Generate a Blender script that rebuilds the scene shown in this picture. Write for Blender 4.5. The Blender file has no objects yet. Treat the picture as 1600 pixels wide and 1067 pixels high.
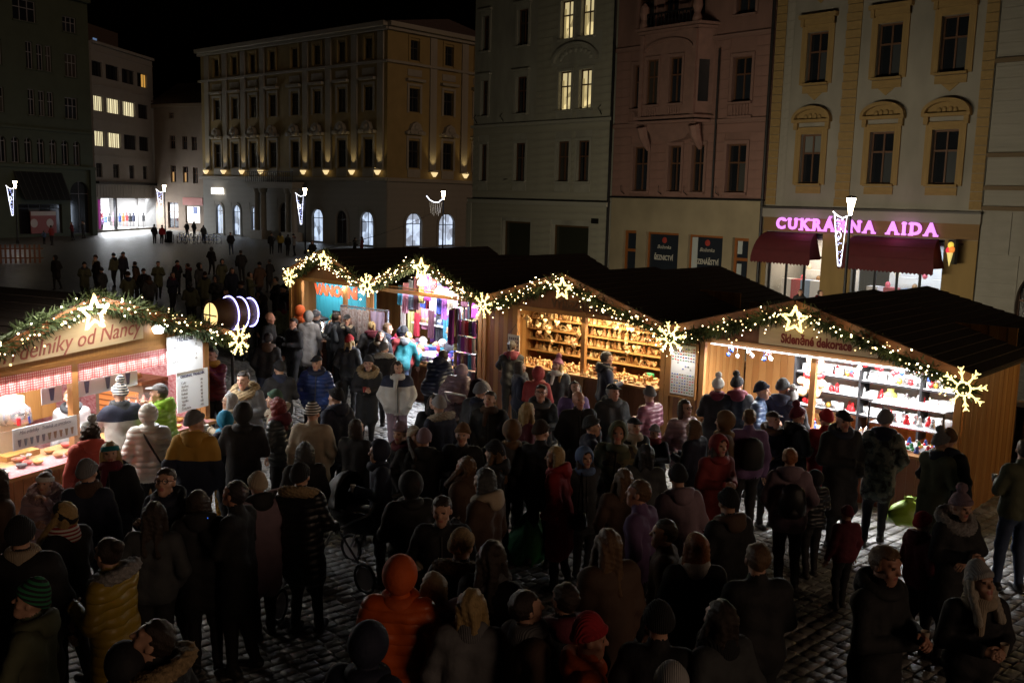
import bpy, bmesh, math, random
import numpy as np
from mathutils import Vector, Matrix, Euler
random.seed(7); np.random.seed(7)
SC = bpy.context.scene
COL = SC.collection
# ------------------------------------------------------------------ camera, sky, exposure
FPX, CAMH, ROLL = 1523.0, 5.0, 0.025
PITCH = math.atan((533 - 308) / FPX)
_f = Vector((0, math.cos(PITCH), -math.sin(PITCH))); _r0 = Vector((1, 0, 0)); _u0 = _r0.cross(_f)
_r = _r0 * math.cos(ROLL) + _u0 * math.sin(ROLL); _u = -_r0 * math.sin(ROLL) + _u0 * math.cos(ROLL)
cam_d = bpy.data.cameras.new('camera'); cam = bpy.data.objects.new('camera', cam_d); COL.objects.link(cam)
cam.matrix_world = Matrix(((_r.x, _u.x, -_f.x, 0), (_r.y, _u.y, -_f.y, 0), (_r.z, _u.z, -_f.z, CAMH), (0, 0, 0, 1)))
cam_d.sensor_width = 36; cam_d.lens = FPX / 1600 * 36; cam_d.clip_end = 2000; cam_d.clip_start = 0.05
SC.camera = cam
W = bpy.data.worlds.new('World'); SC.world = W; W.use_nodes = True
nt = W.node_tree; bg = nt.nodes['Background']
sky = nt.nodes.new('ShaderNodeTexSky'); sky.sky_type = 'NISHITA'; sky.sun_disc = False
sky.sun_elevation = math.radians(-4); sky.sun_rotation = math.radians(200)
nt.links.new(sky.outputs[0], bg.inputs[0]); bg.inputs[1].default_value = 0.016
sun_d = bpy.data.lights.new('sun', 'SUN'); sun_d.energy = 0.30; sun_d.angle = math.radians(20); sun_d.color = (1, .66, .44)
sun = bpy.data.objects.new('sun', sun_d); COL.objects.link(sun); sun.rotation_euler = (math.radians(79), 0, math.radians(42))
SC.view_settings.view_transform = 'Standard'; SC.view_settings.look = 'None'; SC.view_settings.exposure = 0; SC.view_settings.gamma = 1
SC.cycles.use_denoising = True; SC.cycles.max_bounces = 5; SC.cycles.diffuse_bounces = 3; SC.cycles.glossy_bounces = 3; SC.cycles.transparent_max_bounces = 8
SC.cycles.sample_clamp_indirect = 3.0; SC.cycles.sample_clamp_direct = 0.0
SC.cycles.caustics_reflective = False; SC.cycles.caustics_refractive = False

def at(px, py, z=0.0):
    "world point seen at a photo position, at height z"
    d = _f + _r * ((px - 800) / FPX) + _u * ((533.5 - py) / FPX)
    return Vector((0, 0, CAMH)) + d * ((z - CAMH) / d.z)

# ------------------------------------------------------------------ materials
MC = {}
def mat(name, col, rough=.7, metal=0, noise=.0, nscale=8, bump=0, bscale=60, emit=None, estr=0, spec=.5, kind=None, col2=None, stretch=(1, 1, 1), sample=True, trans=0, alpha=1):
    if name in MC: return MC[name]
    m = bpy.data.materials.new(name); m.use_nodes = True; n = m.node_tree.nodes; l = m.node_tree.links
    b = n['Principled BSDF']; c = tuple(col) + (1,)
    b.inputs['Base Color'].default_value = c; b.inputs['Roughness'].default_value = rough; b.inputs['Metallic'].default_value = metal
    b.inputs['Specular IOR Level'].default_value = spec
    if alpha < 1: b.inputs['Alpha'].default_value = alpha
    if emit: b.inputs['Emission Color'].default_value = tuple(emit) + (1,); b.inputs['Emission Strength'].default_value = estr
    if noise or bump or kind:
        tc = n.new('ShaderNodeTexCoord'); mp = n.new('ShaderNodeMapping'); l.new(tc.outputs['Object'], mp.inputs[0]); mp.inputs['Scale'].default_value = stretch
        src = mp.outputs[0]
    if noise:
        t = n.new('ShaderNodeTexNoise'); t.inputs['Scale'].default_value = nscale; t.inputs['Detail'].default_value = 5; l.new(src, t.inputs[0])
        r = n.new('ShaderNodeMapRange'); r.inputs[1].default_value = .25; r.inputs[2].default_value = .75; l.new(t.outputs[0], r.inputs[0])
        mx = n.new('ShaderNodeMix'); mx.data_type = 'RGBA'; l.new(r.outputs[0], mx.inputs[0])
        c2 = col2 or [x * (1 - noise) for x in col]
        mx.inputs[6].default_value = tuple(c2) + (1,); mx.inputs[7].default_value = c
        l.new(mx.outputs[2], b.inputs['Base Color'])
        base_out = mx.outputs[2]
    h = None
    if bump:
        t2 = n.new('ShaderNodeTexNoise'); t2.inputs['Scale'].default_value = bscale; t2.inputs['Detail'].default_value = 3; l.new(src, t2.inputs[0]); h = t2.outputs[0]
    if kind in ('puffer', 'knit', 'check', 'stripe'):
        w = n.new('ShaderNodeTexWave'); w.wave_type = 'BANDS'; w.bands_direction = 'Z' if kind in ('puffer', 'stripe') else 'X'
        w.inputs['Scale'].default_value = {'puffer': 4.2, 'knit': 26, 'check': 9, 'stripe': 10}[kind]; w.inputs['Distortion'].default_value = {'puffer': 1.2, 'knit': .6, 'check': 0, 'stripe': 0}[kind]
        w.inputs['Detail'].default_value = 2; w.inputs['Detail Scale'].default_value = 2.0
        l.new(src, w.inputs[0])
        if kind == 'stripe':
            cr = n.new('ShaderNodeMath'); cr.operation = 'GREATER_THAN'; cr.inputs[1].default_value = .5; l.new(w.outputs['Fac'], cr.inputs[0])
            mx = n.new('ShaderNodeMix'); mx.data_type = 'RGBA'; l.new(cr.outputs[0], mx.inputs[0]); mx.inputs[6].default_value = c; mx.inputs[7].default_value = tuple(col2 or (.02, .02, .02)) + (1,)
            l.new(mx.outputs[2], b.inputs['Base Color'])
        elif kind == 'puffer':
            p = n.new('ShaderNodeMath'); p.operation = 'POWER'; p.inputs[1].default_value = .4; l.new(w.outputs['Fac'], p.inputs[0])
            if h:
                ad = n.new('ShaderNodeMath'); ad.operation = 'MULTIPLY_ADD'; l.new(h, ad.inputs[0]); ad.inputs[1].default_value = .5; l.new(p.outputs[0], ad.inputs[2]); h = ad.outputs[0]
            else: h = p.outputs[0]
        elif kind == 'check':
            w2 = n.new('ShaderNodeTexWave'); w2.bands_direction = 'Z'; w2.inputs['Scale'].default_value = 9; l.new(src, w2.inputs[0])
            mu = n.new('ShaderNodeMath'); mu.operation = 'MULTIPLY'; l.new(w.outputs['Fac'], mu.inputs[0]); l.new(w2.outputs['Fac'], mu.inputs[1])
            mx = n.new('ShaderNodeMix'); mx.data_type = 'RGBA'; l.new(mu.outputs[0], mx.inputs[0]); mx.inputs[6].default_value = c; mx.inputs[7].default_value = tuple(col2 or (.8, .75, .75)) + (1,)
            l.new(mx.outputs[2], b.inputs['Base Color'])
        else: h = w.outputs['Fac']
    if kind == 'camo':
        t = n.new('ShaderNodeTexNoise'); t.inputs['Scale'].default_value = 9; t.inputs['Detail'].default_value = 2; l.new(src, t.inputs[0])
        cr = n.new('ShaderNodeValToRGB'); cr.color_ramp.interpolation = 'CONSTANT'; e = cr.color_ramp.elements
        e[0].color = c; e[1].position = .46; e[1].color = tuple(col2) + (1,); e2 = e.new(.56); e2.color = (.03, .025, .02, 1)
        l.new(t.outputs[0], cr.inputs[0]); l.new(cr.outputs[0], b.inputs['Base Color'])
    if h:
        bp = n.new('ShaderNodeBump'); bp.inputs['Strength'].default_value = bump or .8; bp.inputs['Distance'].default_value = .03 if kind == 'puffer' else .016 if name.startswith('cloth_plain') else .01
        l.new(h, bp.inputs['Height']); l.new(bp.outputs[0], b.inputs['Normal'])
    if emit and not sample: m.cycles.emission_sampling = 'NONE'
    MC[name] = m; return m

def two_tone(ca, cb, zs, kind):
    "jacket fabric with a sewn-in yoke of another colour above height zs"
    nm = 'two_tone_%s_%d_%d_%d' % (kind, ca[0] * 999, cb[0] * 999, zs * 100)
    if nm in MC: return MC[nm]
    m = cloth(ca, kind).copy(); m.name = nm; n = m.node_tree.nodes; l = m.node_tree.links; b = n['Principled BSDF']
    mx = [q for q in n if q.type == 'MIX'][0]; src = mx.outputs[2]
    tc = n.new('ShaderNodeTexCoord'); sx = n.new('ShaderNodeSeparateXYZ'); l.new(tc.outputs['Object'], sx.inputs[0]); g = n.new('ShaderNodeMath'); g.operation = 'GREATER_THAN'; g.inputs[1].default_value = zs; l.new(sx.outputs[2], g.inputs[0])
    m2 = n.new('ShaderNodeMix'); m2.data_type = 'RGBA'; l.new(g.outputs[0], m2.inputs[0]); l.new(src, m2.inputs[6]); m2.inputs[7].default_value = tuple(cb) + (1,); l.new(m2.outputs[2], b.inputs['Base Color'])
    MC[nm] = m; return m
def cloth(rgb, kind='plain'):
    nm = 'cloth_%s_%d_%d_%d' % (kind, rgb[0] * 999, rgb[1] * 999, rgb[2] * 999)
    if kind == 'puffer': return mat(nm, rgb, .42, kind='puffer', bump=.5, bscale=14, noise=.12, nscale=6)
    if kind == 'knit': return mat(nm, rgb, .95, kind='knit', bump=.6, bscale=80, noise=.2, nscale=20)
    if kind == 'fur': return mat(nm, rgb, .9, noise=.55, nscale=45, bump=1, bscale=120)
    if kind == 'hair': return mat(nm, rgb, .5, noise=.5, nscale=30, stretch=(4, 4, .5), bump=.9, bscale=70)
    return mat(nm, rgb, .8, noise=.25, nscale=7, bump=.8, bscale=13)

# ------------------------------------------------------------------ mesh building
class MB:
    def __init__(s): s.v = []; s.f = []
    def add(s, v, f):
        o = len(s.v); s.v += [tuple(p) for p in v]; s.f += [tuple(i + o for i in q) for q in f]; return s
    def box(s, c, size, rot=None, taper=1.0):
        x, y, z = [k / 2 for k in size]; P = []
        for sz in (-1, 1):
            k = taper if sz > 0 else 1
            for sx, sy in ((-1, -1), (1, -1), (1, 1), (-1, 1)):
                p = Vector((sx * x * k, sy * y * k, sz * z))
                if rot: p = rot @ p
                P.append(p + Vector(c))
        return s.add(P, [(3, 2, 1, 0), (4, 5, 6, 7), (0, 1, 5, 4), (1, 2, 6, 5), (2, 3, 7, 6), (3, 0, 4, 7)])
    def bb(s, x0, x1, y0, y1, z0, z1): return s.box(((x0 + x1) / 2, (y0 + y1) / 2, (z0 + z1) / 2), (abs(x1 - x0), abs(y1 - y0), abs(z1 - z0)))
    def tube(s, pts, r, n=8, closed=False, cap=True):
        pts = [Vector(p) for p in pts]; rs = r if isinstance(r, (list, tuple)) else [r] * len(pts); V = []; m = len(pts)
        for i, p in enumerate(pts):
            if closed: d = pts[(i + 1) % m] - pts[i - 1]
            else: d = pts[min(i + 1, m - 1)] - pts[max(i - 1, 0)]
            d.normalize(); a = d.orthogonal() if abs(d.z) > .95 else d.cross(Vector((0, 0, 1))); a.normalize(); b = d.cross(a)
            for k in range(n):
                t = 2 * math.pi * k / n; V.append(p + (a * math.cos(t) + b * math.sin(t)) * rs[i])
        Fc = []
        for i in range(m if closed else m - 1):
            j = (i + 1) % m
            for k in range(n): Fc.append((i * n + k, i * n + (k + 1) % n, j * n + (k + 1) % n, j * n + k))
        if cap and not closed: Fc += [tuple(range(n - 1, -1, -1)), tuple((m - 1) * n + k for k in range(n))]
        return s.add(V, Fc)
    def lathe(s, prof, n=16, c=(0, 0, 0), axis='z', sx=1, sy=1):
        V = []; Fc = []
        for (r, z) in prof:
            for k in range(n):
                t = 2 * math.pi * k / n; p = (r * math.cos(t) * sx, r * math.sin(t) * sy, z)
                if axis == 'y': p = (p[0], p[2], p[1])
                if axis == 'x': p = (p[2], p[0], p[1])
                V.append((p[0] + c[0], p[1] + c[1], p[2] + c[2]))
        for i in range(len(prof) - 1):
            for k in range(n): Fc.append((i * n + k, i * n + (k + 1) % n, (i + 1) * n + (k + 1) % n, (i + 1) * n + k))
        Fc += [tuple(range(n - 1, -1, -1)), tuple((len(prof) - 1) * n + k for k in range(n))]
        return s.add(V, Fc)
    def prism(s, poly, y0, y1):
        "polygon in x,z extruded along y"
        n = len(poly); V = [(x, y0, z) for x, z in poly] + [(x, y1, z) for x, z in poly]
        return s.add(V, [tuple(range(n)), tuple(range(2 * n - 1, n - 1, -1))] + [(i, i + n, (i + 1) % n + n, (i + 1) % n) for i in range(n)])
    def mesh(s, name, smooth=False):
        me = bpy.data.meshes.new(name); me.from_pydata(s.v, [], s.f)
        if smooth: me.polygons.foreach_set('use_smooth', [True] * len(me.polygons))
        return me
    def build(s, name, m=None, parent=None, smooth=False, loc=None):
        me = s.mesh(name, smooth)
        if m: me.materials.append(m)
        return link(name, me, parent, loc)

def link(name, data, parent=None, loc=None, rot=None, scale=None, m=None):
    o = bpy.data.objects.new(name, data); COL.objects.link(o)
    if parent: o.parent = parent
    if loc is not None: o.location = loc
    if rot is not None: o.rotation_euler = rot
    if scale is not None: o.scale = scale
    if m is not None:
        o.material_slots[0].link = 'OBJECT'; o.material_slots[0].material = m
    return o
def tag(o, label=None, cat=None, group=None, kind=None):
    if label: o['label'] = label
    if cat: o['category'] = cat
    if group: o['group'] = group
    if kind: o['kind'] = kind
    return o
def empty(name, loc=(0, 0, 0), rz=0, label=None, cat=None, group=None, scale=None):
    o = link(name, None, None, loc, (0, 0, rz)); o.empty_display_size = .2
    if scale: o.scale = (scale,) * 3
    return tag(o, label, cat, group)
_cube = {}
def cube(name, m, parent, c, size, rot=None):
    "a box piece that shares one cube mesh per material"
    if m not in _cube:
        me = MB().box((0, 0, 0), (1, 1, 1)).mesh('block'); me.materials.append(m); _cube[m] = me
    return link(name, _cube[m], parent, c, rot, size)
def bbx(name, m, parent, x0, x1, y0, y1, z0, z1):
    return cube(name, m, parent, ((x0 + x1) / 2, (y0 + y1) / 2, (z0 + z1) / 2), (x1 - x0, y1 - y0, z1 - z0))
_sh = {}
def slotmesh(key, mb_fn, smooth=True):
    "a cached mesh with one empty material slot, coloured on the object"
    if key not in _sh:
        me = mb_fn() if not isinstance(mb_fn, MB) else mb_fn
        if isinstance(me, MB): me = me.mesh(key, smooth)
        me.materials.append(None); _sh[key] = me
    return _sh[key]
def sphere_mb(r=1, n=12, k=8, sz=1):
    return MB().lathe([(max(1e-4, r * math.sin(math.pi * i / k)), -r * sz * math.cos(math.pi * i / k)) for i in range(k + 1)], n)
def text(name, body, size, m, parent, loc, rot, extrude=.01, offset=0, shear=0, align='CENTER', spacing=1.0, sx=1.0):
    cu = bpy.data.curves.new(name, 'FONT'); cu.body = body; cu.size = size; cu.extrude = extrude; cu.offset = offset; cu.shear = shear
    cu.align_x = align; cu.align_y = 'CENTER'; cu.space_character = spacing; cu.resolution_u = 3
    cu.materials.append(m)
    return link(name, cu, parent, loc, rot, (sx, 1, 1))
def point(parent, loc, watt, col, r=.05, name='lamp_or_fill_light'):
    d = bpy.data.lights.new(name, 'POINT'); d.energy = watt; d.color = col; d.shadow_soft_size = r
    return link(name, d, parent, loc)
def area(parent, loc, rot, sx, sy, watt, col, name='lamp_or_fill_light', spread=180):
    d = bpy.data.lights.new(name, 'AREA'); d.shape = 'RECTANGLE'; d.size = sx; d.size_y = sy; d.energy = watt; d.color = col; d.spread = math.radians(spread)
    return link(name, d, parent, loc, rot)
def spot(parent, loc, rot, watt, col, ang=60, blend=.6, r=.05, name='lamp_or_fill_light'):
    d = bpy.data.lights.new(name, 'SPOT'); d.energy = watt; d.color = col; d.spot_size = math.radians(ang); d.spot_blend = blend; d.shadow_soft_size = r
    return link(name, d, parent, loc, rot)
WHITE = (1, .97, .95); WARM = (1, .72, .40); COOL = (.82, .9, 1)
M_glass_dark = mat('dark_window_glass', (.012, .014, .018), .08, spec=.8)
M_wood_frame = mat('brown_window_frame', (.10, .045, .022), .6)
M_lit_warm = mat('lit_warm_window', (.5, .4, .2), .6, emit=(1, .80, .38), estr=.75)
M_lit_white = mat('lit_white_window', (.8, .8, .8), .6, emit=(.9, .95, 1), estr=1.5)
M_lit_blue = mat('lit_blue_white_window', (.8, .8, .8), .6, emit=(.62, .76, 1), estr=.95)
def interior_glow(m, sc):
    "uneven lit interior seen through the glass"
    n = m.node_tree.nodes; l = m.node_tree.links; b = n['Principled BSDF']; tc = n.new('ShaderNodeTexCoord'); ge = n.new('ShaderNodeNewGeometry'); t = n.new('ShaderNodeTexVoronoi'); t.inputs['Scale'].default_value = sc; l.new(ge.outputs['Position'], t.inputs[0]); ns = n.new('ShaderNodeTexNoise'); ns.inputs['Scale'].default_value = sc * .8; l.new(ge.outputs['Position'], ns.inputs[0])
    se = n.new('ShaderNodeSeparateColor'); l.new(t.outputs['Color'], se.inputs[0]); a = n.new('ShaderNodeMath'); a.operation = 'MULTIPLY'; l.new(se.outputs[0], a.inputs[0]); l.new(ns.outputs[0], a.inputs[1]); r = n.new('ShaderNodeMapRange'); r.inputs[1].default_value = .05; r.inputs[2].default_value = .4; r.inputs[3].default_value = b.inputs['Emission Strength'].default_value * .35; r.inputs[4].default_value = b.inputs['Emission Strength'].default_value * 1.15; l.new(a.outputs[0], r.inputs[0]); l.new(r.outputs[0], b.inputs['Emission Strength'])
interior_glow(M_lit_blue, 1.6); interior_glow(M_lit_warm, 1.3)
M_dark_metal = mat('dark_metal', (.02, .02, .022), .5, metal=.6)
M_white_paint = mat('white_paint', (.75, .73, .7), .6)
M_black = mat('black_matte', (.01, .01, .011), .7)
# ------------------------------------------------------------------ ground and cobbles
def ground_material():
    m = bpy.data.materials.new('cobbled_ground'); m.use_nodes = True; n = m.node_tree.nodes; l = m.node_tree.links; b = n['Principled BSDF']
    tc = n.new('ShaderNodeTexCoord'); mp = n.new('ShaderNodeMapping'); mp.inputs['Rotation'].default_value = (0, 0, .74); l.new(tc.outputs['Object'], mp.inputs[0])
    br = n.new('ShaderNodeTexBrick'); br.inputs['Scale'].default_value = 1.0; br.inputs['Brick Width'].default_value = .24; br.inputs['Row Height'].default_value = .16; br.inputs['Mortar Size'].default_value = .014; br.inputs['Mortar Smooth'].default_value = .6
    br.inputs['Color1'].default_value = (.19, .175, .15, 1); br.inputs['Color2'].default_value = (.11, .10, .085, 1); br.inputs['Mortar'].default_value = (.045, .05, .025, 1)
    l.new(mp.outputs[0], br.inputs[0])
    ns = n.new('ShaderNodeTexNoise'); ns.inputs['Scale'].default_value = .9; ns.inputs['Detail'].default_value = 8; l.new(tc.outputs['Object'], ns.inputs[0])
    mx = n.new('ShaderNodeMix'); mx.data_type = 'RGBA'; mx.blend_type = 'MULTIPLY'; mx.inputs[0].default_value = .8; l.new(br.outputs[0], mx.inputs[6])
    cr = n.new('ShaderNodeMapRange'); cr.inputs[1].default_value = .3; cr.inputs[2].default_value = .7; cr.inputs[3].default_value = .35; cr.inputs[4].default_value = 1.3; l.new(ns.outputs[0], cr.inputs[0]); l.new(cr.outputs[0], mx.inputs[7])
    l.new(mx.outputs[2], b.inputs['Base Color'])
    iv = n.new('ShaderNodeMath'); iv.operation = 'SUBTRACT'; iv.inputs[0].default_value = 1; l.new(br.outputs['Fac'], iv.inputs[1])
    bp = n.new('ShaderNodeBump'); bp.inputs['Strength'].default_value = .9; bp.inputs['Distance'].default_value = .03; l.new(iv.outputs[0], bp.inputs['Height']); l.new(bp.outputs[0], b.inputs['Normal'])
    rr = n.new('ShaderNodeMapRange'); rr.inputs[3].default_value = .32; rr.inputs[4].default_value = .62; l.new(ns.outputs[0], rr.inputs[0]); l.new(rr.outputs[0], b.inputs['Roughness'])
    return m
gm = ground_material()
ground = MB().add([(-220, -30, 0), (220, -30, 0), (220, 320, 0), (-220, 320, 0)], [(0, 1, 2, 3)]).build('ground', gm)
tag(ground, kind='structure')
def cobbles():
    m = bpy.data.materials.new('cobble_stone'); m.use_nodes = True; n = m.node_tree.nodes; l = m.node_tree.links; b = n['Principled BSDF']
    ge = n.new('ShaderNodeNewGeometry'); v = n.new('ShaderNodeTexVoronoi'); v.inputs['Scale'].default_value = 4.5; l.new(ge.outputs['Position'], v.inputs[0])
    ns = n.new('ShaderNodeTexNoise'); ns.inputs['Scale'].default_value = 30; ns.inputs['Detail'].default_value = 4; l.new(ge.outputs['Position'], ns.inputs[0])
    hs = n.new('ShaderNodeSeparateColor'); l.new(v.outputs['Color'], hs.inputs[0])
    ad = n.new('ShaderNodeMath'); ad.operation = 'MULTIPLY_ADD'; ad.inputs[1].default_value = .6; l.new(ns.outputs[0], ad.inputs[0]); l.new(hs.outputs[0], ad.inputs[2])
    cr = n.new('ShaderNodeValToRGB'); e = cr.color_ramp.elements; e[0].position = .2; e[0].color = (.11, .105, .10, 1); e[1].position = 1.3; e[1].color = (.30, .295, .285, 1); l.new(ad.outputs[0], cr.inputs[0]); l.new(cr.outputs[0], b.inputs['Base Color'])
    bp = n.new('ShaderNodeBump'); bp.inputs['Strength'].default_value = .5; bp.inputs['Distance'].default_value = .01; l.new(ns.outputs[0], bp.inputs['Height']); l.new(bp.outputs[0], b.inputs['Normal'])
    b.inputs['Roughness'].default_value = .45
    rng = np.random.RandomState(3); a = .74; ca, sa = math.cos(a), math.sin(a)
    P = []
    rw = .155
    for i in range(-150, 190):
        w0 = i * rw; L = 0.0; xs = -14 + rng.rand() * .2
        n_ = 190; ln = .15 + rng.rand(n_) * .11; st = xs + np.concatenate([[0], np.cumsum(ln)[:-1]])
        cx = st + ln / 2; wob = .03 * np.sin(cx * .9 + i * .35)
        for x, l_, wb in zip(cx, ln, wob):
            X = x * ca - (w0 + wb) * sa; Y = x * sa + (w0 + wb) * ca + 15
            if -13 < X < 13 and 6.0 < Y < 31 and abs(X) < .60 * Y + 1: P.append((X, Y, l_))
    P = np.array(P); N = len(P)
    P0 = P[:, :2]; hl = P[:, 2] / 2 - .008; hw = np.full(N, rw / 2 - .008); zt = .018 + rng.rand(N) * .014
    base = np.array([(-1, -1), (1, -1), (1, 1), (-1, 1)], float)
    def ring(k, z):
        q = base[None] * np.stack([hl, hw], 1)[:, None] * k * (1 + (rng.rand(N, 4, 1) - .5) * .16)
        x = q[..., 0] * ca - q[..., 1] * sa + P0[:, :1]; y = q[..., 0] * sa + q[..., 1] * ca + P0[:, 1:2]
        return np.stack([x, y, np.broadcast_to(z[:, None] if z.ndim == 1 else z, x.shape)], -1)
    r0 = ring(1.0, np.full(N, -.002)); r1 = ring(.97, zt * .65); r2 = ring(.72, zt)
    V = np.concatenate([r0, r1, r2], 1)
    fl = []
    for k in range(4):
        j = (k + 1) % 4; fl += [(k, j, j + 4, k + 4), (k + 4, j + 4, j + 8, k + 8)]
    fl.append((8, 9, 10, 11)); fl = np.array(fl)
    c = at(1270, 870); d = np.hypot(P0[:, 0] - c.x, (P0[:, 1] - c.y) * .7); order = np.argsort(d); near = set(order[:300].tolist())
    far = np.array([i for i in range(N) if i not in near])
    me = bpy.data.meshes.new('cobbles'); n2 = len(far)
    F = (fl[None] + (np.arange(n2) * 12)[:, None, None]).reshape(-1, 4)
    me.vertices.add(n2 * 12); me.vertices.foreach_set('co', V[far].reshape(-1))
    me.loops.add(F.size); me.loops.foreach_set('vertex_index', F.reshape(-1)); me.polygons.add(len(F)); me.polygons.foreach_set('loop_start', np.arange(len(F)) * 4); me.polygons.foreach_set('loop_total', np.full(len(F), 4))
    me.update(); me.validate(); me.materials.append(m)
    tag(link('cobbles', me, ground), kind='stuff')
    for i in order[:300]:
        q = bpy.data.meshes.new('cobble'); o = V[i].mean(0); q.from_pydata([tuple(p - o) for p in V[i]], [], [tuple(f) for f in fl]); q.materials.append(m)
        link('cobble', q, ground, tuple(o))
cobbles()

# ------------------------------------------------------------------ buildings
def wall_mesh(W, z0, z1, ops, depth=.3, D=9.0, sides=True):
    "front wall (y=0, y inward) with real openings and reveals, side walls, back and top"
    xs = sorted({0, W} | {o[0] for o in ops} | {o[1] for o in ops}); zs = sorted({z0, z1} | {o[2] for o in ops} | {o[3] for o in ops})
    b = MB()
    for i in range(len(xs) - 1):
        for k in range(len(zs) - 1):
            cx, cz = (xs[i] + xs[i + 1]) / 2, (zs[k] + zs[k + 1]) / 2
            if any(o[0] < cx < o[1] and o[2] < cz < o[3] for o in ops): continue
            b.add([(xs[i], 0, zs[k]), (xs[i + 1], 0, zs[k]), (xs[i + 1], 0, zs[k + 1]), (xs[i], 0, zs[k + 1])], [(0, 1, 2, 3)])
    for (x0, x1, a, c) in ops:
        d = depth
        b.add([(x0, 0, a), (x0, d, a), (x0, d, c), (x0, 0, c)], [(0, 1, 2, 3)]); b.add([(x1, 0, a), (x1, d, a), (x1, d, c), (x1, 0, c)], [(3, 2, 1, 0)])
        b.add([(x0, 0, c), (x0, d, c), (x1, d, c), (x1, 0, c)], [(0, 1, 2, 3)]); b.add([(x0, 0, a), (x0, d, a), (x1, d, a), (x1, 0, a)], [(3, 2, 1, 0)])
    if not sides: return b
    b.add([(0, 0, z0), (0, D, z0), (0, D, z1), (0, 0, z1)], [(3, 2, 1, 0)]); b.add([(W, 0, z0), (W, D, z0), (W, D, z1), (W, 0, z1)], [(0, 1, 2, 3)])
    b.add([(0, D, z0), (W, D, z0), (W, D, z1), (0, D, z1)], [(3, 2, 1, 0)]); b.add([(0, 0, z1), (W, 0, z1), (W, D, z1), (0, D, z1)], [(0, 1, 2, 3)])
    return b
def frame_mb(w, h, t=.07, d=.08, mull=1, trans=(.62,), border=True):
    b = MB(); b.bb(-w / 2, w / 2, -d / 2, d / 2, 0, t); b.bb(-w / 2, w / 2, -d / 2, d / 2, h - t, h); b.bb(-w / 2, -w / 2 + t, -d / 2 + .002, d / 2 - .002, t, h - t); b.bb(w / 2 - t, w / 2, -d / 2 + .002, d / 2 - .002, t, h - t)
    for i in range(mull):
        x = -w / 2 + w * (i + 1) / (mull + 1); b.bb(x - t / 2, x + t / 2, -d / 2 + .004, d / 2 - .004, t, h - t)
    for tr in trans: b.bb(-w / 2 + t, w / 2 - t, -d / 2 - .012, d / 2 + .008, h * tr - t / 2, h * tr + t / 2)
    return b
_fr = {}
def window(root, op, y=.2, fm=M_wood_frame, pane=M_glass_dark, mull=1, trans=(.62,), sill=None, t=.07, panes=None):
    x0, x1, a, c = op; w, h = x1 - x0, c - a; key = (round(w, 2), round(h, 2), fm.name, mull, trans, t)
    if key not in _fr:
        me = frame_mb(w, h, t, .08, mull, trans).mesh('window'); me.materials.append(fm); _fr[key] = me
    if panes is None and pane is M_glass_dark: panes = random.choice([None, None, [M_glass_dark, M_glass_dark, mat('net_curtain_glass', (.06, .06, .058), .15), M_glass_dark], [mat('bluish_glass', (.02, .024, .032), .05), M_glass_dark], [mat('half_blind_glass', (.045, .04, .035), .2), mat('half_blind_glass', (.045, .04, .035), .2)]])
    o = link('window', _fr[key], root, ((x0 + x1) / 2, y, a))
    zs = [0] + [h * q for q in trans] + [h]; k = 0
    for i in range(mull + 1):
        for j in range(len(zs) - 1):
            pm = panes[k % len(panes)] if panes else pane; k += 1
            xx0 = -w / 2 + w * i / (mull + 1); xx1 = -w / 2 + w * (i + 1) / (mull + 1)
            p = cube('pane', pm, o, ((xx0 + xx1) / 2, .015, (zs[j] + zs[j + 1]) / 2), (xx1 - xx0 - .012, .012, zs[j + 1] - zs[j] - .012))
            if pm is M_glass_dark: p.rotation_euler = (random.uniform(-.006, .006), 0, random.uniform(-.01, .01))
    if sill: cube('sill', sill, o, (0, -y - .02, -.05), (w + .24, .3, .09))
    return o
def courses(root, m, x0, x1, z0, z1, h, ops, gap=.025, proud=.03, name='stone_course', block=None, pad=.0):
    n = max(1, round((z1 - z0) / h)); h = (z1 - z0) / n
    for i in range(n):
        a, c = z0 + i * h + gap / 2, z0 + (i + 1) * h - gap / 2
        iv = [(x0, x1)]
        for (p, q, r, s) in ops:
            if r - pad < c and s + pad > a:
                nv = []
                for (u, v) in iv:
                    if q + pad <= u or p - pad >= v: nv.append((u, v)); continue
                    if p - pad > u: nv.append((u, p - pad))
                    if q + pad < v: nv.append((q + pad, v))
                iv = nv
        for (u, v) in iv:
            if v - u < .05: continue
            if block:
                k = max(1, round((v - u) / block)); 
                for j in range(k):
                    off = 0
                    bbx(name, m, root, u + (v - u) * j / k + gap / 2, u + (v - u) * (j + 1) / k - gap / 2, -proud, .0, a, c)
            else: bbx(name, m, root, u, v, -proud, .0, a, c)
def bld(name, o, xdir, label):
    rz = math.atan2(xdir[1], xdir[0]); return empty(name, (o[0], o[1], 0), rz, label, 'building')
def spandrel(w, h, d=.3, n=14):
    "arch filler for a rectangular opening w x h (arch radius w/2 at its top)"
    b = MB(); r = w / 2
    for s in (-1, 1):
        pts = [(s * r, h - r)] + [(s * r * math.cos(t), h - r + r * math.sin(t)) for t in [math.pi / 2 * i / n for i in range(1, n + 1)]] + [(s * r, h)]
        if s < 0: pts = pts[::-1]
        b.prism(pts[::-1], 0.001, d)
    return b
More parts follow.
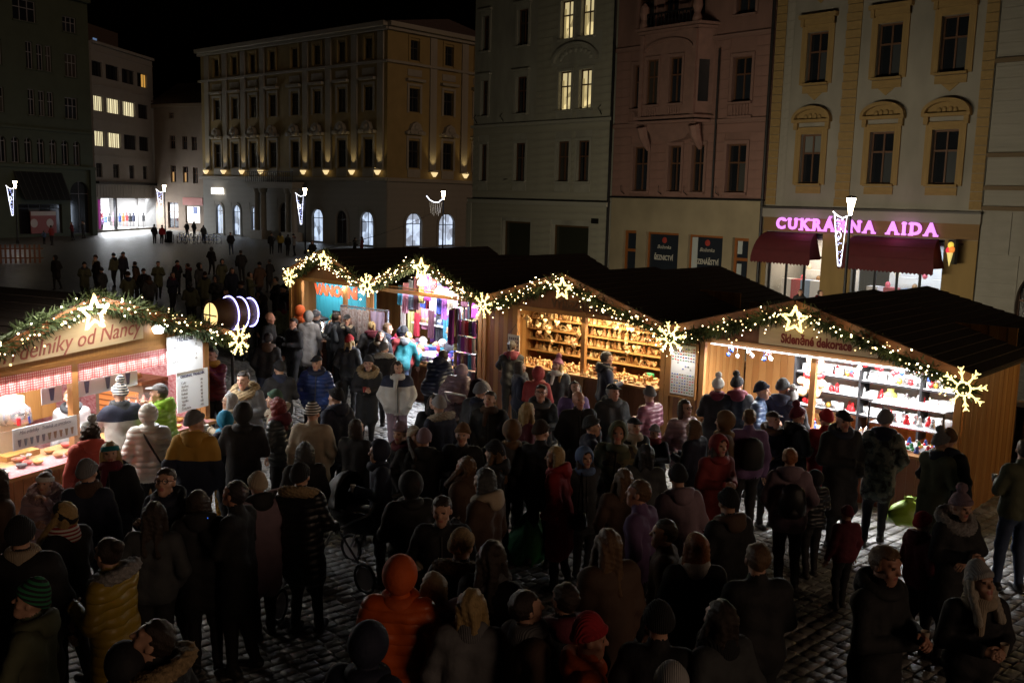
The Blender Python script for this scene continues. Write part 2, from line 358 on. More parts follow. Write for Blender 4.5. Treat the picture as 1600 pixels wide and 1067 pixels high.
def arch_window(root, x0, x1, a, c, wm, fm, pane, y=.22, d=.3, glaz=True):
    w, h = x1 - x0, c - a
    s = spandrel(w, h, d).build('arch', wm, root, loc=((x0 + x1) / 2, 0, a))
    o = frame_mb(w, h, .07, .06, 1, ((h - w / 2) / h,)).build('window', fm, root, loc=((x0 + x1) / 2, y, a))
    hz = h - w / 2
    cube('pane', pane, o, (-w / 4, .015, hz / 2), (w / 2 - .02, .012, hz - .02)); cube('pane', pane, o, (w / 4, .015, hz / 2), (w / 2 - .02, .012, hz - .02))
    cube('pane', pane, o, (0, .015, hz + w / 4), (w - .02, .012, w / 2 - .02))
    return o
def roof_prism(root, W, D, z, m, h=4, over=.4):
    MB().add([(-over, -over, z), (W + over, -over, z), (W + over, D + over, z), (-over, D + over, z), (-over, D / 2, z + h), (W + over, D / 2, z + h)], [(0, 1, 5, 4), (2, 3, 4, 5), (1, 2, 5), (3, 0, 4), (3, 2, 1, 0)]).build('roof', m, root)
WDIR = (.655, -.756)
def fpos(s): return (13.2 + s * .655, 42 - s * .756)
M_cream = mat('cream_plaster', (.42, .41, .35), .85, noise=.45, stretch=(1, 1, .35), nscale=.9, bump=.3, bscale=12)
M_creamb = mat('cream_plaster_bands', (.40, .385, .31), .85, noise=.35, nscale=1.1, bump=.3, bscale=14)
M_pink = mat('pink_plaster', (.28, .155, .13), .85, noise=.45, stretch=(1, 1, .4), nscale=.8, bump=.3, bscale=12)
M_pinkl = mat('pale_pink_trim', (.27, .155, .13), .85, noise=.25, nscale=3, bump=.4, bscale=20)
M_gray = mat('pale_grey_plaster', (.31, .29, .25), .85, noise=.35, stretch=(1, 1, .4), nscale=.9, bump=.25, bscale=14)
M_ochre = mat('ochre_plaster', (.31, .205, .08), .85, noise=.25, nscale=3, bump=.35, bscale=18)
M_beigeg = mat('beige_ground_floor_plaster', (.36, .30, .20), .85, noise=.35, nscale=.7, bump=.3, bscale=10)
M_stone = mat('light_stone_blocks', (.28, .265, .23), .8, noise=.2, nscale=2, bump=.3, bscale=15)
M_roof = mat('dark_roof_tiles', (.05, .03, .025), .8, noise=.4, nscale=5, bump=.5, bscale=20)
M_maroon = mat('maroon_awning_canvas', (.085, .006, .010), .8, noise=.2, nscale=5, bump=.3, bscale=40)
M_orange_frame = mat('orange_brown_door_frame', (.28, .09, .02), .5, noise=.2, nscale=10)
# --- confectionery building
def confectionery():
    R = bld('confectionery_building', fpos(-3.0), WDIR, 'grey and ochre townhouse with pink lit sign and maroon awnings'); Wd = 9.6
    rows = [(5.9, 7.98), (10.12, 12.22), (14.1, 15.9)]; axes = [(1.63, 2.63), (4.85, 5.9), (7.45, 8.5)]
    wins = [(a, b, z0, z1) for (z0, z1) in rows for (a, b) in axes]; shops = [(.25, 3.0, .12, 3.78), (4.45, 8.3, .12, 3.78)]
    wall_mesh(Wd, 0, 17, wins + shops, .32).build('wall', M_gray, R)
    roof_prism(R, Wd, 9, 17.0, M_roof)
    for o in wins:
        lit = o[0] < 2 and o[2] < 6
        window(R, o, sill=M_ochre, panes=[M_glass_dark, mat('curtain_behind_glass', (.16, .17, .17), .25)] if lit else [M_glass_dark, M_glass_dark, mat('curtain_dim', (.05, .055, .06), .2), M_glass_dark])
        x0, x1, a, c = o; t = .27
        bbx('surround', M_ochre, R, x0 - t, x0 - .002, -.07, .0, a - .05, c + .3); bbx('surround', M_ochre, R, x1 + .002, x1 + t, -.07, .0, a - .05, c + .3)
        bbx('surround', M_ochre, R, x0, x1, -.075, .0, c + .002, c + .3)
        bbx('apron', M_ochre, R, x0 - .1, x1 + .1, -.05, 0, a - .42, a - .12)
        if a < 6:
            w = (x1 - x0) / 2 + .42; b = MB(); n = 16; cx = (x0 + x1) / 2; zb = c + .62
            arc = [(cx - w * math.cos(math.pi * i / n), zb + .56 * math.sin(math.pi * i / n)) for i in range(n + 1)]
            arc2 = [(cx - (w - .13) * math.cos(math.pi * i / n), zb + .42 * math.sin(math.pi * i / n)) for i in range(n + 1)]
            for i in range(n): b.prism([arc[i], arc2[i], arc2[i + 1], arc[i + 1]][::-1], -.26, 0)
            b.bb(cx - w, cx + w, -.24, 0, zb - .13, zb)
            b.build('pediment', M_ochre, R)
            MB().prism([(p[0], p[1]) for p in arc2], -.05, 0).build('tympanum', M_ochre, R)
            for s in (-.32, -.12, .12, .32): link('ornament', slotmesh('knob', lambda: sphere_mb(1, 8, 6)), R, (cx + s, -.07, zb + .16 - abs(s) * .2), None, (.1, .05, .12), M_ochre)
            for s in (-1, 1): bbx('bracket', M_ochre, R, cx + s * (w - .16) - .09, cx + s * (w - .16) + .09, -.16, 0, c + .2, zb - .132)
        else:
            bbx('hood_mould', M_ochre, R, x0 - .38, x1 + .38, -.26, 0, c + .55, c + .72); bbx('hood_mould', M_ochre, R, x0 - .3, x1 + .3, -.14, 0, c + .302, c + .55)
            for s in (x0 - .22, x1 + .22): bbx('bracket', M_ochre, R, s - .08, s + .08, -.2, 0, c + .25, c + .548)
            MB().prism([((x0 + x1) / 2 - .35, a - .43), ((x0 + x1) / 2, a - .72), ((x0 + x1) / 2 + .35, a - .43)], -.04, 0).build('apron', M_ochre, R)
    for (a, c) in ((0.02, .52), (3.45, 4.1), (9.12, 9.58)):
        z = 4.95; k = 0
        while z < 16.8: bbx('quoin', M_ochre, R, a - (.0 if k % 2 else .04 if a > 1 and a < 9 else 0), c, -.045, 0, z + .012, z + .33); z += .342; k += 1
    courses(R, M_gray, .6, 3.35, 5.3, 16.6, .38, [(o[0] - .7, o[1] + .7, o[2] - .75, o[3] + 1.35) for o in wins], gap=.02, proud=.012)
    bbx('cornice', M_gray, R, -.05, Wd + .05, -.14, 0, 4.42, 4.8); bbx('cornice', mat('dark_flashing', (.05, .045, .04), .5), R, -.08, Wd + .08, -.24, 0, 4.802, 4.88)
    bbx('fascia', mat('brown_ochre_fascia', (.22, .13, .05), .8, noise=.2), R, 0, Wd, -.06, 0, 3.82, 4.418)
    for (u, v) in ((0, .23), (3.02, 4.43), (8.32, 9.6)): bbx('pier', mat('dull_ochre_pier', (.30, .2, .075), .85, noise=.25, nscale=2, bump=.2), R, u + .01, v - .01, -.05, 0, 0, 3.8)
    # rounded maroon awnings
    for (u, v) in ((.05, 3.05), (4.35, 8.42)):
        n = 10; b = MB(); prof = [(-.12 - .85 * math.sin(math.pi / 2 * i / n), 3.78 - (1 - math.cos(math.pi / 2 * i / n)) * 1.1) for i in range(n + 1)]
        V = []; 
        for i, (y, z) in enumerate(prof): V += [(u + .30 * (1 - i / n), y, z), (v - .30 * (1 - i / n), y, z)]
        b.add(V, [(2 * i, 2 * i + 2, 2 * i + 3, 2 * i + 1) for i in range(n)])
        for s in (0, 1): b.add([V[2 * i + s] for i in range(n + 1)] + [(u if s == 0 else v, -.12, prof[-1][1])], [tuple(range(n + 2))])
        aw = b.build('awning', M_maroon, R, smooth=True)
        vb = MB(); k = int((v - u) / .16); y = prof[-1][0]; zb = prof[-1][1]
        for i in range(k):
            xa, xb = u + (v - u) * i / k, u + (v - u) * (i + 1) / k; vb.add([(xa, y, zb), (xb, y, zb), (xb, y - .01, zb - .2), ((xa + xb) / 2, y - .01, zb - .27), (xa, y - .01, zb - .2)], [(0, 1, 2, 3, 4)])
        vb.build('valance', M_maroon, aw)
        for q in (.25, .55, .8):
            i = int(q * n); MB().tube([(u + .30 * (1 - i / n) + .02, prof[i][0] - .012, prof[i][1]), (v - .30 * (1 - i / n) - .02, prof[i][0] - .012, prof[i][1])], .012, 5).build('rib', M_maroon, aw)
    # shop fronts
    for (x0, x1, a, c), m, col in ((shops[0], M_lit_white, (1, .85, .66)), (shops[1], M_lit_white, (.72, .85, 1))):
        room = MB().bb(x0, x1, 3.2, 3.25, 0, 3.7).build('shop_back_wall', mat('shop_wall_%d' % (col[2] * 10), (.8, .8, .8), .7), R)
        MB().bb(x0, x1, .34, 3.2, -.02, .05).build('shop_floor', mat('shop_floor', (.4, .36, .3), .4), R)
        MB().bb(x0, x1, .34, 3.2, 3.5, 3.55).build('shop_ceiling', M_white_paint, R)
        area(R, ((x0 + x1) / 2, 1.6, 3.45), (0, 0, 0), x1 - x0 - .4, 1.6, 130, col)
        n = 3 if x1 - x0 < 3 else 4
        w = window(R, (x0, x1, a, c), y=.2, fm=M_dark_metal, pane=mat('clear_shop_glass', (.9, .95, 1), .02, alpha=.08), mull=n - 1, trans=(.72,), t=.09)
        for k in range(5):
            xx = x0 + .4 + (x1 - x0 - .8) * k / 4
            cube('shelf', M_white_paint, R, (xx, 2.6, 1.5 + .5 * (k % 2)), (.8, .4, .04)); cube('cake_case', mat('case_%d' % k, [(.75, .7, .7), (.5, .04, .06), (.2, .3, .5), (.8, .8, .85), (.5, .35, .2)][k], .4), R, (xx, 1.3, 1.2), (.5, .5, .9))
        for k in range(9): link('treat', slotmesh('knob', lambda: sphere_mb(1, 8, 6)), R, (x0 + .3 + (x1 - x0 - .6) * k / 8, 2.55, 1.65 + .5 * (k % 3)), None, (.12, .12, .14), mat('treat_%d' % (k % 4), [(.7, .1, .15), (.8, .7, .5), (.9, .9, .9), (.3, .15, .05)][k % 4], .4))
    # lettering
    sg = empty('shop_sign', (0, 0, 0), 0, 'pink glowing CUKRÁRNA AIDA letters on ochre facade', 'sign'); sg.parent = None
    sg.matrix_world = R.matrix_world; sg.location = R.location; sg.rotation_euler = R.rotation_euler
    pk = mat('pink_neon_face', (.8, .3, .8), .5, emit=(.80, .28, 1), estr=1.1); pu = mat('purple_halo', (.3, .05, .5), .5, emit=(.34, .04, .9), estr=1.2)
    serif = {'C': [(.93, .88)], 'U': [(.12, 1), (.88, 1)], 'K': [(.1, 0), (.1, 1), (.9, 0), (.9, 1)], 'R': [(.1, 0), (.93, 0), (.08, 1)], 'A': [(.06, 0), (.94, 0)], 'N': [(.1, 0), (.08, 1), (.9, 1)], 'I': [(.5, 0), (.5, 1)], 'D': [(.08, 0), (.08, 1)]}
    x = .72; zc = 4.14
    wd = {'C': .56, 'U': .56, 'K': .56, 'R': .53, 'Á': .58, 'N': .6, 'A': .58, 'I': .3, 'D': .58}
    for ch in 'CUKRÁRNA AIDA':
        if ch == ' ': x += .40; continue
        w = wd[ch]
        L = text('letter', ch, .66, pk, sg, (x + w / 2, -.2, zc), (math.pi / 2, 0, 0), .03, .028); 
        Lh = text('halo', ch, .66, pu, L, (0, 0, -.045), (0, 0, 0), .006, .058)
        q = {'Á': 'A'}.get(ch, ch); h = .49
        for (fx, fz) in serif[q]: cube('serif', pk, L, ((fx - .5) * (w - .12), (fz - .5) * (h - .06) - (0.0), 0), (.2, .075, .055))
        x += w + .04
    point(sg, (2.4, -.7, 4.1), 9, (1, .35, .9), .3); point(sg, (6.6, -.7, 4.1), 9, (1, .35, .9), .3)
    # ice cream sign
    ic = empty('ice_cream_sign', (0, 0, 0), 0, 'lit ice cream cone sign hanging beside pink letters', 'sign'); ic.location = R.matrix_world @ Vector((0, 0, 0)); bpy.context.view_layer.update(); ic.location = R.matrix_world @ Vector((8.82, -.45, 3.35)); ic.rotation_euler = (0, 0, R.rotation_euler[2] - .5)
    MB().bb(-.22, .22, -.02, .1, -.45, .45).build('box', M_black, ic)
    MB().lathe([(.005, -.55), (.12, -.02)], 12, (0, -.07, 0)).build('cone', mat('waffle_lit', (.8, .6, .2), .5, emit=(1, .8, .25), estr=.7), ic)
    for (dx, dz, cc) in ((-.08, .06, (1, .05, .08)), (.1, .1, (1, .3, .05)), (.02, .26, (1, .75, .1))): link('scoop', slotmesh('knob', lambda: sphere_mb(1, 8, 6)), ic, (dx, -.08, dz), None, (.13, .1, .13), mat('scoop_%d' % (cc[1] * 99), cc, .5, emit=cc, estr=.7))
    MB().tube([(0, .1, .3), (0, .5, .3)], .02, 6).build('bracket', M_dark_metal, ic)
confectionery()
def butcher():
    R = bld('butcher_building', fpos(-12.5), WDIR, 'pink plastered townhouse with oriel over cream butcher shop front'); Wd = 9.45
    lo = [(1.42, 2.42, 5.47, 7.67), (3.75, 4.53, 5.47, 7.67), (5.19, 5.93, 5.47, 7.67), (7.23, 8.33, 5.47, 7.67)]
    mid = [(1.2, 1.8, 9.55, 11.7), (7.32, 8.35, 9.55, 11.55)]; up = [(1.4, 2.4, 13.4, 15.6), (7.32, 8.35, 13.4, 15.5), (3.0, 3.9, 13.7, 15.6), (4.6, 5.5, 13.7, 15.6)]
    shop = [(.94, 1.83, .1, 3.47), (2.5, 4.6, .35, 3.45), (5.2, 7.26, .35, 3.43), (7.82, 8.72, .1, 3.4)]
    ops = lo + mid + up + shop
    wall_mesh(Wd, 5.1, 17.5, lo + mid + up, .3).build('wall', M_pink, R); wall_mesh(Wd, 0, 5.1, shop, .4).build('ground_floor_wall', M_beigeg, R)
    roof_prism(R, Wd, 9, 17.5, M_roof)
    bbx('cornice', M_dark_metal, R, -.02, Wd, -.18, 0, 5.102, 5.18)
    bbx('cornice', M_pinkl, R, 0, Wd - .02, -.12, 0, 8.62, 8.82); bbx('cornice', M_pinkl, R, 0, Wd - .02, -.12, 0, 12.4, 12.6)
    courses(R, M_pink, .02, Wd - .02, 5.25, 8.6, .42, [(o[0] - .16, o[1] + .16, o[2] - .2, o[3] + .16) for o in lo], gap=.03, proud=.03)
    courses(R, M_pink, .02, Wd - .02, 8.85, 12.38, .42, [(o[0] - .2, o[1] + .2, o[2] - .7, o[3] + .5) for o in mid] + [(1.95, 6.35, 8, 14)], gap=.03, proud=.025)
    for o in lo + mid + up:
        if o in up[2:]: window(R, o); continue
        window(R, o, sill=M_pinkl)
        x0, x1, a, c = o
        for (u, v) in ((x0 - .14, x0 - .004), (x1 + .004, x1 + .14)): bbx('surround', M_pinkl, R, u, v, -.06, 0, a, c)
        bbx('surround', M_pinkl, R, x0 - .14, x1 + .14, -.07, 0, c + .004, c + .16)
        if o in mid:
            for k in range(6):
                xx = x0 + (x1 - x0) * (k + .5) / 6; link('baluster', slotmesh('baluster', lambda: MB().lathe([(.3, 0), (.3, .08), (.15, .15), (.4, .4), (.15, .75), (.3, .9), (.3, 1)], 8)), R, (xx, -.06, a - .62), None, (.13, .1, .5), M_pinkl)
            bbx('rail', M_pinkl, R, x0 - .15, x1 + .15, -.12, 0, a - .75, a - .62)
    # oriel
    ox0, ox1, oz0, oz1, od = 1.95, 6.2, 8.9, 13.0, .75; cx = (ox0 + ox1) / 2
    ow = [(2.75, 3.5, 9.62, 11.74), (4.2, 4.95, 9.62, 11.74)]
    b = MB(); T = wall_mesh(ox1 - ox0 - .9, oz0, oz1, [(a - ox0 - .45 + .0, c - ox0 - .45, z, zz) for (a, c, z, zz) in ow], .2, .9)
    b.add([(x + ox0 + .45, y - od, z) for x, y, z in T.v], T.f)
    for s, xa, xb in ((-1, ox0 + .45, ox0), (1, ox1 - .45, ox1)):
        b.add([(xa, -od, oz0), (xb, 0, oz0), (xb, 0, oz1), (xa, -od, oz1)], [(0, 1, 2, 3)])
    b.add([(ox0, 0, oz1), (ox0 + .45, -od, oz1), (ox1 - .45, -od, oz1), (ox1, 0, oz1)], [(0, 1, 2, 3)]); b.add([(ox0, 0, oz0), (ox0 + .45, -od, oz0), (ox1 - .45, -od, oz0), (ox1, 0, oz0)], [(3, 2, 1, 0)])
    orl = b.build('oriel', M_pinkl, R)
    for (a, c, z, zz) in ow:
        w = window(R, (a, c, z, zz), y=-od + .14)
        for k in range(5): link('baluster', _sh['baluster'], R, (a + (c - a) * (k + .5) / 5, -od - .06, z - .62), None, (.12, .1, .5), M_pinkl)
        bbx('rail', M_pinkl, R, a - .12, c + .12, -od - .12, -od, z - .12, z - .02)
        for (u, v) in ((a - .12, a - .004), (c + .004, c + .12)): bbx('surround', M_pinkl, R, u, v, -od - .06, -od, z, zz)
        bbx('surround', M_pinkl, R, a - .12, c + .12, -od - .07, -od, zz + .004, zz + .15)
    cube('pane', M_glass_dark, orl, (ox1 - .24, -od / 2 - .03, 10.6), (.04, .5, 1.9), (0, 0, -.54))
    n = 14
    arc = [(cx - 1.5 * math.cos(math.pi * i / n), 12.1 + .55 * math.sin(math.pi * i / n)) for i in range(n + 1)]; arc2 = [(cx - 1.36 * math.cos(math.pi * i / n), 12.1 + .42 * math.sin(math.pi * i / n)) for i in range(n + 1)]
    ab = MB()
    for i in range(n): ab.prism([arc[i], arc2[i], arc2[i + 1], arc[i + 1]][::-1], -od - .1, -od)
    ab.build('arch_mould', M_pinkl, R)
    for (zz, ex) in ((8.7, .12), (8.9, .2), (12.95, .15), (13.1, .25)):
        MB().add([(ox0 - ex, 0, zz), (ox0 + .42 - ex, -od - ex, zz), (ox1 - .42 + ex, -od - ex, zz), (ox1 + ex, 0, zz)] + [(ox0 - ex, 0, zz + .12), (ox0 + .42 - ex, -od - ex, zz + .12), (ox1 - .42 + ex, -od - ex, zz + .12), (ox1 + ex, 0, zz + .12)], [(3, 2, 1, 0), (4, 5, 6, 7), (0, 1, 5, 4), (1, 2, 6, 5), (2, 3, 7, 6)]).build('moulding', M_pinkl, orl)
    for s in (ox0 + .5, ox1 - .5):
        MB().tube([(s, -.05, 7.5), (s, -.2, 7.75), (s, -.45, 8.1), (s, -.62, 8.6)], [.1, .2, .26, .3], 8).build('bracket', M_pinkl, orl)
        MB().lathe([(.22, 0), (.22, .2), (.14, .4), (.24, .7), (.2, 1.0), (.05, 1.2)], 10, (s, -od - .02, 13.22)).build('finial', M_pinkl, orl)
        MB().bb(s - .1, s + .1, -od - .12, -od, 9.0, 12.9).build('pilaster', M_pinkl, orl)
    MB().prism([(cx - 1.6, 8.7), (cx - 1.0, 8.0), (cx, 7.8), (cx + 1.0, 8.0), (cx + 1.6, 8.7)][::-1], -.5, 0).build('corbel', M_pinkl, orl)
    for k in range(14): link('baluster', _sh['baluster'], orl, (ox0 + .7 + (ox1 - ox0 - 1.4) * k / 13, -od - .02, 13.22), None, (.13, .12, .6), M_dark_metal)
    bbx('rail', M_dark_metal, orl, ox0 + .5, ox1 - .5, -od - .07, -od + .03, 13.82, 13.9)
    # shop front
    cream = mat('cream_reveal', (.5, .4, .2), .8); gl = mat('shop_glass_dark', (.02, .025, .035), .1, spec=.6); lt = mat('shop_blind_pale', (.42, .46, .48), .6)
    for i, o in enumerate(shop):
        x0, x1, a, c = o
        if i in (1, 2):
            w = window(R, o, y=.22, fm=M_orange_frame, mull=0, trans=(), t=.1, pane=gl)
            if i == 2: cube('blind', lt, w, (-(x1 - x0) / 2 + .28, -.02, (c - a) / 2), (.34, .015, c - a - .24))
            t1 = text('shop_lettering', 'ŘEZNICTVÍ' if i == 1 else 'UZENÁŘSTVÍ', .34, mat('grey_lettering', (.42, .40, .34), .6, emit=(.4, .36, .28), estr=.05), w, (.0, -.045, 1.84 if i == 1 else 1.8), (math.pi / 2, 0, 0), .004, .008, sx=.72)
            MB().lathe([(.05, -.02), (.15, 0), (.15, .02), (.05, .03)], 14, axis='y').build('emblem', mat('red_emblem', (.35, .04, .03), .6), w, loc=(0, -.03, 2.72))
            text('shop_script', 'Boženka', .26, MC['grey_lettering'], w, (0, -.045, 2.38), (math.pi / 2, 0, 0), .003, 0, .35)
        else:
            w = window(R, o, y=.22, fm=M_orange_frame, mull=0, trans=(.7,), t=.14, pane=gl)
            if i == 3: cube('blind', lt, w, (-(x1 - x0) / 2 + .3, -.02, c * .84), (.26, .015, .6)); cube('blind', lt, w, (-(x1 - x0) / 2 + .3, -.02, 1.1), (.26, .015, 2.0))
    MB().tube([(Wd - .05, -.12, 0), (Wd - .05, -.12, 16.5)], .07, 8).build('drainpipe', M_dark_metal, R); MB().tube([(6.6, -.15, 5.2), (6.6, -.15, 12)], .05, 8).build('drainpipe', M_dark_metal, R)
    for x in (.9, 3.4, 5.0, 6.9): MB().tube([(x, 0, 5.3), (x + .05, -.35, 5.45), (x + .1, -.4, 5.75)], .02, 5).build('flag_holder', M_dark_metal, R)
butcher()
def corner_house():
    R = bld('corner_house', fpos(-24.2), WDIR, 'cream banded corner townhouse with four yellow lit windows'); Wd = 11.62
    ax = [(.7, 1.34), (3.87, 4.8), (7.45, 8.4), (9.02, 9.95)]; rows = [(5.93, 8.09), (9.75, 11.8), (13.5, 15.5)]
    wins = [(a, b, z0, z1) for (z0, z1) in rows for (a, b) in ax]; shop = [(2.95, 5.4, .3, 3.62), (7.25, 10.1, .3, 3.55)]
    wall_mesh(Wd, 0, 18, wins + shop, .3).build('wall', M_cream, R); roof_prism(R, Wd, 9, 18, M_roof)
    sillm = M_cream
    for o in wins:
        x0, x1, a, c = o
        lit = x0 > 7 and a > 9
        window(R, o, sill=sillm, panes=[M_lit_warm, mat('lit_warm_upper', (.5, .4, .2), .6, emit=(1, .82, .42), estr=.55)] if lit else None)
        if lit:
            for q in (x0 + .14, x1 - .14): cube('curtain', mat('curtain_cream', (.6, .5, .3), .9, emit=(1, .78, .34), estr=.25), R, (q, .19, a + .85), (.14, .03, 1.5))
        for (u, v) in ((x0 - .16, x0 - .004), (x1 + .004, x1 + .16)): bbx('surround', M_cream, R, u, v, -.05, 0, a, c)
        if a > 9 and x0 < 7: bbx('hood_mould', M_cream, R, x0 - .25, x1 + .25, -.18, 0, c + .3, c + .42); bbx('frieze', M_cream, R, x0 - .16, x1 + .16, -.05, 0, c + .004, c + .298)
        else: bbx('surround', M_cream, R, x0 - .16, x1 + .16, -.06, 0, c + .004, c + .15)
        if a < 6: bbx('apron', M_cream, R, x0 - .12, x1 + .12, -.05, 0, a - .55, a - .12)
    cx = 8.7; n = 16; b = MB(); arc = [(cx - 1.75 * math.cos(math.pi * i / n), 12.25 + 1.0 * math.sin(math.pi * i / n)) for i in range(n + 1)]; arc2 = [(cx - 1.55 * math.cos(math.pi * i / n), 12.25 + .84 * math.sin(math.pi * i / n)) for i in range(n + 1)]
    for i in range(n): b.prism([arc[i], arc2[i], arc2[i + 1], arc[i + 1]][::-1], -.22, 0)
    b.build('pediment', M_cream, R); MB().prism(arc2, -.06, 0).build('tympanum', M_cream, R)
    for k in range(9):
        t = math.pi * (k + .5) / 9; link('ornament', _sh['knob'], R, (cx - 1.15 * math.cos(t), -.08, 12.35 + .5 * math.sin(t)), None, (.16, .06, .13), M_cream)
    bbx('cornice', M_cream, R, -.1, Wd, -.3, 0, 4.62, 4.85); bbx('cornice', M_dark_metal, R, -.12, Wd, -.34, 0, 4.852, 4.9)
    bbx('cornice', M_cream, R, -.05, Wd, -.2, 0, 9.05, 9.22); bbx('cornice', M_cream, R, -.05, Wd, -.25, 0, 17.5, 18.1)
    courses(R, M_creamb, .02, Wd - .02, .3, 4.6, .39, [(o[0] - .12, o[1] + .12, o[2] - .1, o[3] + .12) for o in shop], gap=.03, proud=.035)
    courses(R, M_creamb, .02, Wd - .02, 4.95, 9.02, .41, [(o[0] - .17, o[1] + .17, o[2] - .57, o[3] + .16) for o in wins[:4]], gap=.028, proud=.025)
    courses(R, M_creamb, 5.6, Wd - .02, 9.25, 17.4, .41, [(o[0] - .17, o[1] + .17, o[2] - .12, o[3] + .16) for o in wins if o[0] > 7] + [(6.8, 10.6, 12.1, 13.5)], gap=.028, proud=.02)
    gl = mat('dim_shop_glass', (.03, .032, .022), .12, spec=.5)
    for o in shop: window(R, o, y=.26, fm=mat('dull_brown_frame', (.09, .05, .02), .6), pane=gl, mull=0, trans=(), t=.1)
    bbx('vent', M_dark_metal, R, 10.3, 10.85, -.045, -.034, 3.72, 4.0)
    bbx('corner_pier', M_cream, R, -.45, -.0, -.1, .4, 0, 4.6)
    MB().tube([(Wd - .03, -.12, 0), (Wd - .03, -.12, 17.3)], .08, 8).build('drainpipe', M_dark_metal, R)
    for x, z in ((10.75, 9.4), (.35, 9.35), (2.8, 9.35)): MB().tube([(x, -.02, z), (x + .08, -.2, z + .15), (x - .05, -.25, z + .3), (x + .1, -.2, z + .45)], .025, 5).build('wall_bracket', M_dark_metal, R)
    MB().tube([(3.3, 0, 6.05), (3.35, -.3, 6.0), (3.7, -.7, 5.95)], .02, 5).build('wall_bracket', M_dark_metal, R)
corner_house()
def stone_house():
    R = bld('stone_block_house', fpos(6.63), WDIR, 'light stone block house with arched doorway at the right edge'); Wd = 12
    ops = [(1.5, 4.3, .1, 3.1)]; win = [(5.6, 6.7, 6, 8), (8.2, 9.3, 6, 8), (5.6, 6.7, 10.2, 12.2), (8.2, 9.3, 10.2, 12.2)]
    wall_mesh(Wd, 0, 17, ops + win, .4).build('wall', M_stone, R); roof_prism(R, Wd, 9, 17, M_roof)
    arch_window(R, 1.5, 4.3, .1, 3.1, M_stone, M_wood_frame, M_glass_dark)
    for o in win: window(R, o, sill=M_stone)
    courses(R, M_stone, .02, Wd - .02, .2, 4.9, .55, ops, gap=.025, proud=.03, block=1.1); courses(R, M_stone, .02, Wd - .02, 5.2, 16.8, .42, [(o[0] - .1, o[1] + .1, o[2] - .1, o[3] + .1) for o in win], gap=.02, proud=.02)
    for z in (4.95, 5.7, 6.9, 10.3): bbx('cornice', mat('brown_string_course', (.13, .09, .05), .8), R, 0, Wd, -.14, 0, z, z + .16)
stone_house()
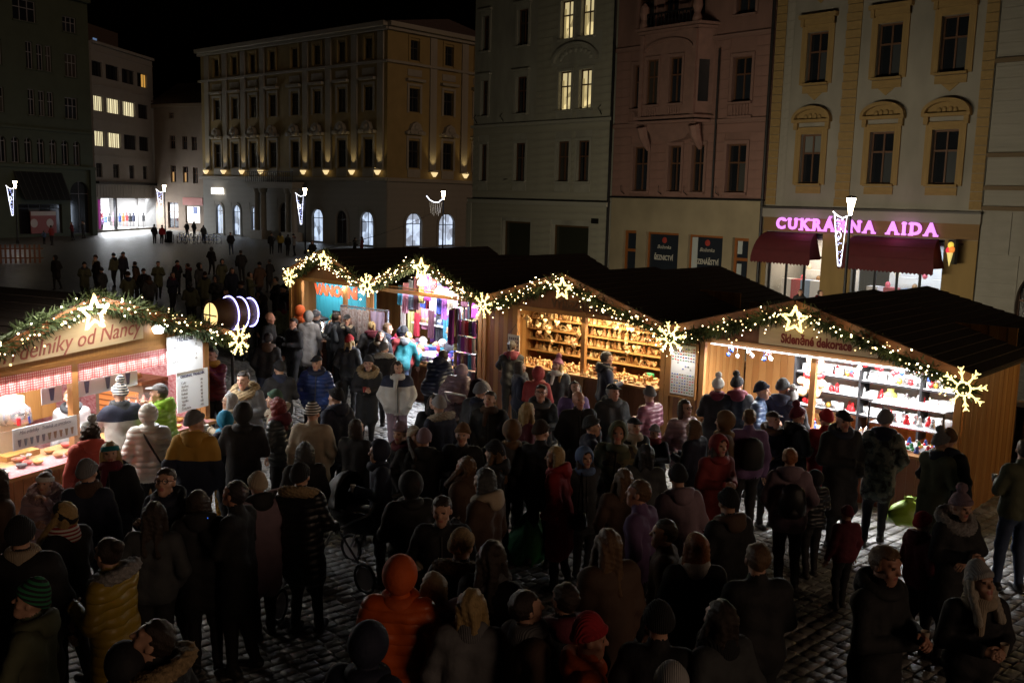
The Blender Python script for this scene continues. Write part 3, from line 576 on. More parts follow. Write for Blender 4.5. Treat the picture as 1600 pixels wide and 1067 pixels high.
def palace():
    hl = (-35.84, 113.0); xd = (.74195, -.67046); Wd = 32.2
    R = bld('palace', hl, xd, 'baroque corner palace lit by golden uplights, arched ground floor windows'); M_pal = mat('palace_yellow_plaster', (.27, .195, .075), .85, noise=.2, nscale=1, bump=.2, bscale=8); M_pil = mat('palace_pale_trim', (.28, .255, .21), .85, noise=.2, nscale=2, bump=.2, bscale=9)
    M_pg = mat('palace_ground_floor', (.25, .235, .205), .85, noise=.2, nscale=.8, bump=.25, bscale=9)
    up_m = mat('uplight_glow', (.8, .6, .3), .5, emit=(1, .74, .36), estr=1.0, sample=False)
    def face(root, Wd, axes, pil, arcs, dark=(), D=14, sx=1.0):
        wins = [(x - w / 2 * sx, x + w / 2 * sx, z0, z1) for x in axes for (w, z0, z1) in ((1.4, 7.5, 10.05), (1.35, 12.7, 14.85), (1.15, 17.4, 19.2))]
        wall_mesh(Wd, 6.2, 20.4, wins, .4, D, False).build('wall', M_pal, root); wall_mesh(Wd, 0, 6.2, [a for a in arcs], .3, D, False).build('ground_floor_wall', M_pg, root)
        for o in wins:
            x0, x1, a, c = o; window(root, o, y=.25, fm=mat('palace_frame', (.03, .028, .025), .5), t=.08)
            for (u, v) in ((x0 - .25, x0 - .004), (x1 + .004, x1 + .25)): bbx('surround', M_pil if a < 16 else M_pal, root, u, v, -.1, 0, a - .1, c + .2)
            bbx('surround', M_pil if a < 16 else M_pal, root, x0 - .25, x1 + .25, -.11, 0, c + .204, c + .42)
            if 12 < a < 13: bbx('hood_mould', M_pil, root, x0 - .45, x1 + .45, -.4, 0, c + .62, c + .85); bbx('panel', M_pil, root, x0 - .2, x1 + .2, -.08, 0, c + 1.1, c + 1.7)
            if a < 8:
                cx = (x0 + x1) / 2
                MB().prism([(cx - 1.15, c + .55), (cx - 1.2, c + .8), (cx - .75, c + .95), (cx - .5, c + 1.5), (cx, c + 1.75), (cx + .5, c + 1.5), (cx + .75, c + .95), (cx + 1.2, c + .8), (cx + 1.15, c + .55)][::-1], -.42, 0).build('pediment', M_pil, root)
                for dx, dz, s in ((-.6, .75, .3), (.6, .75, .3), (0, 1.2, .34), (-.3, .72, .22), (.3, .72, .22)): link('ornament', _sh['knob'], root, (cx + dx, -.44, c + dz), None, (s, .16, s * .8), M_pil)
                bbx('apron', M_pil, root, x0 - .1, x1 + .1, -.08, 0, a - .9, a - .12)
        for x in pil:
            bbx('pilaster', M_pil, root, x - .42, x + .42, -.16, 0, 7.2, 16.9); bbx('pilaster', M_pil, root, x - .42, x + .42, -.14, 0, 17.15, 19.7)
            bk = MB().lathe([(.12, 0), (.3, .3), (.34, .42)], 10).build('uplight', up_m, root, loc=(x, -.4, 6.75))
            MB().bb(-.4, .4, -.2, .25, .5, .62).build('ledge', M_pil, bk)
            spot(root, (x, -.62, 7.35), (math.radians(180 - 9), 0, 0), 150, (1, .72, .30), 70, .8, .08); spot(root, (x, -.5, 7.0), (math.radians(-25), 0, 0), 14, (1, .72, .32), 80, .8, .05)
        for (z, h, pr) in ((6.2, .32, .35), (16.9, .22, .3), (19.75, .25, .35), (20.05, .4, .7)): bbx('cornice', M_pil, root, -.2, Wd + .2, -pr, 0, z, z + h)
        for a in arcs:
            lit = a not in dark
            arch_window(root, *a, M_pg, mat('palace_frame', (.03, .03, .03), .5), M_lit_blue if lit else M_glass_dark, y=.16, d=.28)
            w = a[1] - a[0]; cx = (a[0] + a[1]) / 2; n = 12; b = MB(); r0, r1 = w / 2 + .02, w / 2 + .3; zc = a[3] - w / 2
            for i in range(n): b.prism([(cx - r * math.cos(math.pi * j / n), zc + r * math.sin(math.pi * j / n)) for r, j in ((r0, i), (r1, i), (r1, i + 1), (r0, i + 1))], -.08, 0)
            b.build('archivolt', M_pg, root)
            for s in (-1, 1): bbx('jamb', M_pg, root, min(cx + s * (w / 2 + .02), cx + s * (w / 2 + .3)), max(cx + s * (w / 2 + .02), cx + s * (w / 2 + .3)), -.08, 0, 0, zc - .004)
        courses(root, M_pg, .05, Wd - .05, .2, 6.1, .62, [(a[0] - .32, a[1] + .32, a[2] - .3, a[3] + .32) for a in arcs], gap=.04, proud=.03)
    ax = [3.29, 6.87, 10.39, 13.98, 17.9, 21.62, 25.51, 29.5]; arcs = [(2.7, 4.1, .1, 3.4), (6.15, 7.6, .1, 3.4), (9.8, 11.3, .1, 3.4), (15.0, 17.0, .1, 3.9), (20.75, 22.5, .1, 3.35), (24.6, 26.3, .1, 3.3), (28.4, 30.3, .1, 3.3)]
    face(R, Wd, ax, [1.33, 4.99, 8.61, 12.2, 19.76, 23.5, 27.5, 31.3], arcs, (arcs[3], arcs[5]))
    # portal with columns and balcony
    for x in (12.3, 13.4, 17.9, 18.9):
        MB().lathe([(.45, 0), (.45, .5), (.34, .55), (.33, 3.9), (.3, 4.6), (.42, 4.7), (.48, 5.1)], 14, (x, -.9, .2)).build('column', M_pil, R); MB().bb(x - .55, x + .55, -1.5, -.3, 0, .9).build('plinth', M_pil, R)
    bbx('entablature', M_pil, R, 11.5, 19.6, -1.6, -.36, 5.35, 5.75); bbx('balcony_slab', M_pil, R, 11.2, 19.9, -1.8, -.36, 5.75, 5.95)
    for k in range(24): bbx('balcony_bar', M_dark_metal, R, 11.4 + k * .36, 11.44 + k * .36, -1.7, -1.66, 5.95, 6.95)
    bbx('balcony_rail', M_dark_metal, R, 11.3, 19.8, -1.73, -1.63, 6.95, 7.02)
    text('sign_lettering', 'HELVETIA', .95, mat('warm_white_neon', (.9, .9, .8), .5, emit=(1, .93, .84), estr=2.6, sample=False), R, (3.45, -.25, 4.85), (math.pi / 2, 0, 0), .04, .03, sx=.62); point(R, (3.4, -.9, 4.8), 22, (1, .9, .75), .3)
    for a in (arcs[0], arcs[1], arcs[2], arcs[4], arcs[6]): area(R, ((a[0] + a[1]) / 2, -.1, 1.6), (math.radians(-90), 0, 0), 1.2, 2.4, 40, (.7, .82, 1), spread=120)
    roof_prism(R, Wd, 14, 20.4, M_roof, 1.2, .6)
    S = link('side_wing', None, R, (Wd, 0, 0), (0, 0, math.atan2(.74447, .66766) - math.atan2(xd[1], xd[0])))
    sa = [(2.4, 4.4, .1, 3.25), (6.7, 8.8, .1, 3.2), (10.8, 12.8, .1, 3.2)]
    face(S, 24, [3.3, 7.75, 12, 16.5], [5.65, 9.9], sa, (), 6)
    return R
palace()
def left_buildings():
    a = (-48.63, 92.4); xd = ((-44.06 + 48.63) / 11.54, 10.6 / 11.54); ox = -16
    M_gr = mat('dark_green_plaster', (.055, .07, .045), .85, noise=.25, nscale=.8, bump=.2); M_fw = mat('pale_window_frame', (.2, .2, .21), .5)
    R = bld('green_house', (a[0] + xd[0] * ox, a[1] + xd[1] * ox), xd, 'dark green house with arched windows at the far left'); k = -ox; Wd = 11.5 + k
    wins = [(3.85, 4.65, 16.05, 18.6), (5.06, 5.82, 16.05, 18.5), (6.1, 6.85, 16.05, 18.5), (8.4, 9.9, 15.85, 18.1), (3.85, 4.65, 11.7, 14.15), (5.06, 5.82, 11.7, 14.1), (6.1, 6.85, 11.7, 14.1), (8.2, 9.8, 11.7, 13.8), (8.3, 10, 20.2, 21.7), (2.6, 5.2, 20.4, 22.4), (.2, 1.2, 11.7, 14), (.2, 1.2, 16, 18.4), (-4, -2.8, 11.7, 14), (-4, -2.8, 16, 18.4)]
    arc = [(x, x + .88, 7.1, 9.52) for x in (.3, 1.75, 3.2, 4.65, 6.1, 7.56, 9.03)]; door = [(8.4, 10.9, .2, 5.5)]; shop = [(2.2, 7.3, .3, 3.2)]
    sh = lambda L: [(o[0] + k, o[1] + k, o[2], o[3]) for o in L]
    wins, arc, door, shop = sh(wins), sh(arc), sh(door), sh(shop)
    wall_mesh(Wd, 0, 24, wins + arc + door + shop, .35).build('wall', M_gr, R); roof_prism(R, Wd, 9, 24, M_roof)
    for o in wins: window(R, o, fm=M_fw, sill=M_gr, mull=2 if o[1] - o[0] > 1.3 else 1)
    for o in arc: arch_window(R, *o, M_gr, M_fw, M_glass_dark)
    arch_window(R, *door[0], M_gr, mat('door_brown', (.05, .035, .025), .5), M_glass_dark)
    window(R, shop[0], fm=M_dark_metal, mull=3, trans=(.85,))
    aw = MB().add([(k + 1.8, 0, 6.3), (k + 7.5, 0, 6.3), (k + 7.4, -1.3, 3.6), (k + 1.9, -1.3, 3.6)], [(0, 1, 2, 3), (3, 2, 1, 0)]).build('awning', mat('black_canvas', (.02, .02, .02), .7), R)
    for i in range(9): MB().tube([(k + 1.9 + i * .68, -.02, 6.31), (k + 2.0 + i * .66, -1.31, 3.61)], .025, 5).build('rib', mat('canvas_rib', (.05, .05, .05), .6), aw)
    pn = MB().bb(k + 3.1, k + 6.1, -.5, -.42, .35, 2.5).build('hoarding', mat('red_poster', (.22, .05, .04), .6), R); cube('poster_band', mat('poster_pale', (.4, .36, .34), .6), pn, (k + 4.6, -.51, 2.28), (2.95, .02, .4))
    for x in (3.45, 5.3): MB().lathe([(.02, 0), (.42, .001), (.42, .02), (.02, .03)], 20, axis='y').build('poster_disc', MC['poster_pale'], pn, loc=(k + x, -.54, 1.35))
    for o in ((6.8, 21.9), (10.9, 7.0)): pass
    bbx('cornice', M_gr, R, 0, Wd, -.4, 0, 6.7, 7.0); bbx('cornice', M_gr, R, 0, Wd, -.2, 0, 10.3, 10.55); bbx('cornice', M_gr, R, 0, Wd, -.5, 0, 23.4, 24.0); bbx('corner_pier', M_gr, R, Wd - .6, Wd + .05, -.25, 0, 0, 6.7)
    # white modern department store
    a = (-46.05, 108.); xd = (1.3088 / 14.06, 14 / 14.06)
    M_wh = mat('pale_grey_render', (.22, .21, .20), .85, noise=.12, nscale=1, bump=.15); R = bld('department_store', a, xd, 'pale modern store with bright clothes shop on street level'); Wd = 14.4
    rows = [[(.0 + .12, 2.32), (3.1, 6.0), (6.75, 9.7), (10.45, 12.95)]]
    w4 = [(x0, x1, 16.9, 18.5) for x0, x1 in rows[0]]; w3 = [(x0, x1, 13.2, 14.88) for x0, x1 in rows[0]]; w2 = [(x0, x1, 9.4, 11.1) for x0, x1 in rows[0]]; w1 = [(.3, 1.6, 6.05, 7.6), (4, 5.4, 6.05, 7.6), (7.8, 9, 6.05, 7.6), (11.2, 12.3, 6.05, 7.6)]
    shop = [(1.0, 14.2, .25, 3.75)]
    wall_mesh(Wd, 0, 20.5, w4 + w3 + w2 + w1 + shop, .35, 12).build('wall', M_wh, R)
    cw = mat('lit_curtain_window', (.7, .6, .4), .6, emit=(1, .88, .52), estr=1.0); cw2 = mat('lit_curtain_window_dim', (.7, .6, .4), .6, emit=(1, .86, .5), estr=.72); am = mat('lit_amber_window', (.6, .3, .1), .6, emit=(1, .52, .1), estr=.5)
    for o in w4: window(R, o, fm=M_dark_metal, mull=3, trans=(), panes=[M_glass_dark, M_glass_dark, am, am] if o[0] > 10 else None)
    for i, o in enumerate(w3): window(R, o, fm=M_dark_metal, mull=5, trans=(), panes=[cw, cw2] if i < 3 else None, t=.06)
    for i, o in enumerate(w2): window(R, o, fm=M_dark_metal, mull=5, trans=(), panes=[cw2, cw] if i < 2 else None, t=.06)
    for o in w1: window(R, o, fm=M_dark_metal)
    for i in range(22): bbx('cladding_rib', M_wh, R, .3 + i * .65, .36 + i * .65, -.05, 0, 3.9, 5.3)
    for z in (8.4, 12.3, 16.0, 19.6): bbx('band', M_wh, R, 0, Wd, -.06, 0, z, z + .12)
    bbx('canopy', M_dark_metal, R, -.1, Wd + .1, -.5, 0, 5.35, 5.65); bbx('cornice', M_wh, R, 0, Wd, -.3, 0, 20.3, 20.6)
    MB().bb(.5, 11, 2.5, 9, 20.5, 23).build('attic', mat('brown_attic', (.06, .04, .03), .8), R)
    for x in (3.0, 5.2): cube('attic_window', mat('blue_lit', (.2, .3, .5), .4, emit=(.3, .5, .9), estr=.25), R, (x + .4, 2.48, 21.2), (.8, .06, .8))
    x0, x1, z0, z1 = shop[0]
    MB().bb(x0, x1, 6, 6.1, 0, 3.7).build('shop_back_wall', mat('shop_white', (.85, .86, .88), .6), R); MB().bb(x0, x1, .4, 6, 0, .2).build('shop_floor', mat('shop_tiles', (.6, .6, .6), .3), R); MB().bb(x0, x1, .4, 6, 3.72, 3.78).build('shop_ceiling', mat('shop_light_ceiling', (.9, .9, .9), .6, emit=(.9, .95, 1), estr=1.4), R)
    area(R, (7.5, 2.5, 3.65), (0, 0, 0), 12, 4, 2600, (.92, .96, 1)); area(R, (7.5, .5, 2.2), (math.radians(-60), 0, 0), 12, 2.0, 1300, (.92, .96, 1))
    bbx('pier', M_dark_metal, R, 4.4, 4.7, .05, .35, .25, 3.75); bbx('pier', M_wh, R, 9.6, 9.75, .05, .35, .25, 3.75)
    bbx('signage_strip', mat('magenta_sign', (.3, .02, .2), .5, emit=(.5, .02, .4), estr=.3), R, .35, .8, -.05, -.01, .4, 3.6)
    return R, (x0, x1)
STORE, _ = left_buildings()
def street_end():
    a = (-44.74, 122.0); xd = (.8838, -.4679); M_b = mat('dull_beige_plaster', (.2, .15, .11), .85, noise=.2, nscale=1, bump=.2); M_w = mat('dull_white_plaster', (.2, .195, .19), .85, noise=.15)
    R = bld('beige_house', a, xd, 'beige three storey house between the store and the palace'); Wd = 16
    ws = [(2.86, 3.73, 9.8, 11.4), (4.95, 5.75, 9.7, 11.3), (6.5, 7.35, 9.6, 11.2), (2.9, 3.75, 5.8, 7.8), (4.95, 5.8, 5.8, 7.7), (6.6, 7.4, 5.7, 7.6), (9, 9.9, 9.6, 11.2), (9, 9.9, 5.7, 7.6), (2.8, 3.6, 13.4, 14.1)]; sp = [(5.2, 7.6, .9, 3.0), (2.2, 4, .2, 3.4)]
    wall_mesh(Wd, 0, 15.1, ws + sp, .3).build('wall', M_b, R); bbx('cornice', M_b, R, 0, Wd, -.3, 0, 14.7, 15.1); roof_prism(R, Wd, 9, 15.1, M_roof, 3)
    am = mat('amber_pane', (.4, .2, .1), .5, emit=(1, .6, .2), estr=.35)
    for i, o in enumerate(ws): window(R, o, fm=M_wood_frame, panes=[am, M_glass_dark, M_glass_dark, M_glass_dark] if i in (3, 4) else None)
    window(R, sp[0], fm=M_wood_frame, pane=mat('lit_small_shop', (.8, .8, .8), .5, emit=(1, .9, .75), estr=.9), mull=1, trans=()); window(R, sp[1], fm=M_wood_frame)
    bbx('shop_fascia', mat('red_brown_fascia', (.25, .06, .04), .6), R, 4.9, 8.2, -.12, 0, 3.1, 4.0); bbx('blue_sign', mat('blue_sign', (.02, .05, .2), .5, emit=(.1, .2, .6), estr=.2), R, 6.9, 7.5, -.4, -.3, 2.1, 2.9)
    area(R, (6.4, -.2, 1.9), (math.radians(-90), 0, 0), 2.2, 1.8, 60, (1, .88, .7))
    T = bld('white_gable_wall', (-45.6, 121.4), (.9, .436), 'narrow whitewashed wall beside the modern store'); MB().bb(0, 2.2, 0, 6, 0, 15.4).build('wall', M_w, T); MB().bb(-.05, 2.25, -.05, 6, 15.4, 15.55).build('coping', M_roof, T)
    T['category'] = 'wall'
street_end()
# ------------------------------------------------------------------ market stalls
M_plank = mat('stall_honey_planks', (.33, .15, .04), .55, noise=.35, nscale=5, stretch=(6, 6, .6), bump=.15, bscale=30)
M_plank2 = mat('stall_honey_planks_pale', (.40, .20, .06), .55, noise=.35, nscale=4, stretch=(7, 7, .5), bump=.15, bscale=30)
M_plankd = mat('stall_red_brown_planks', (.20, .07, .022), .55, noise=.35, nscale=5, stretch=(6, 6, .6), bump=.15, bscale=30)
M_roofb = mat('stall_roof_boards', (.032, .021, .016), .85, spec=.25, noise=.4, nscale=4, stretch=(1, .3, 1), bump=.2, bscale=25)
M_sign = mat('sign_board_plywood', (.58, .46, .30), .6, noise=.2, nscale=3, stretch=(1, 1, 5))
M_bulb = mat('warm_led_bulb', (1, .9, .7), .4, emit=(1, .74, .38), estr=8, sample=False)
M_bulb2 = mat('warm_led_bulb_soft', (1, .85, .6), .4, emit=(1, .66, .28), estr=2.2, sample=False); M_bulb3 = mat('warm_led_bulb_bright', (1, .9, .7), .4, emit=(1, .78, .46), estr=16, sample=False)
M_rope = mat('warm_led_tube', (1, .9, .6), .4, emit=(1, .80, .30), estr=2.0, sample=False)
M_coolrope = mat('cool_led_tube', (.9, .95, 1), .4, emit=(.86, .88, 1), estr=2.2, sample=False)
M_tube = mat('fluorescent_tube', (1, 1, 1), .4, emit=(.95, .97, 1), estr=6, sample=False)
M_fir = mat('fir_needles', (.042, .065, .017), .7, noise=.5, nscale=9)
M_red = mat('red_gloss', (.55, .02, .025), .25); M_whiteg = mat('white_gloss', (.8, .8, .8), .3); M_silver = mat('silver_gloss', (.7, .7, .72), .2, metal=.8); M_bluec = mat('blue_gloss', (.04, .09, .4), .25); M_goldc = mat('gold_gloss', (.6, .38, .08), .25, metal=.6); M_greeng = mat('green_gloss', (.03, .25, .07), .3)
M_cleargl = mat('clear_glass_sheet', (.9, .95, 1), .03, alpha=.10)
MWORD = {'red_gloss': 'red', 'white_gloss': 'white', 'silver_gloss': 'silver', 'blue_gloss': 'blue', 'gold_gloss': 'gold', 'green_gloss': 'green', 'carved_wood_0': 'honey brown', 'carved_wood_1': 'brown', 'carved_wood_2': 'pale', 'carved_wood_3': 'dark brown'}
class Stall:
    def __init__(s, name, o, xd, label, cat='market stall'):
        s.k = 0.0; s.rz = math.atan2(xd[1], xd[0]); s.R = empty(name, (o[0], o[1], 0), s.rz, label, cat, 'wooden christmas market stalls'); s.M = Matrix.Translation((o[0], o[1], 0)) @ Matrix.Rotation(s.rz, 4, 'Z')
    def w(s, x, y, z): return s.M @ Vector((x, y, z))
def roof(S, W, px, e, pk, y0, y1, el=None, er=None, ov=.0):
    el = e if el is None else el; er = e if er is None else er
    R = MB().add([(0, y0, el), (px, y0, pk), (W, y0, er), (W, y0, er - .05), (px, y0, pk - .06), (0, y0, el - .05), (0, y1, el), (px, y1, pk), (W, y1, er), (W, y1, er - .05), (px, y1, pk - .06), (0, y1, el - .05)],
        [(0, 1, 4, 5), (1, 2, 3, 4), (6, 11, 10, 7), (7, 10, 9, 8), (0, 6, 7, 1), (1, 7, 8, 2), (5, 4, 10, 11), (4, 3, 9, 10), (0, 5, 11, 6), (2, 8, 9, 3)]).build('roof', M_roofb, S.R)
    for (xa, za, xb, zb) in ((0, el, px, pk), (px, pk, W, er)):
        L = math.hypot(xb - xa, zb - za); n = max(5, round(L / .24)); ang = math.atan2(zb - za, xb - xa)
        for i in range(n):
            t = (i + .5) / n; up = 1 if zb > za else -1
            cube('roof_board', M_roofb, R, (xa + (xb - xa) * t - math.sin(ang) * .025, (y0 + y1) / 2, za + (zb - za) * t + math.cos(ang) * .025), (L / n * 1.06, y1 - y0 + .04 + .02 * (i % 2), .022), (0, -ang + up * .07, 0))
    for (xa, za, xb, zb) in ((0, el, px, pk), (px, pk, W, er)):
        L = math.hypot(xb - xa, zb - za); ang = math.atan2(zb - za, xb - xa)
        cube('bargeboard', M_plankd, R, ((xa + xb) / 2, y0 - .03, (za + zb) / 2 - .06), (L, .025, .15), (0, -ang, 0))
    return R
def planks(S, name, m, x0, x1, y, z0, z1, w=.12, axis='x', t=.022, side=1):
    n = max(1, round((x1 - x0) / w)); w = (x1 - x0) / n
    for i in range(n):
        c = x0 + (i + .5) * w
        mm = m[i % len(m)] if isinstance(m, list) else m
        if axis == 'x': cube(name, mm, S.R, (c, y + .003 * (i % 2), (z0 + z1) / 2), (w - .006, t, z1 - z0))
        else: cube(name, mm, S.R, (y + .003 * (i % 2), c, (z0 + z1) / 2), (t, w - .006, z1 - z0))
def garland(S, pts, label, n=4200, seed=0, bulbs=70, y=-.16, lights=7, thick=.165):
    pts = [(p[0] - S.k * y, p[1]) for p in pts]; rng = np.random.RandomState(seed); G = empty('garland', S.w(pts[0][0], y, pts[0][1]), S.rz, label, 'garland', 'lit fir garlands on stall gables')
    ox, oz = pts[0]; P = np.array(pts, float); seg = np.hypot(*(P[1:] - P[:-1]).T); cum = np.concatenate([[0], np.cumsum(seg)]); T = cum[-1]
    def pos(t):
        i = np.clip(np.searchsorted(cum, t) - 1, 0, len(seg) - 1); f = (t - cum[i]) / seg[i]; return P[i] + (P[i + 1] - P[i]) * f[..., None] if hasattr(f, 'shape') else P[i] + (P[i + 1] - P[i]) * f
    n = int(n * T / 5); t = rng.rand(n) * T; c = pos(t); rad = thick * (.8 + .35 * np.sin(t * 7 + seed))
    th = rng.rand(n) * 2 * math.pi; rr = rng.rand(n) * rad * .55
    b = np.stack([c[:, 0] - ox, np.sin(th) * rr, c[:, 1] - oz + np.cos(th) * rr - .06 - .04 * np.abs(np.sin(t * 3))], 1)
    d = np.stack([rng.normal(0, .8, n), np.sin(th) * .8 + rng.normal(0, .4, n) - .2, np.cos(th) * .9 - .25 + rng.normal(0, .4, n)], 1); d /= np.linalg.norm(d, axis=1)[:, None]
    L = .08 + rng.rand(n) * .14; sd = np.cross(d, rng.normal(0, 1, (n, 3))); sd /= np.linalg.norm(sd, axis=1)[:, None]; w = .008 + rng.rand(n)[:, None] * .007
    V = np.concatenate([b - sd * w, b + sd * w, b + d * L[:, None] * .6 + sd * w * .9, b + d * L[:, None], b + d * L[:, None] * .6 - sd * w * .9], 1).reshape(-1, 3)
    me = bpy.data.meshes.new('foliage'); me.from_pydata(V.tolist(), [], [tuple(range(5 * i, 5 * i + 5)) for i in range(n)]); me.materials.append(M_fir); link('foliage', me, G)
    MB().tube([(p[0] - ox, 0, p[1] - oz) for p in pos(np.linspace(0, T, 30))], .03, 6).build('core', M_fir, G)
    bm = slotmesh('bulb', lambda: sphere_mb(1, 8, 5), True)
    for i in range(int(bulbs * 1.7)):
        tt = rng.rand() * T; c = pos(np.array([tt]))[0]; drop = rng.rand() ** 3 * .30
        link('bulb', bm, G, (c[0] - ox + rng.normal(0, .03), -.14 - rng.rand() * .1, c[1] - oz - .04 + rng.normal(0, .085) - drop), None, (.0085 + rng.rand() ** 2 * .010,) * 3, [M_bulb, M_bulb, M_bulb2, M_bulb2, M_bulb3][rng.randint(5)])
    for i in range(lights):
        c = pos(np.array([T * (i + .5) / lights]))[0]; point(G, (c[0] - ox, -.32, c[1] - oz - .05), 2.2, (1, .76, .38), .12)
    return G
def star(S, x, z, label, R=.27, y=-.34):
    o = empty('star_light', S.w(x - S.k * y, y, z), S.rz, label, 'star light', 'lit stars on stall gables')
    pts = []
    for i in range(10):
        a = math.pi / 2 + i * math.pi / 5; r = R if i % 2 == 0 else R * .45; pts.append((r * math.cos(a), 0, r * math.sin(a)))
    MB().tube(pts, .011, 6, True).tube([(p[0] * .74, -.004, p[2] * .74) for p in pts], .009, 6, True).build('frame', M_rope, o)
    bm = slotmesh('bulb', lambda: sphere_mb(1, 8, 5))
    for i in range(10):
        p, q = Vector(pts[i]), Vector(pts[(i + 1) % 10])
        for k in range(5): link('bulb', bm, o, p.lerp(q, (k + .3) / 5) + Vector((random.gauss(0, .005), -.01, random.gauss(0, .005))), None, (.017,) * 3, M_rope)
    point(o, (0, -.15, 0), 1.6, (1, .82, .4), .15)
    return o
def snowflake(S, x, z, label, R=.3, y=-.34):
    o = empty('snowflake_light', S.w(x - S.k * y, y, z), S.rz, label, 'snowflake light', 'lit snowflakes at stall eaves'); b = MB()
    for i in range(8):
        a = i * math.pi / 4 + .2; c, s = math.cos(a), math.sin(a)
        b.tube([(c * R * .3, 0, s * R * .3), (c * R, 0, s * R)], .014, 5)
        for q in (.62, .85):
            for sg in (-.6, .6): b.tube([(c * R * q, 0, s * R * q), (c * R * q + math.cos(a + sg) * R * .24, 0, s * R * q + math.sin(a + sg) * R * .24)], .008, 5)
    b.tube([(math.cos(t) * R * .32, 0, math.sin(t) * R * .32) for t in [k * math.pi / 8 for k in range(16)]], .014, 5, True); b.build('frame', M_rope, o)
    bm = slotmesh('bulb', lambda: sphere_mb(1, 8, 5))
    for i in range(8):
        a = i * math.pi / 4 + .2
        for q in (.45, .7, .95): link('bulb', bm, o, (math.cos(a) * R * q, -.012, math.sin(a) * R * q), None, (.021,) * 3, M_rope)
    point(o, (0, -.15, 0), 1.6, (1, .82, .4), .15)
    return o
def body(S, W, D, e, px, pk, cz, wx0, wx1, posts, wt=2.3, gable=True, left=True, right=True, mfront=M_plankd, el=None, er=None, backwall=True, open_front=False):
    "post frame, counter, front panel, side, back and gable boards"
    el = e if el is None else el; er = e if er is None else er
    ztop = lambda x: (el + (pk - el) * x / px if x < px else pk + (er - pk) * (x - px) / (W - px)) - .1
    for x in posts: bbx('post', M_plank, S.R, x - .05, x + .05, -.03, .06, 0, min(ztop(x), wt + .1))
    if not open_front:
        planks(S, 'plank', mfront, wx0, wx1, 0.02, .03, cz - .05, .15)
        bbx('counter', M_plank, S.R, wx0 - .02, wx1 + .02, -.22, .75, cz - .045, cz)
    if wx0 > .15: planks(S, 'plank', [M_plank, M_plankd], .06, wx0 - .05, 0.02, .03, min(ztop(.1), wt), .13)
    if wx1 < W - .15: planks(S, 'plank', [M_plank, M_plankd], wx1 + .05, W - .06, 0.02, .03, min(ztop(W - .1), wt), .13)
    bbx('header_beam', M_plank, S.R, .05, W - .05, -.02, .05, wt, wt + .09)
    if gable:
        n = 24; xs = [.1 + (W - .2) * i / n for i in range(n)]; w = (W - .2) / n
        for x in xs:
            za, zb = ztop(x), ztop(x + w)
            if max(za, zb) > wt + .12: MB().add([(x + .003, 0.01, wt + .092), (x + w - .003, 0.01, wt + .092), (x + w - .003, 0.01, max(zb, wt + .1)), (x + .003, 0.01, max(za, wt + .1)), (x + .003, 0.035, wt + .092), (x + w - .003, 0.035, wt + .092), (x + w - .003, 0.035, max(zb, wt + .1)), (x + .003, 0.035, max(za, wt + .1))], [(0, 1, 2, 3), (7, 6, 5, 4), (0, 4, 5, 1), (3, 2, 6, 7)]).build('gable_board', M_plankd, S.R)
    if left: planks(S, 'plank', [M_plank, M_plank2], .08, D, .03, .02, ztop(.05) + .02, .13, 'y')
    if right: planks(S, 'plank', [M_plank, M_plank2, M_plank], .08, D, W - .03, .02, ztop(W - .05) + .02, .13, 'y')
    if backwall: planks(S, 'plank', [M_plank2, M_plank], .1, W - .1, D - .03, .02, wt + .5, .16)
    bbx('stall_floor', M_plankd, S.R, .05, W - .05, .05, D - .06, .0, .06)
    bbx('ceiling_board', M_plank2, S.R, .12, W - .12, .12, D - .12, wt + .12, wt + .14)
def item(name, key, fn, loc, sc, m, label, cat, group, rz=0, rot=None):
    o = link(name, slotmesh(key, fn), None, loc, rot or (0, 0, rz), sc, m)
    if m.name in MWORD and m.name not in ('white_gloss',) and cat not in ('tree topper',): label = MWORD[m.name] + ' ' + label
    return tag(o, label, cat, group)
ball = lambda: sphere_mb(1, 12, 8)
def heart_mb():
    pts = []
    for i in range(22):
        t = 2 * math.pi * i / 22; pts.append((16 * math.sin(t) ** 3 / 16, (13 * math.cos(t) - 5 * math.cos(2 * t) - 2 * math.cos(3 * t) - math.cos(4 * t)) / 16))
    return MB().prism(pts[::-1], -.12, .12)
def tree_mb():
    return MB().prism([(-.08, 0), (-.08, .12), (-.5, .12), (-.22, .42), (-.38, .42), (-.14, .7), (-.24, .7), (0, 1), (.24, .7), (.14, .7), (.38, .42), (.22, .42), (.5, .12), (.08, .12), (.08, 0)][::-1], -.1, .1)
def arch_mb():
    b = MB(); n = 12
    for i in range(n): b.prism([(r * math.cos(math.pi * j / n), r * math.sin(math.pi * j / n)) for r, j in ((.5, i), (.4, i), (.4, i + 1), (.5, i + 1))], -.1, .1)
    b.bb(-.5, .5, -.12, .12, -.06, 0)
    for x in (-.25, -.05, .18): b.prism([(x - .07, 0), (x + .07, 0), (x, .22)], -.05, .05)
    return b
def figurine_mb(): return MB().lathe([(.3, 0), (.32, .1), (.18, .55), (.14, .6), (.2, .72), (.14, .86), (.16, .87), (.01, 1.1)], 10)
def lantern_mb(): return MB().lathe([(.3, 0), (.3, .1), (.26, .12), (.26, .6), (.32, .62), (.1, .85), (.04, .9), (.04, 1)], 8)
def bowl_mb(): return MB().lathe([(.2, 0), (.45, .25), (.5, .4), (.46, .4), (.4, .25), (.1, .06)], 14)
def box_mb(): return MB().box((0, 0, .5), (1, 1, 1))
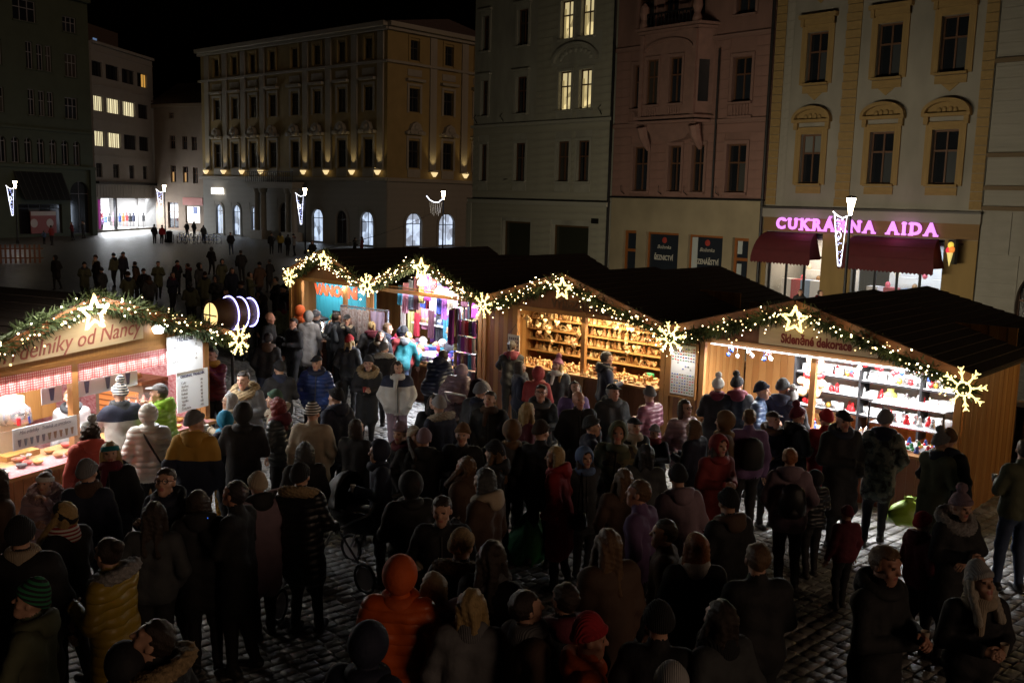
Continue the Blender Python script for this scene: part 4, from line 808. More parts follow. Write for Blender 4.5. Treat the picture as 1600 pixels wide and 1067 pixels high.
def sheet_mb(seed=0):
    rng = random.Random(seed); b = MB(); nx, nz = 12, 8; V = []
    for s in (0, .03):
        for j in range(nz + 1):
            for i in range(nx + 1):
                x = i / nx - .5; z = -j / nz; V.append((x * (1 - .12 * (j / nz)), s + .07 * math.sin(i * 1.35 + seed) * (.35 + j / nz), z + .02 * math.sin(i * 2 + seed)))
    k = (nx + 1) * (nz + 1); F = []
    for j in range(nz):
        for i in range(nx):
            a = j * (nx + 1) + i; F.append((a, a + nx + 1, a + nx + 2, a + 1)); F.append((k + a, k + a + 1, k + a + nx + 2, k + a + nx + 1))
    return b.add(V, F)
def folded_mb():
    b = MB()
    for i, (dz, w) in enumerate(((0, 1), (.3, .96), (.6, .98))): b.lathe([(.48 * w, dz), (.5 * w, dz + .06), (.5 * w, dz + .22), (.46 * w, dz + .29)], 4, (0, 0, 0))
    return b
def hatpile_mb(): return MB().lathe([(.45, 0), (.5, .15), (.48, .3), (.52, .32), (.45, .6), (.25, .85), (.02, .95)], 12)
c0 = Vector((7.08, 14.94, 0)); UU = Vector((-.742, .67, 0)); XD = (.742, -.67)
def rowpos(t): return c0 + UU * t
# ---------------- glass decorations stall
def glass_stall():
    S = Stall('glass_stall', rowpos(5.5), XD, 'bright plank stall signed Skleněné dekorace selling glass ornaments'); S.k = 0.45; W, D = 5.5, 3.0
    roof(S, W + .2, 2.68, 2.6, 3.36, -.18, D + .15, er=2.47)
    body(S, W, D, 2.6, 2.6, 3.34, 1.06, .85, 5.3, [.05, .8, 3.0, 5.42], wt=2.42, er=2.56)
    garland(S, [(-.05, 2.5), (.9, 2.72), (2.0, 3.1), (2.6, 3.3), (3.4, 3.06), (4.6, 2.66), (5.6, 2.32)], 'fir garland with warm bulbs over the Skleněné dekorace gable', seed=4, bulbs=88)
    star(S, 2.6, 3.05, 'lit yellow star over the Skleněné dekorace sign', .25); snowflake(S, 5.42, 2.28, 'large lit snowflake at outer eave of the glass stall', .33)
    sb = MB().prism([(1.95, 2.53), (1.95, 2.95), (2.6, 3.1), (3.0, 3.02), (4.1, 2.7), (4.1, 2.53)][::-1], -.045, -.012).build('sign_board', M_sign, S.R)
    text('sign_lettering', 'Skleněné dekorace', .225, mat('dark_red_paint', (.16, .015, .012), .6), sb, (3.02, -.05, 2.665), (math.pi / 2, 0, 0), .003, .008, sx=.74)
    # white display board with coloured magnets on the left post
    B = empty('magnet_board', S.w(.42, -.06, 1.35), S.rz, 'tall white board with rows of small coloured magnets between two stalls', 'display board')
    MB().bb(-.27, .27, 0, .03, 0, .95).build('panel', M_white_paint, B)
    for (a, b_, c, d) in ((-.3, -.27, -.03, .98), (.27, .3, -.03, .98)): bbx('frame_bar', M_plank, B, a, b_, -.02, .04, c, d)
    bbx('frame_bar', M_plank, B, -.3, .3, -.021, .041, -.06, -.03); bbx('frame_bar', M_plank, B, -.3, .3, -.021, .041, .98, 1.01)
    cols = [M_red, M_bluec, M_black, M_goldc, M_silver, M_greeng]
    for j in range(16):
        for i in range(9):
            if 6 < j < 11 and random.random() < .8: continue
            cube('magnet', random.choice(cols), B, (-.23 + i * .057, -.006, .05 + j * .056), (.03, .012, .018))
    area(S.R, (.42, -.35, 2.3), (math.radians(-20), 0, 0), .5, .1, 12, WHITE)
    # tubes and light
    for x in (1.6, 3.0, 4.4):
        MB().tube([(x - .5, .35, 2.46), (x + .5, .35, 2.46)], .018, 6).build('light_tube', M_tube, S.R); area(S.R, (x, .4, 2.43), (math.radians(12), 0, 0), 1.1, .12, 140, (.97, .98, 1))
    area(S.R, (3.1, 1.3, 2.47), (0, 0, 0), 3.6, .8, 380, (.97, .98, 1))
    area(S.R, (3.1, -.12, 2.39), (math.radians(-38), 0, 0), 4.0, .12, 55, (1, .97, .92)); bbx('added_light_strip', M_tube, S.R, 1.0, 5.2, -.075, -.05, 2.402, 2.418)  # added strip and lamp, throwing extra light outward onto the customers
    # shelves
    yb = 1.75
    bbx('shelf_back', M_white_paint, S.R, 1.9, 5.3, yb + .2, yb + .24, 1.0, 2.45)
    for x in (1.92, 3.2, 4.3, 5.25): bbx('shelf_upright', M_dark_metal, S.R, x - .02, x + .02, yb - .22, yb + .2, .9, 2.45)
    for z in (1.2, 1.52, 1.84, 2.14): bbx('shelf_board', M_white_paint, S.R, 1.94, 5.23, yb - .2, yb + .198, z - .02, z); bbx('shelf_edge', M_dark_metal, S.R, 1.94, 5.23, yb - .215, yb - .201, z - .03, z + .004)
    rng = random.Random(5)
    for z in (1.2, 1.52, 1.84, 2.14):
        x = 2.0
        while x < 5.15:
            k = rng.random(); y = yb - .1 + rng.random() * .15
            if k < .38: item('gift_box', 'box', box_mb, S.w(x + .06, y, z), (.13, .12, .14), M_whiteg, 'small white gift box on shelves of the glass stall', 'box', 'gift boxes in glass stall', S.rz + rng.uniform(-.2, .2)); cm = rng.choice([M_bluec, M_red, M_black, M_greeng]); x += .135
            elif k < .75: item('glass_bauble', 'ball', ball, S.w(x + .05, y, z + .06), (.05, .05, .058), rng.choice([M_red, M_silver, M_whiteg, M_goldc]), 'shiny glass bauble on shelves of the glass stall', 'bauble', 'baubles on glass stall shelves'); x += .095
            else: item('figurine', 'figurine', figurine_mb, S.w(x + .05, y, z), (.19, .19, .17), rng.choice([M_red, M_whiteg, M_silver]), 'small glass figurine on shelves of the glass stall', 'figurine', 'figurines on glass stall shelves'); x += .1
    for i in range(70):
        x = rng.uniform(1.0, 1.95) if i < 26 else rng.uniform(3.2, 5.2); y = rng.uniform(.3, .9) if i < 26 else rng.uniform(.5, 1.2); z = 2.44 - rng.random() * .34
        o = item('hanging_bauble', 'hangball', lambda: MB().add(*(lambda b: (b.v, b.f))(sphere_mb(1, 12, 8))).tube([(0, 0, .95), (0, 0, 4)], .04, 4), S.w(x, y, z), (.042, .042, .046), rng.choice([M_whiteg, M_red, M_silver, M_whiteg, M_bluec]), 'bauble hanging on a thread inside the glass stall', 'bauble', 'hanging baubles in glass stall')
    for i in range(150):
        x = rng.uniform(1.0, 5.2); y = rng.uniform(-.12, .65); m = rng.choice([M_red, M_red, M_whiteg, M_silver, M_bluec, M_goldc, M_greeng])
        if i % 2: item('figurine', 'figurine', figurine_mb, S.w(x, y, 1.06), (.16, .16, .09 + rng.random() * .06), m, 'small glass figurine on counter of the glass stall', 'figurine', 'figurines on glass stall counter')
        else: item('glass_bauble', 'ball', ball, S.w(x, y, 1.09), (.032, .032, .036), m, 'small bauble lying on counter of the glass stall', 'bauble', 'baubles on glass stall counter')
    for i, (x, m) in enumerate(((1.32, M_red), (1.42, M_red), (1.55, M_bluec), (1.22, M_silver), (1.65, M_red))): item('glass_spire', 'spire', lambda: MB().lathe([(.3, 0), (.12, .06), (.2, .16), (.06, .24), (.16, .34), (.05, .42), (.1, .5), (.01, 1)], 10), S.w(x, .25, 1.06), (.13, .13, .36), m, 'slender glass tree topper spire on counter by plank wall', 'tree topper', 'tree topper spires')
    # wire display case at the right
    K = empty('display_case', S.w(4.62, .3, 1.06), S.rz, 'wire and glass display case standing on the glass stall counter', 'display case')
    for x in (-.6, .6):
        for y in (-.3, .3): bbx('upright', M_dark_metal, K, x - .012, x + .012, y - .012, y + .012, 0, .72)
    for z in (.02, .38, .72): bbx('shelf', mat('pale_glass', (.7, .75, .8), .1, alpha=.45), K, -.58, .58, -.29, .29, z - .006, z + .006); bbx('rail', M_silver, K, -.6, .6, -.312, -.3, z - .01, z + .01); bbx('rail', M_silver, K, -.6, .6, .3, .312, z - .01, z + .01)
    for k in range(18): bbx('wire', M_dark_metal, K, .604, .61, -.29 + k * .034, -.286 + k * .034, .0, .72)
    for k in range(10): item('figurine', 'figurine', figurine_mb, S.w(4.12 + k * .105, .3 + .12 * (k % 2), 1.445), (.18, .18, .16), [M_whiteg, M_red, M_silver][k % 3], 'small glass figurine inside the wire display case', 'figurine', 'figurines in display case')
    # plush bear with red scarf
    B = empty('plush_bear', S.w(2.45, 1.25, 1.5), S.rz, 'big pale plush bear with red scarf behind the glass stall window', 'plush toy')
    fur = mat('pale_plush', (.55, .42, .26), .95, bump=1, bscale=60); b = MB()
    for (x, y, z, r) in ((0, 0, .18, .2), (0, -.03, .5, .15), (-.12, -.02, .63, .05), (.12, -.02, .63, .05), (-.2, -.1, .24, .08), (.2, -.1, .24, .08), (-.13, -.2, .06, .09), (.13, -.2, .06, .09), (0, -.16, .46, .06)):
        q = sphere_mb(r, 12, 8); b.add([(a + x, c + y, d + z) for a, c, d in q.v], q.f)
    b.build('plush_body', fur, B, True); MB().tube([(.15 * math.cos(t), -.02 + .13 * math.sin(t), .36) for t in [k * .5236 for k in range(12)]], .05, 8, True).build('scarf', M_red, B, True)
    for s in (-.05, .05): link('eye', slotmesh('ball', ball), B, (s, -.17, .54), None, (.02, .02, .02), M_black)
    item('sack', 'sackg', lambda: MB().lathe([(.3, 0), (.5, .2), (.45, .6), (.2, .85), (.28, 1)], 12), S.w(3.75, 1.62, 1.53), (.24, .2, .22), mat('olive_cloth', (.3, .32, .06), .8), 'olive cloth bundle on the shelf behind the counter', 'bundle', None)
    for x in (.9, 3.1, 5.28): pass
    return S
GS = glass_stall()
# ---------------- carved wood stall
def wood_stall():
    S = Stall('wood_stall', rowpos(10.42), XD, 'honey brown stall full of carved wooden ornaments in warm light'); S.k = 0.8; W, D = 4.9, 3.0
    roof(S, W, 2.42, 2.74, 3.46, -.18, D + .15, er=2.68)
    body(S, W, D, 2.74, 2.27, 3.44, 1.4, 1.05, 4.8, [.05, 1.0, 2.88, 4.85], wt=2.58, er=2.7)
    garland(S, [(0, 2.68), (.7, 2.88), (1.6, 3.2), (2.27, 3.42), (3.0, 3.15), (4.0, 2.84), (4.95, 2.62)], 'fir garland with warm bulbs over the carved wood stall', seed=9, bulbs=95)
    star(S, 2.27, 3.17, 'lit yellow star over the carved wood stall', .24); snowflake(S, 4.92, 2.45, 'lit snowflake between the wood stall and the glass stall', .30); snowflake(S, .02, 2.62, 'lit snowflake between the hat stall and the wood stall', .27)
    text('sign_lettering', 'VYŘEZÁVÁNÍ', .26, mat('dark_brown_paint', (.07, .03, .015), .7), S.R, (2.7, -.02, 2.8), (math.pi / 2, 0, 0), .004, .01, sx=.9)
    area(S.R, (2.9, .9, 2.6), (0, 0, 0), 3.2, 1.0, 170, (1, .80, .48)); area(S.R, (2.9, .25, 2.56), (math.radians(20), 0, 0), 3.2, .1, 85, (1, .84, .55)); point(S.R, (4.25, .9, 2.0), 22, (1, .66, .3), .08)
    MB().tube([(2.0, .3, 2.56), (3.9, .3, 2.56)], .015, 6).build('light_tube', mat('warm_tube', (1, 1, 1), .4, emit=(1, .85, .55), estr=4, sample=False), S.R)
    area(S.R, (2.9, -.1, 2.54), (math.radians(-40), 0, 0), 3.4, .12, 26, (1, .84, .55))  # added lamp without a fixture, spills light onto the customers
    yb = 1.55; M_w = [mat('carved_wood_%d' % i, c, .6, noise=.25, nscale=14) for i, c in enumerate(((.52, .33, .14), (.42, .22, .08), (.60, .42, .2), (.30, .14, .05)))]
    bbx('shelf_back', mat('olive_hessian', (.14, .12, .05), .9, bump=.4, bscale=90), S.R, .1, 4.85, yb + .22, yb + .25, 1.3, 2.6)
    rng = random.Random(11)
    for z in (1.46, 1.72, 1.97, 2.22): bbx('shelf_board', M_plank2, S.R, .12, 4.8, yb - .15, yb + .21, z - .02, z)
    kinds = [('wooden_tree', 'wtree', tree_mb, (.17, .17, .2)), ('wooden_arch', 'warch', arch_mb, (.26, .2, .24)), ('wooden_heart', 'wheart', heart_mb, (.08, .1, .08)), ('wooden_angel', 'figurine', figurine_mb, (.22, .2, .2)), ('wooden_lantern', 'lantern', lantern_mb, (.2, .2, .2))]
    for z in (1.46, 1.72, 1.97, 2.22):
        x = .2
        while x < 4.3:
            nm, key, fn, sc = rng.choice(kinds); dz = .08 if nm == 'wooden_heart' else .014 if nm == 'wooden_arch' else 0
            item(nm, key, fn, S.w(x + .05, yb - .04 + rng.random() * .1, z + dz), [q * rng.uniform(.8, 1.05) for q in sc], rng.choice(M_w), 'carved %s on the shelves of the wood stall' % nm.replace('_', ' '), nm.split('_')[1], nm.replace('_', ' ') + 's on wood stall shelves', S.rz + rng.uniform(-.3, .3)); x += rng.uniform(.09, .15)
    for i in range(44):
        x = rng.uniform(.9, 2.7) if i < 26 else rng.uniform(3.1, 4.7); z = rng.uniform(1.9, 2.48)
        item('hanging_heart', 'hheart', lambda: heart_mb().tube([(0, 0, .7), (0, 0, 3)], .02, 4), S.w(x, rng.uniform(.15, .7), z), (.06, .06, .06), rng.choice(M_w), 'wooden heart hanging on a thread in the wood stall', 'heart', 'hanging wooden hearts', S.rz + rng.uniform(-.6, .6))
    item('wooden_cross', 'cross', lambda: MB().bb(-.12, .12, -.05, .05, 0, 1).bb(-.4, .4, -.051, .051, .6, .82), S.w(1.22, .1, 2.2), (.22, .2, .26), M_w[2], 'pale wooden cross hanging at the wood stall window', 'cross', None, S.rz)
    for i in range(170):
        x = rng.uniform(1.1, 4.7); y = rng.uniform(-.15, .65); nm, key, fn, sc = rng.choice(kinds + [('wooden_bowl', 'wbowl', bowl_mb, (.16, .16, .12))] * 2)
        if nm == 'wooden_heart': rot = (math.pi / 2, 0, rng.uniform(0, 6)); z = 1.412
        else: rot = (0, 0, rng.uniform(0, 6)); z = 1.4 + (.012 if nm == 'wooden_arch' else 0)
        item(nm, key, fn, S.w(x, y, z), [q * .62 for q in sc], rng.choice(M_w), 'small carved %s on the wood stall counter' % nm.replace('_', ' '), nm.split('_')[1], nm.replace('_', ' ') + 's on wood stall counter', rot=rot)
    C = empty('wooden_crate', S.w(3.3, .2, 1.4), S.rz, 'slatted wooden crate on the wood stall counter by the post', 'crate')
    for z in (.03, .1, .17):
        for y in (-.12, .12): bbx('slat', M_plankd, C, -.2, .2, y - .008, y + .008, z - .025, z + .025)
        for x in (-.19, .19): bbx('slat', M_plankd, C, x - .008, x + .008, -.11, .11, z - .024, z + .024)
    G = empty('price_list', S.w(1.02, -.1, 1.9), S.rz, 'printed price sheet hanging at left of the wood stall window', 'price list'); MB().bb(-.17, .17, -.006, .006, -.3, .12).build('sheet', mat('printed_card', (.5, .47, .42), .7), G)
    for j in range(4):
        for i in range(5): cube('print_block', mat('grey_print', (.16, .14, .13), .7), G, (-.12 + i * .06, -.008, .04 - j * .085), (.045, .004, .05))
    MB().tube([(-.15, 0, .12), (0, .06, .35), (.15, 0, .12)], .006, 4).build('string', M_black, G)
    item('green_box', 'box', box_mb, S.w(4.15, .6, 1.4), (.14, .1, .12), mat('green_card', (.02, .3, .12), .5), 'small green card box behind the wood stall counter', 'box', None, S.rz)  # plain green card colour
    H = empty('toy_house', S.w(3.35, yb - .1, 2.24), S.rz, 'wooden nativity house on top shelf of the wood stall', 'toy house'); MB().bb(-.22, .22, .05, .1, 0, .12).build('wall', M_w[1], H); MB().prism([(-.3, .1), (0, .22), (.3, .1), (.3, .07), (0, .19), (-.3, .07)][::-1], -.12, .12).build('roof', M_w[2], H)
    return S
WS = wood_stall()
# ---------------- hats and scarves stall
WORD = {}
def cword(c):
    r, g, b = c; mx = max(c); mn = min(c)
    if mx < .07: return 'black'
    if mx - mn < .12: return 'white' if mx > .6 else 'grey'
    if r > .4 and g > .3: return 'mustard'
    if r >= g and r >= b: return 'pink' if b > .25 else 'brown' if g > .08 else 'red'
    if b >= r and r > .12: return 'purple' if g < .15 else 'slate blue'
    return 'teal' if g > .2 else 'navy'
def scarfcols(): return [(.45, .02, .04), (.03, .05, .25), (.2, .06, .3), (.5, .45, .42), (.04, .04, .05), (.35, .2, .1), (.05, .25, .35), (.6, .25, .35), (.25, .3, .4), (.1, .03, .05), (.55, .5, .2), (.3, .05, .3)]
def hat_stall():
    S = Stall('hat_stall', rowpos(14.56), XD, 'stall piled with knitted hats and scarves under bright white light'); S.k = 1.2; W, D = 4.14, 3.0
    roof(S, W, 2.2, 2.72, 3.5, -.18, D + .15)
    body(S, W, D, 2.72, 2.0, 3.48, 1.0, .3, 3.9, [.06, 4.06], wt=2.6, gable=False, left=False, mfront=M_plankd)
    garland(S, [(0, 2.78), (.6, 2.95), (1.3, 3.3), (2.0, 3.52), (2.8, 3.2), (3.5, 2.95), (4.14, 2.7)], 'fir garland with warm bulbs over the hat and scarf stall', seed=14, bulbs=95, n=3600)
    star(S, 2.0, 3.28, 'lit yellow star over the hat and scarf stall', .27); snowflake(S, .02, 2.75, 'lit snowflake between the blue stall and the hat stall', .28)
    point(S.R, (2.3, -.1, 2.95), 230, (1, .80, .55), .12); point(S.R, (2.9, .1, 2.75), 110, (1, .85, .7), .12); area(S.R, (2.2, .7, 2.6), (0, 0, 0), 3.2, 1.2, 330, (.86, .9, 1)); area(S.R, (3.0, -.3, 2.5), (math.radians(-12), 0, 0), 1.6, .2, 190, (.8, .86, 1))
    for x in (2.3, 2.9): MB().lathe([(.13, 0), (.11, .1), (.04, .18)], 12, (x, -.2, 2.9 if x < 2.5 else 2.74)).build('lamp_shade', mat('hot_lamp', (1, .9, .8), .5, emit=(1, .8, .55), estr=7, sample=False), S.R)
    area(S.R, (.2, -.85, 2.75), (math.radians(22), 0, 0), 1.6, .1, 16, (.95, .95, 1))  # added lamp with no fixture, brightens the blanket rack
    rng = random.Random(21); cols = scarfcols()
    labs = {}
    # hanging scarves at the back, at the front beam and in the gable
    for i in range(36):
        c = cols[i % len(cols)]; kd = 'plain'
        if i < 18: x, y, z, L, wd = .55 + i * .19, 1.5 - .25 * (i % 2), 2.55, rng.uniform(.5, .9), .26
        elif i < 28: x, y, z, L, wd = 1.1 + (i - 18) * .2, .15, 3.15 - abs(1.1 + (i - 18) * .2 - 2.0) * .42, rng.uniform(.4, .8), .22
        else: x, y, z, L, wd = 3.55 + (i - 28) * .05, -.1 - .1 * (i - 28), 2.5, rng.uniform(.5, 1.0), .16
        item('scarf', 'sheet%d' % (i % 4), lambda: sheet_mb(i % 4), S.w(x, y, z), (wd, .5, L), cloth(c, 'knit'), (cword(c) + ' scarf hanging at the back of the hat stall', cword(c) + ' scarf hanging in the gable of the hat stall', cword(c) + ' scarf hanging by the post of the hat stall')[0 if i < 18 else 1 if i < 28 else 2], 'scarf', ('scarves at back of hat stall', 'scarves in hat stall gable', 'scarves by hat stall post')[0 if i < 18 else 1 if i < 28 else 2], S.rz + rng.uniform(-.2, .2))
    for i in range(20):
        c = cols[(i * 7 + 3) % len(cols)]
        item('scarf', 'sheet%d' % (i % 4), lambda: sheet_mb(i % 4), S.w(.3 + i * .18, .95 + .12 * (i % 3), 2.12 - .12 * (i % 2)), (.24, .5, rng.uniform(.5, .8)), cloth(c, 'knit'), cword(c) + ' scarf hanging low behind the hat stall table', 'scarf', 'scarves low in hat stall', S.rz + rng.uniform(-.3, .3))
    # sock rack right
    Rk = empty('sock_rack', S.w(4.02, -.45, 0), S.rz, 'tall rack of patterned socks beside the hat stall', 'rack')
    for x in (-.35, .35): bbx('post', M_dark_metal, Rk, x - .015, x + .015, -.015, .015, 0, 2.3)
    for k in range(6):
        z = 2.25 - k * .38; bbx('bar', M_dark_metal, Rk, -.35, .35, -.01, .01, z - .01, z + .01)
    for k in range(6):
        for i in range(6):
            c = rng.choice(cols); item('sock_pair', 'sock', lambda: MB().bb(-.5, .5, -.2, .2, -1, 0).bb(-.5, .9, -.18, .18, -1.25, -.98), Rk.matrix_basis @ Vector((-.29 + i * .115, -.03, 2.24 - k * .38)), (.085, .1, .26), cloth(c, 'knit'), cword(c) + ' socks hanging on bar %d from top of the sock rack' % (k + 1), 'socks', 'socks on the sock rack', S.rz)
    # table piles
    for i in range(90):
        x = .4 + rng.random() * 3.4; y = -.15 + rng.random() * .85; h = rng.choice(['fold', 'hat']); c = rng.choice(cols + [(.7, .7, .72), (.7, .68, .66), (.6, .1, .3), (.75, .75, .8)])
        if h == 'fold': item('folded_scarf', 'folded', folded_mb, S.w(x, y, 1.0 + .05 * (i % 3) + .3 * max(0, y)), (.3, .24, .1 + rng.random() * .08), cloth(c, 'knit'), cword(c) + ' folded scarf on the table of the hat stall', 'scarf', 'folded scarves on hat stall table', S.rz + rng.uniform(-.5, .5))
        else: item('knitted_hat', 'hatpile', hatpile_mb, S.w(x, y, 1.0 + .06 * (i % 3) + .3 * max(0, y)), (.22, .24, .2), cloth(c, 'knit'), cword(c) + ' knitted hat on the table of the hat stall', 'hat', 'knitted hats on hat stall table')
    bbx('shelf_board', M_white_paint, S.R, .6, 2.4, 1.0, 1.35, 1.72, 1.75); bbx('counter', M_white_paint, S.R, .35, 3.85, .1, .9, .9, .97)
    for i in range(9): item('knitted_hat', 'hatpile', hatpile_mb, S.w(.75 + i * .2, 1.12, 1.75), (.2, .2, .19), cloth(cols[(i * 5) % 12], 'knit'), cword(cols[(i * 5) % 12]) + ' knitted hat on the shelf of the hat stall', 'hat', 'knitted hats on hat stall shelf')
    Hd = empty('mannequin_head', S.w(2.72, .35, 1.55), S.rz, 'mannequin head in brown hat and grey scarf in the hat stall', 'mannequin'); MB().lathe([(.07, -.5), (.06, -.1), (.05, 0), (.09, .1), (.1, .2), (.07, .3), (.01, .34)], 12).build('head', mat('mannequin_skin', (.55, .42, .3), .5), Hd, True); MB().lathe([(.14, .2), (.11, .24), (.11, .32), (.02, .38)], 14).build('hat', cloth((.2, .1, .05), 'knit'), Hd, True)
    MB().lathe([(.12, -.3), (.17, -.2), (.14, -.05), (.08, 0)], 12).build('scarf', cloth((.04, .04, .05), 'knit'), Hd, True)
    # patterned blankets on the left side frame
    F = empty('blanket_rack', S.w(.15, -.25, 0), S.rz + .12, 'metal rack showing patterned white blankets at left of hat stall', 'rack')
    for x in (-.75, .85): bbx('post', M_silver, F, x - .02, x + .02, -.02, .02, 0, 2.15)
    bbx('bar', M_silver, F, -.77, .87, -.02, .02, 2.13, 2.17); bbx('black_panel', M_black, F, -1.05, -.77, -.03, .0, .6, 2.0)
    M_sn = mat('snow_pattern_blanket', (.62, .55, .5), .9, noise=.5, nscale=14, col2=(.22, .1, .07)); me = slotmesh('sheet1', lambda: sheet_mb(1))
    for i, (x, m, L, w) in enumerate(((-.45, M_sn, .85, .62), (.05, M_sn, .85, .5), (.55, mat('pink_tartan', (.6, .4, .5), .9, kind='check', col2=(.25, .35, .6)), .75, .5), (.58, cloth((.5, .36, .3), 'knit'), 1.25, .4))):
        item('blanket', 'sheet1', lambda: sheet_mb(1), F.matrix_basis @ Vector((x, -.05 - .02 * (i % 2) + (.05 if i == 3 else 0), 2.11)), (w, .35, L), m, ['wide white and brown patterned blanket beside the black panel', 'narrow white and brown patterned blanket in middle of rack', 'pink and blue tartan blanket on the rack', 'long beige blanket behind the tartan one'][i], 'blanket', None, S.rz + .12)
    return S
HS = hat_stall()
def blue_stall():
    S = Stall('blue_stall', rowpos(17.9), XD, 'small food stall with turquoise boards lettered VÁNOČNÍ'); S.k = 1.45; W, D = 3.34, 3.0
    roof(S, W, 1.75, 2.82, 3.5, -.18, D + .15)
    body(S, W, D, 2.82, 1.52, 3.48, 1.1, .62, 3.2, [.06, .55, 2.45], wt=2.62, left=True, right=False)
    garland(S, [(-.05, 2.82), (.5, 2.98), (1.0, 3.25), (1.52, 3.48), (2.2, 3.2), (3.34, 2.75)], 'fir garland with warm bulbs over the turquoise stall', seed=19, bulbs=90, n=3600)
    star(S, 1.52, 3.28, 'lit yellow star over the turquoise stall', .22); snowflake(S, -.02, 2.7, 'lit snowflake at the far end of the stall row', .25)
    M_tq = mat('turquoise_paint', (.03, .30, .38), .6, noise=.2, nscale=4); planks(S, 'turquoise_board', M_tq, .66, 3.2, .42, 1.1, 2.6, .14)
    text('painted_lettering', 'VÁNOČNÍ', .38, mat('orange_paint', (.75, .10, .025), .6), S.R, (1.55, .395, 2.36), (math.pi / 2, 0, 0), .006, .022, sx=1.05)
    area(S.R, (1.7, -.05, 2.6), (math.radians(25), 0, 0), 2.0, .15, 42, (.95, .95, 1))
    U = empty('drink_urn', S.w(1.3, .1, 1.1), S.rz, 'steel hot drink urn with black lid on the turquoise stall counter', 'urn'); MB().lathe([(.2, 0), (.2, .08), (.19, .1), (.19, .5)], 18).build('tank', M_silver, U, True); MB().lathe([(.2, .5), (.2, .54), (.12, .58), (.03, .6), (.03, .64)], 18).build('lid', M_black, U, True); MB().tube([(0, -.19, .12), (0, -.26, .12), (0, -.26, .08)], .018, 6).build('tap', M_black, U)
    for s in (-1, 1): MB().tube([(s * .19, 0, .35), (s * .24, 0, .36), (s * .24, 0, .42), (s * .19, 0, .43)], .012, 5).build('handle', M_black, U)
    P = empty('pineapple_decoration', S.w(1.7, .2, 1.5), S.rz, 'orange pumpkin shaped decoration with leaves above the urn', 'decoration'); MB().lathe([(.05, -.15), (.14, -.08), (.15, 0), (.12, .1), (.03, .14)], 12).build('fruit', mat('orange_skin', (.6, .2, .03), .5), P, True); MB().lathe([(.05, .13), (.12, .2), (.02, .32)], 5).build('leaves', M_greeng, P)
    K = empty('thermos', S.w(2.2, .12, 1.1), S.rz, 'tall steel thermos flask beside the turquoise stall post', 'flask'); MB().lathe([(.1, 0), (.1, .4), (.07, .46)], 14).build('flask_body', M_silver, K, True); MB().lathe([(.07, .46), (.08, .5), (.03, .58)], 14).build('flask_top', M_black, K, True)
    for i in range(8): item('paper_cup', 'cup', lambda: MB().lathe([(.7, 0), (1, 2.4), (1.04, 2.42), (.98, 2.42), (.9, 2.3)], 12), S.w(1.0 + i * .27, .1, 1.1), (.04, .04, .045), M_white_paint, 'white paper cup on the turquoise stall counter', 'cup', 'paper cups on turquoise stall counter')
    return S
BS = blue_stall()
# ---------------- back row stalls facing the houses
def back_row():
    for i, (tL, tR, pk, h) in enumerate(((5.5, -.1, 2.6, 3.32), (10.42, 5.5, 2.27, 3.42), (14.56, 10.42, 2.0, 3.5), (17.9, 14.56, 1.52, 3.5))):
        p = rowpos(tL) + Vector((.67, .742, 0)) * 3.16; S = Stall('back_stall', p, XD, ['dark roofed stall backing onto the glass stall', 'dark roofed stall backing onto the carved wood stall', 'dark roofed stall backing onto the hat stall', 'dark roofed stall backing onto the turquoise stall'][i]); W = tL - tR; D = 3.0
        roof(S, W, pk, 2.5, h - .06, .02, D + .15)
        for x in (.05, W - .05): bbx('post', M_plank, S.R, x - .05, x + .05, D - .1, D, 0, 2.4)
        planks(S, 'plank', M_plankd, .1, W - .1, D, .03, 1.0, .2)
        bbx('counter', M_plank, S.R, .1, W - .1, D - .6, D + .15, 1.0, 1.04); bbx('header_beam', M_plank, S.R, .1, W - .1, D - .05, D + .02, 2.35, 2.45); bbx('light_tube', M_tube, S.R, W / 2 - .5, W / 2 + .5, D - .3, D - .26, 2.3, 2.34)
        if i == 0: planks(S, 'plank', M_plankd, .1, D, W - .03, .02, 2.3, .14, 'y')
        area(S.R, (W / 2, D + .1, 2.2), (math.radians(68), 0, 0), W - .6, .4, [30, 150, 420, 520][i], (1, .87, .62), spread=160)
    # lit plank hut to the right
    p = rowpos(-.6) + Vector((.67, .742, 0)) * 3.1; S = Stall('lit_plank_hut', p, XD, 'plank hut wall lit warm yellow behind the glass stall'); W, D = 3.4, 2.6
    planks(S, 'plank', [M_plank2, M_plank], .02, W, .0, .02, 2.5, .16); roof(S, W + .2, 1.7, 2.55, 3.2, -.15, D); planks(S, 'plank', M_plankd, .05, D, .0, .02, 2.5, .15, 'y')
    L = MB().lathe([(.06, 0), (.1, .12), (.04, .16)], 10).build('wall_lamp', M_rope, S.R, loc=(1.2, -.12, 2.35)); point(S.R, (1.2, -.3, 2.3), 26, (1, .72, .3), .08)
back_row()
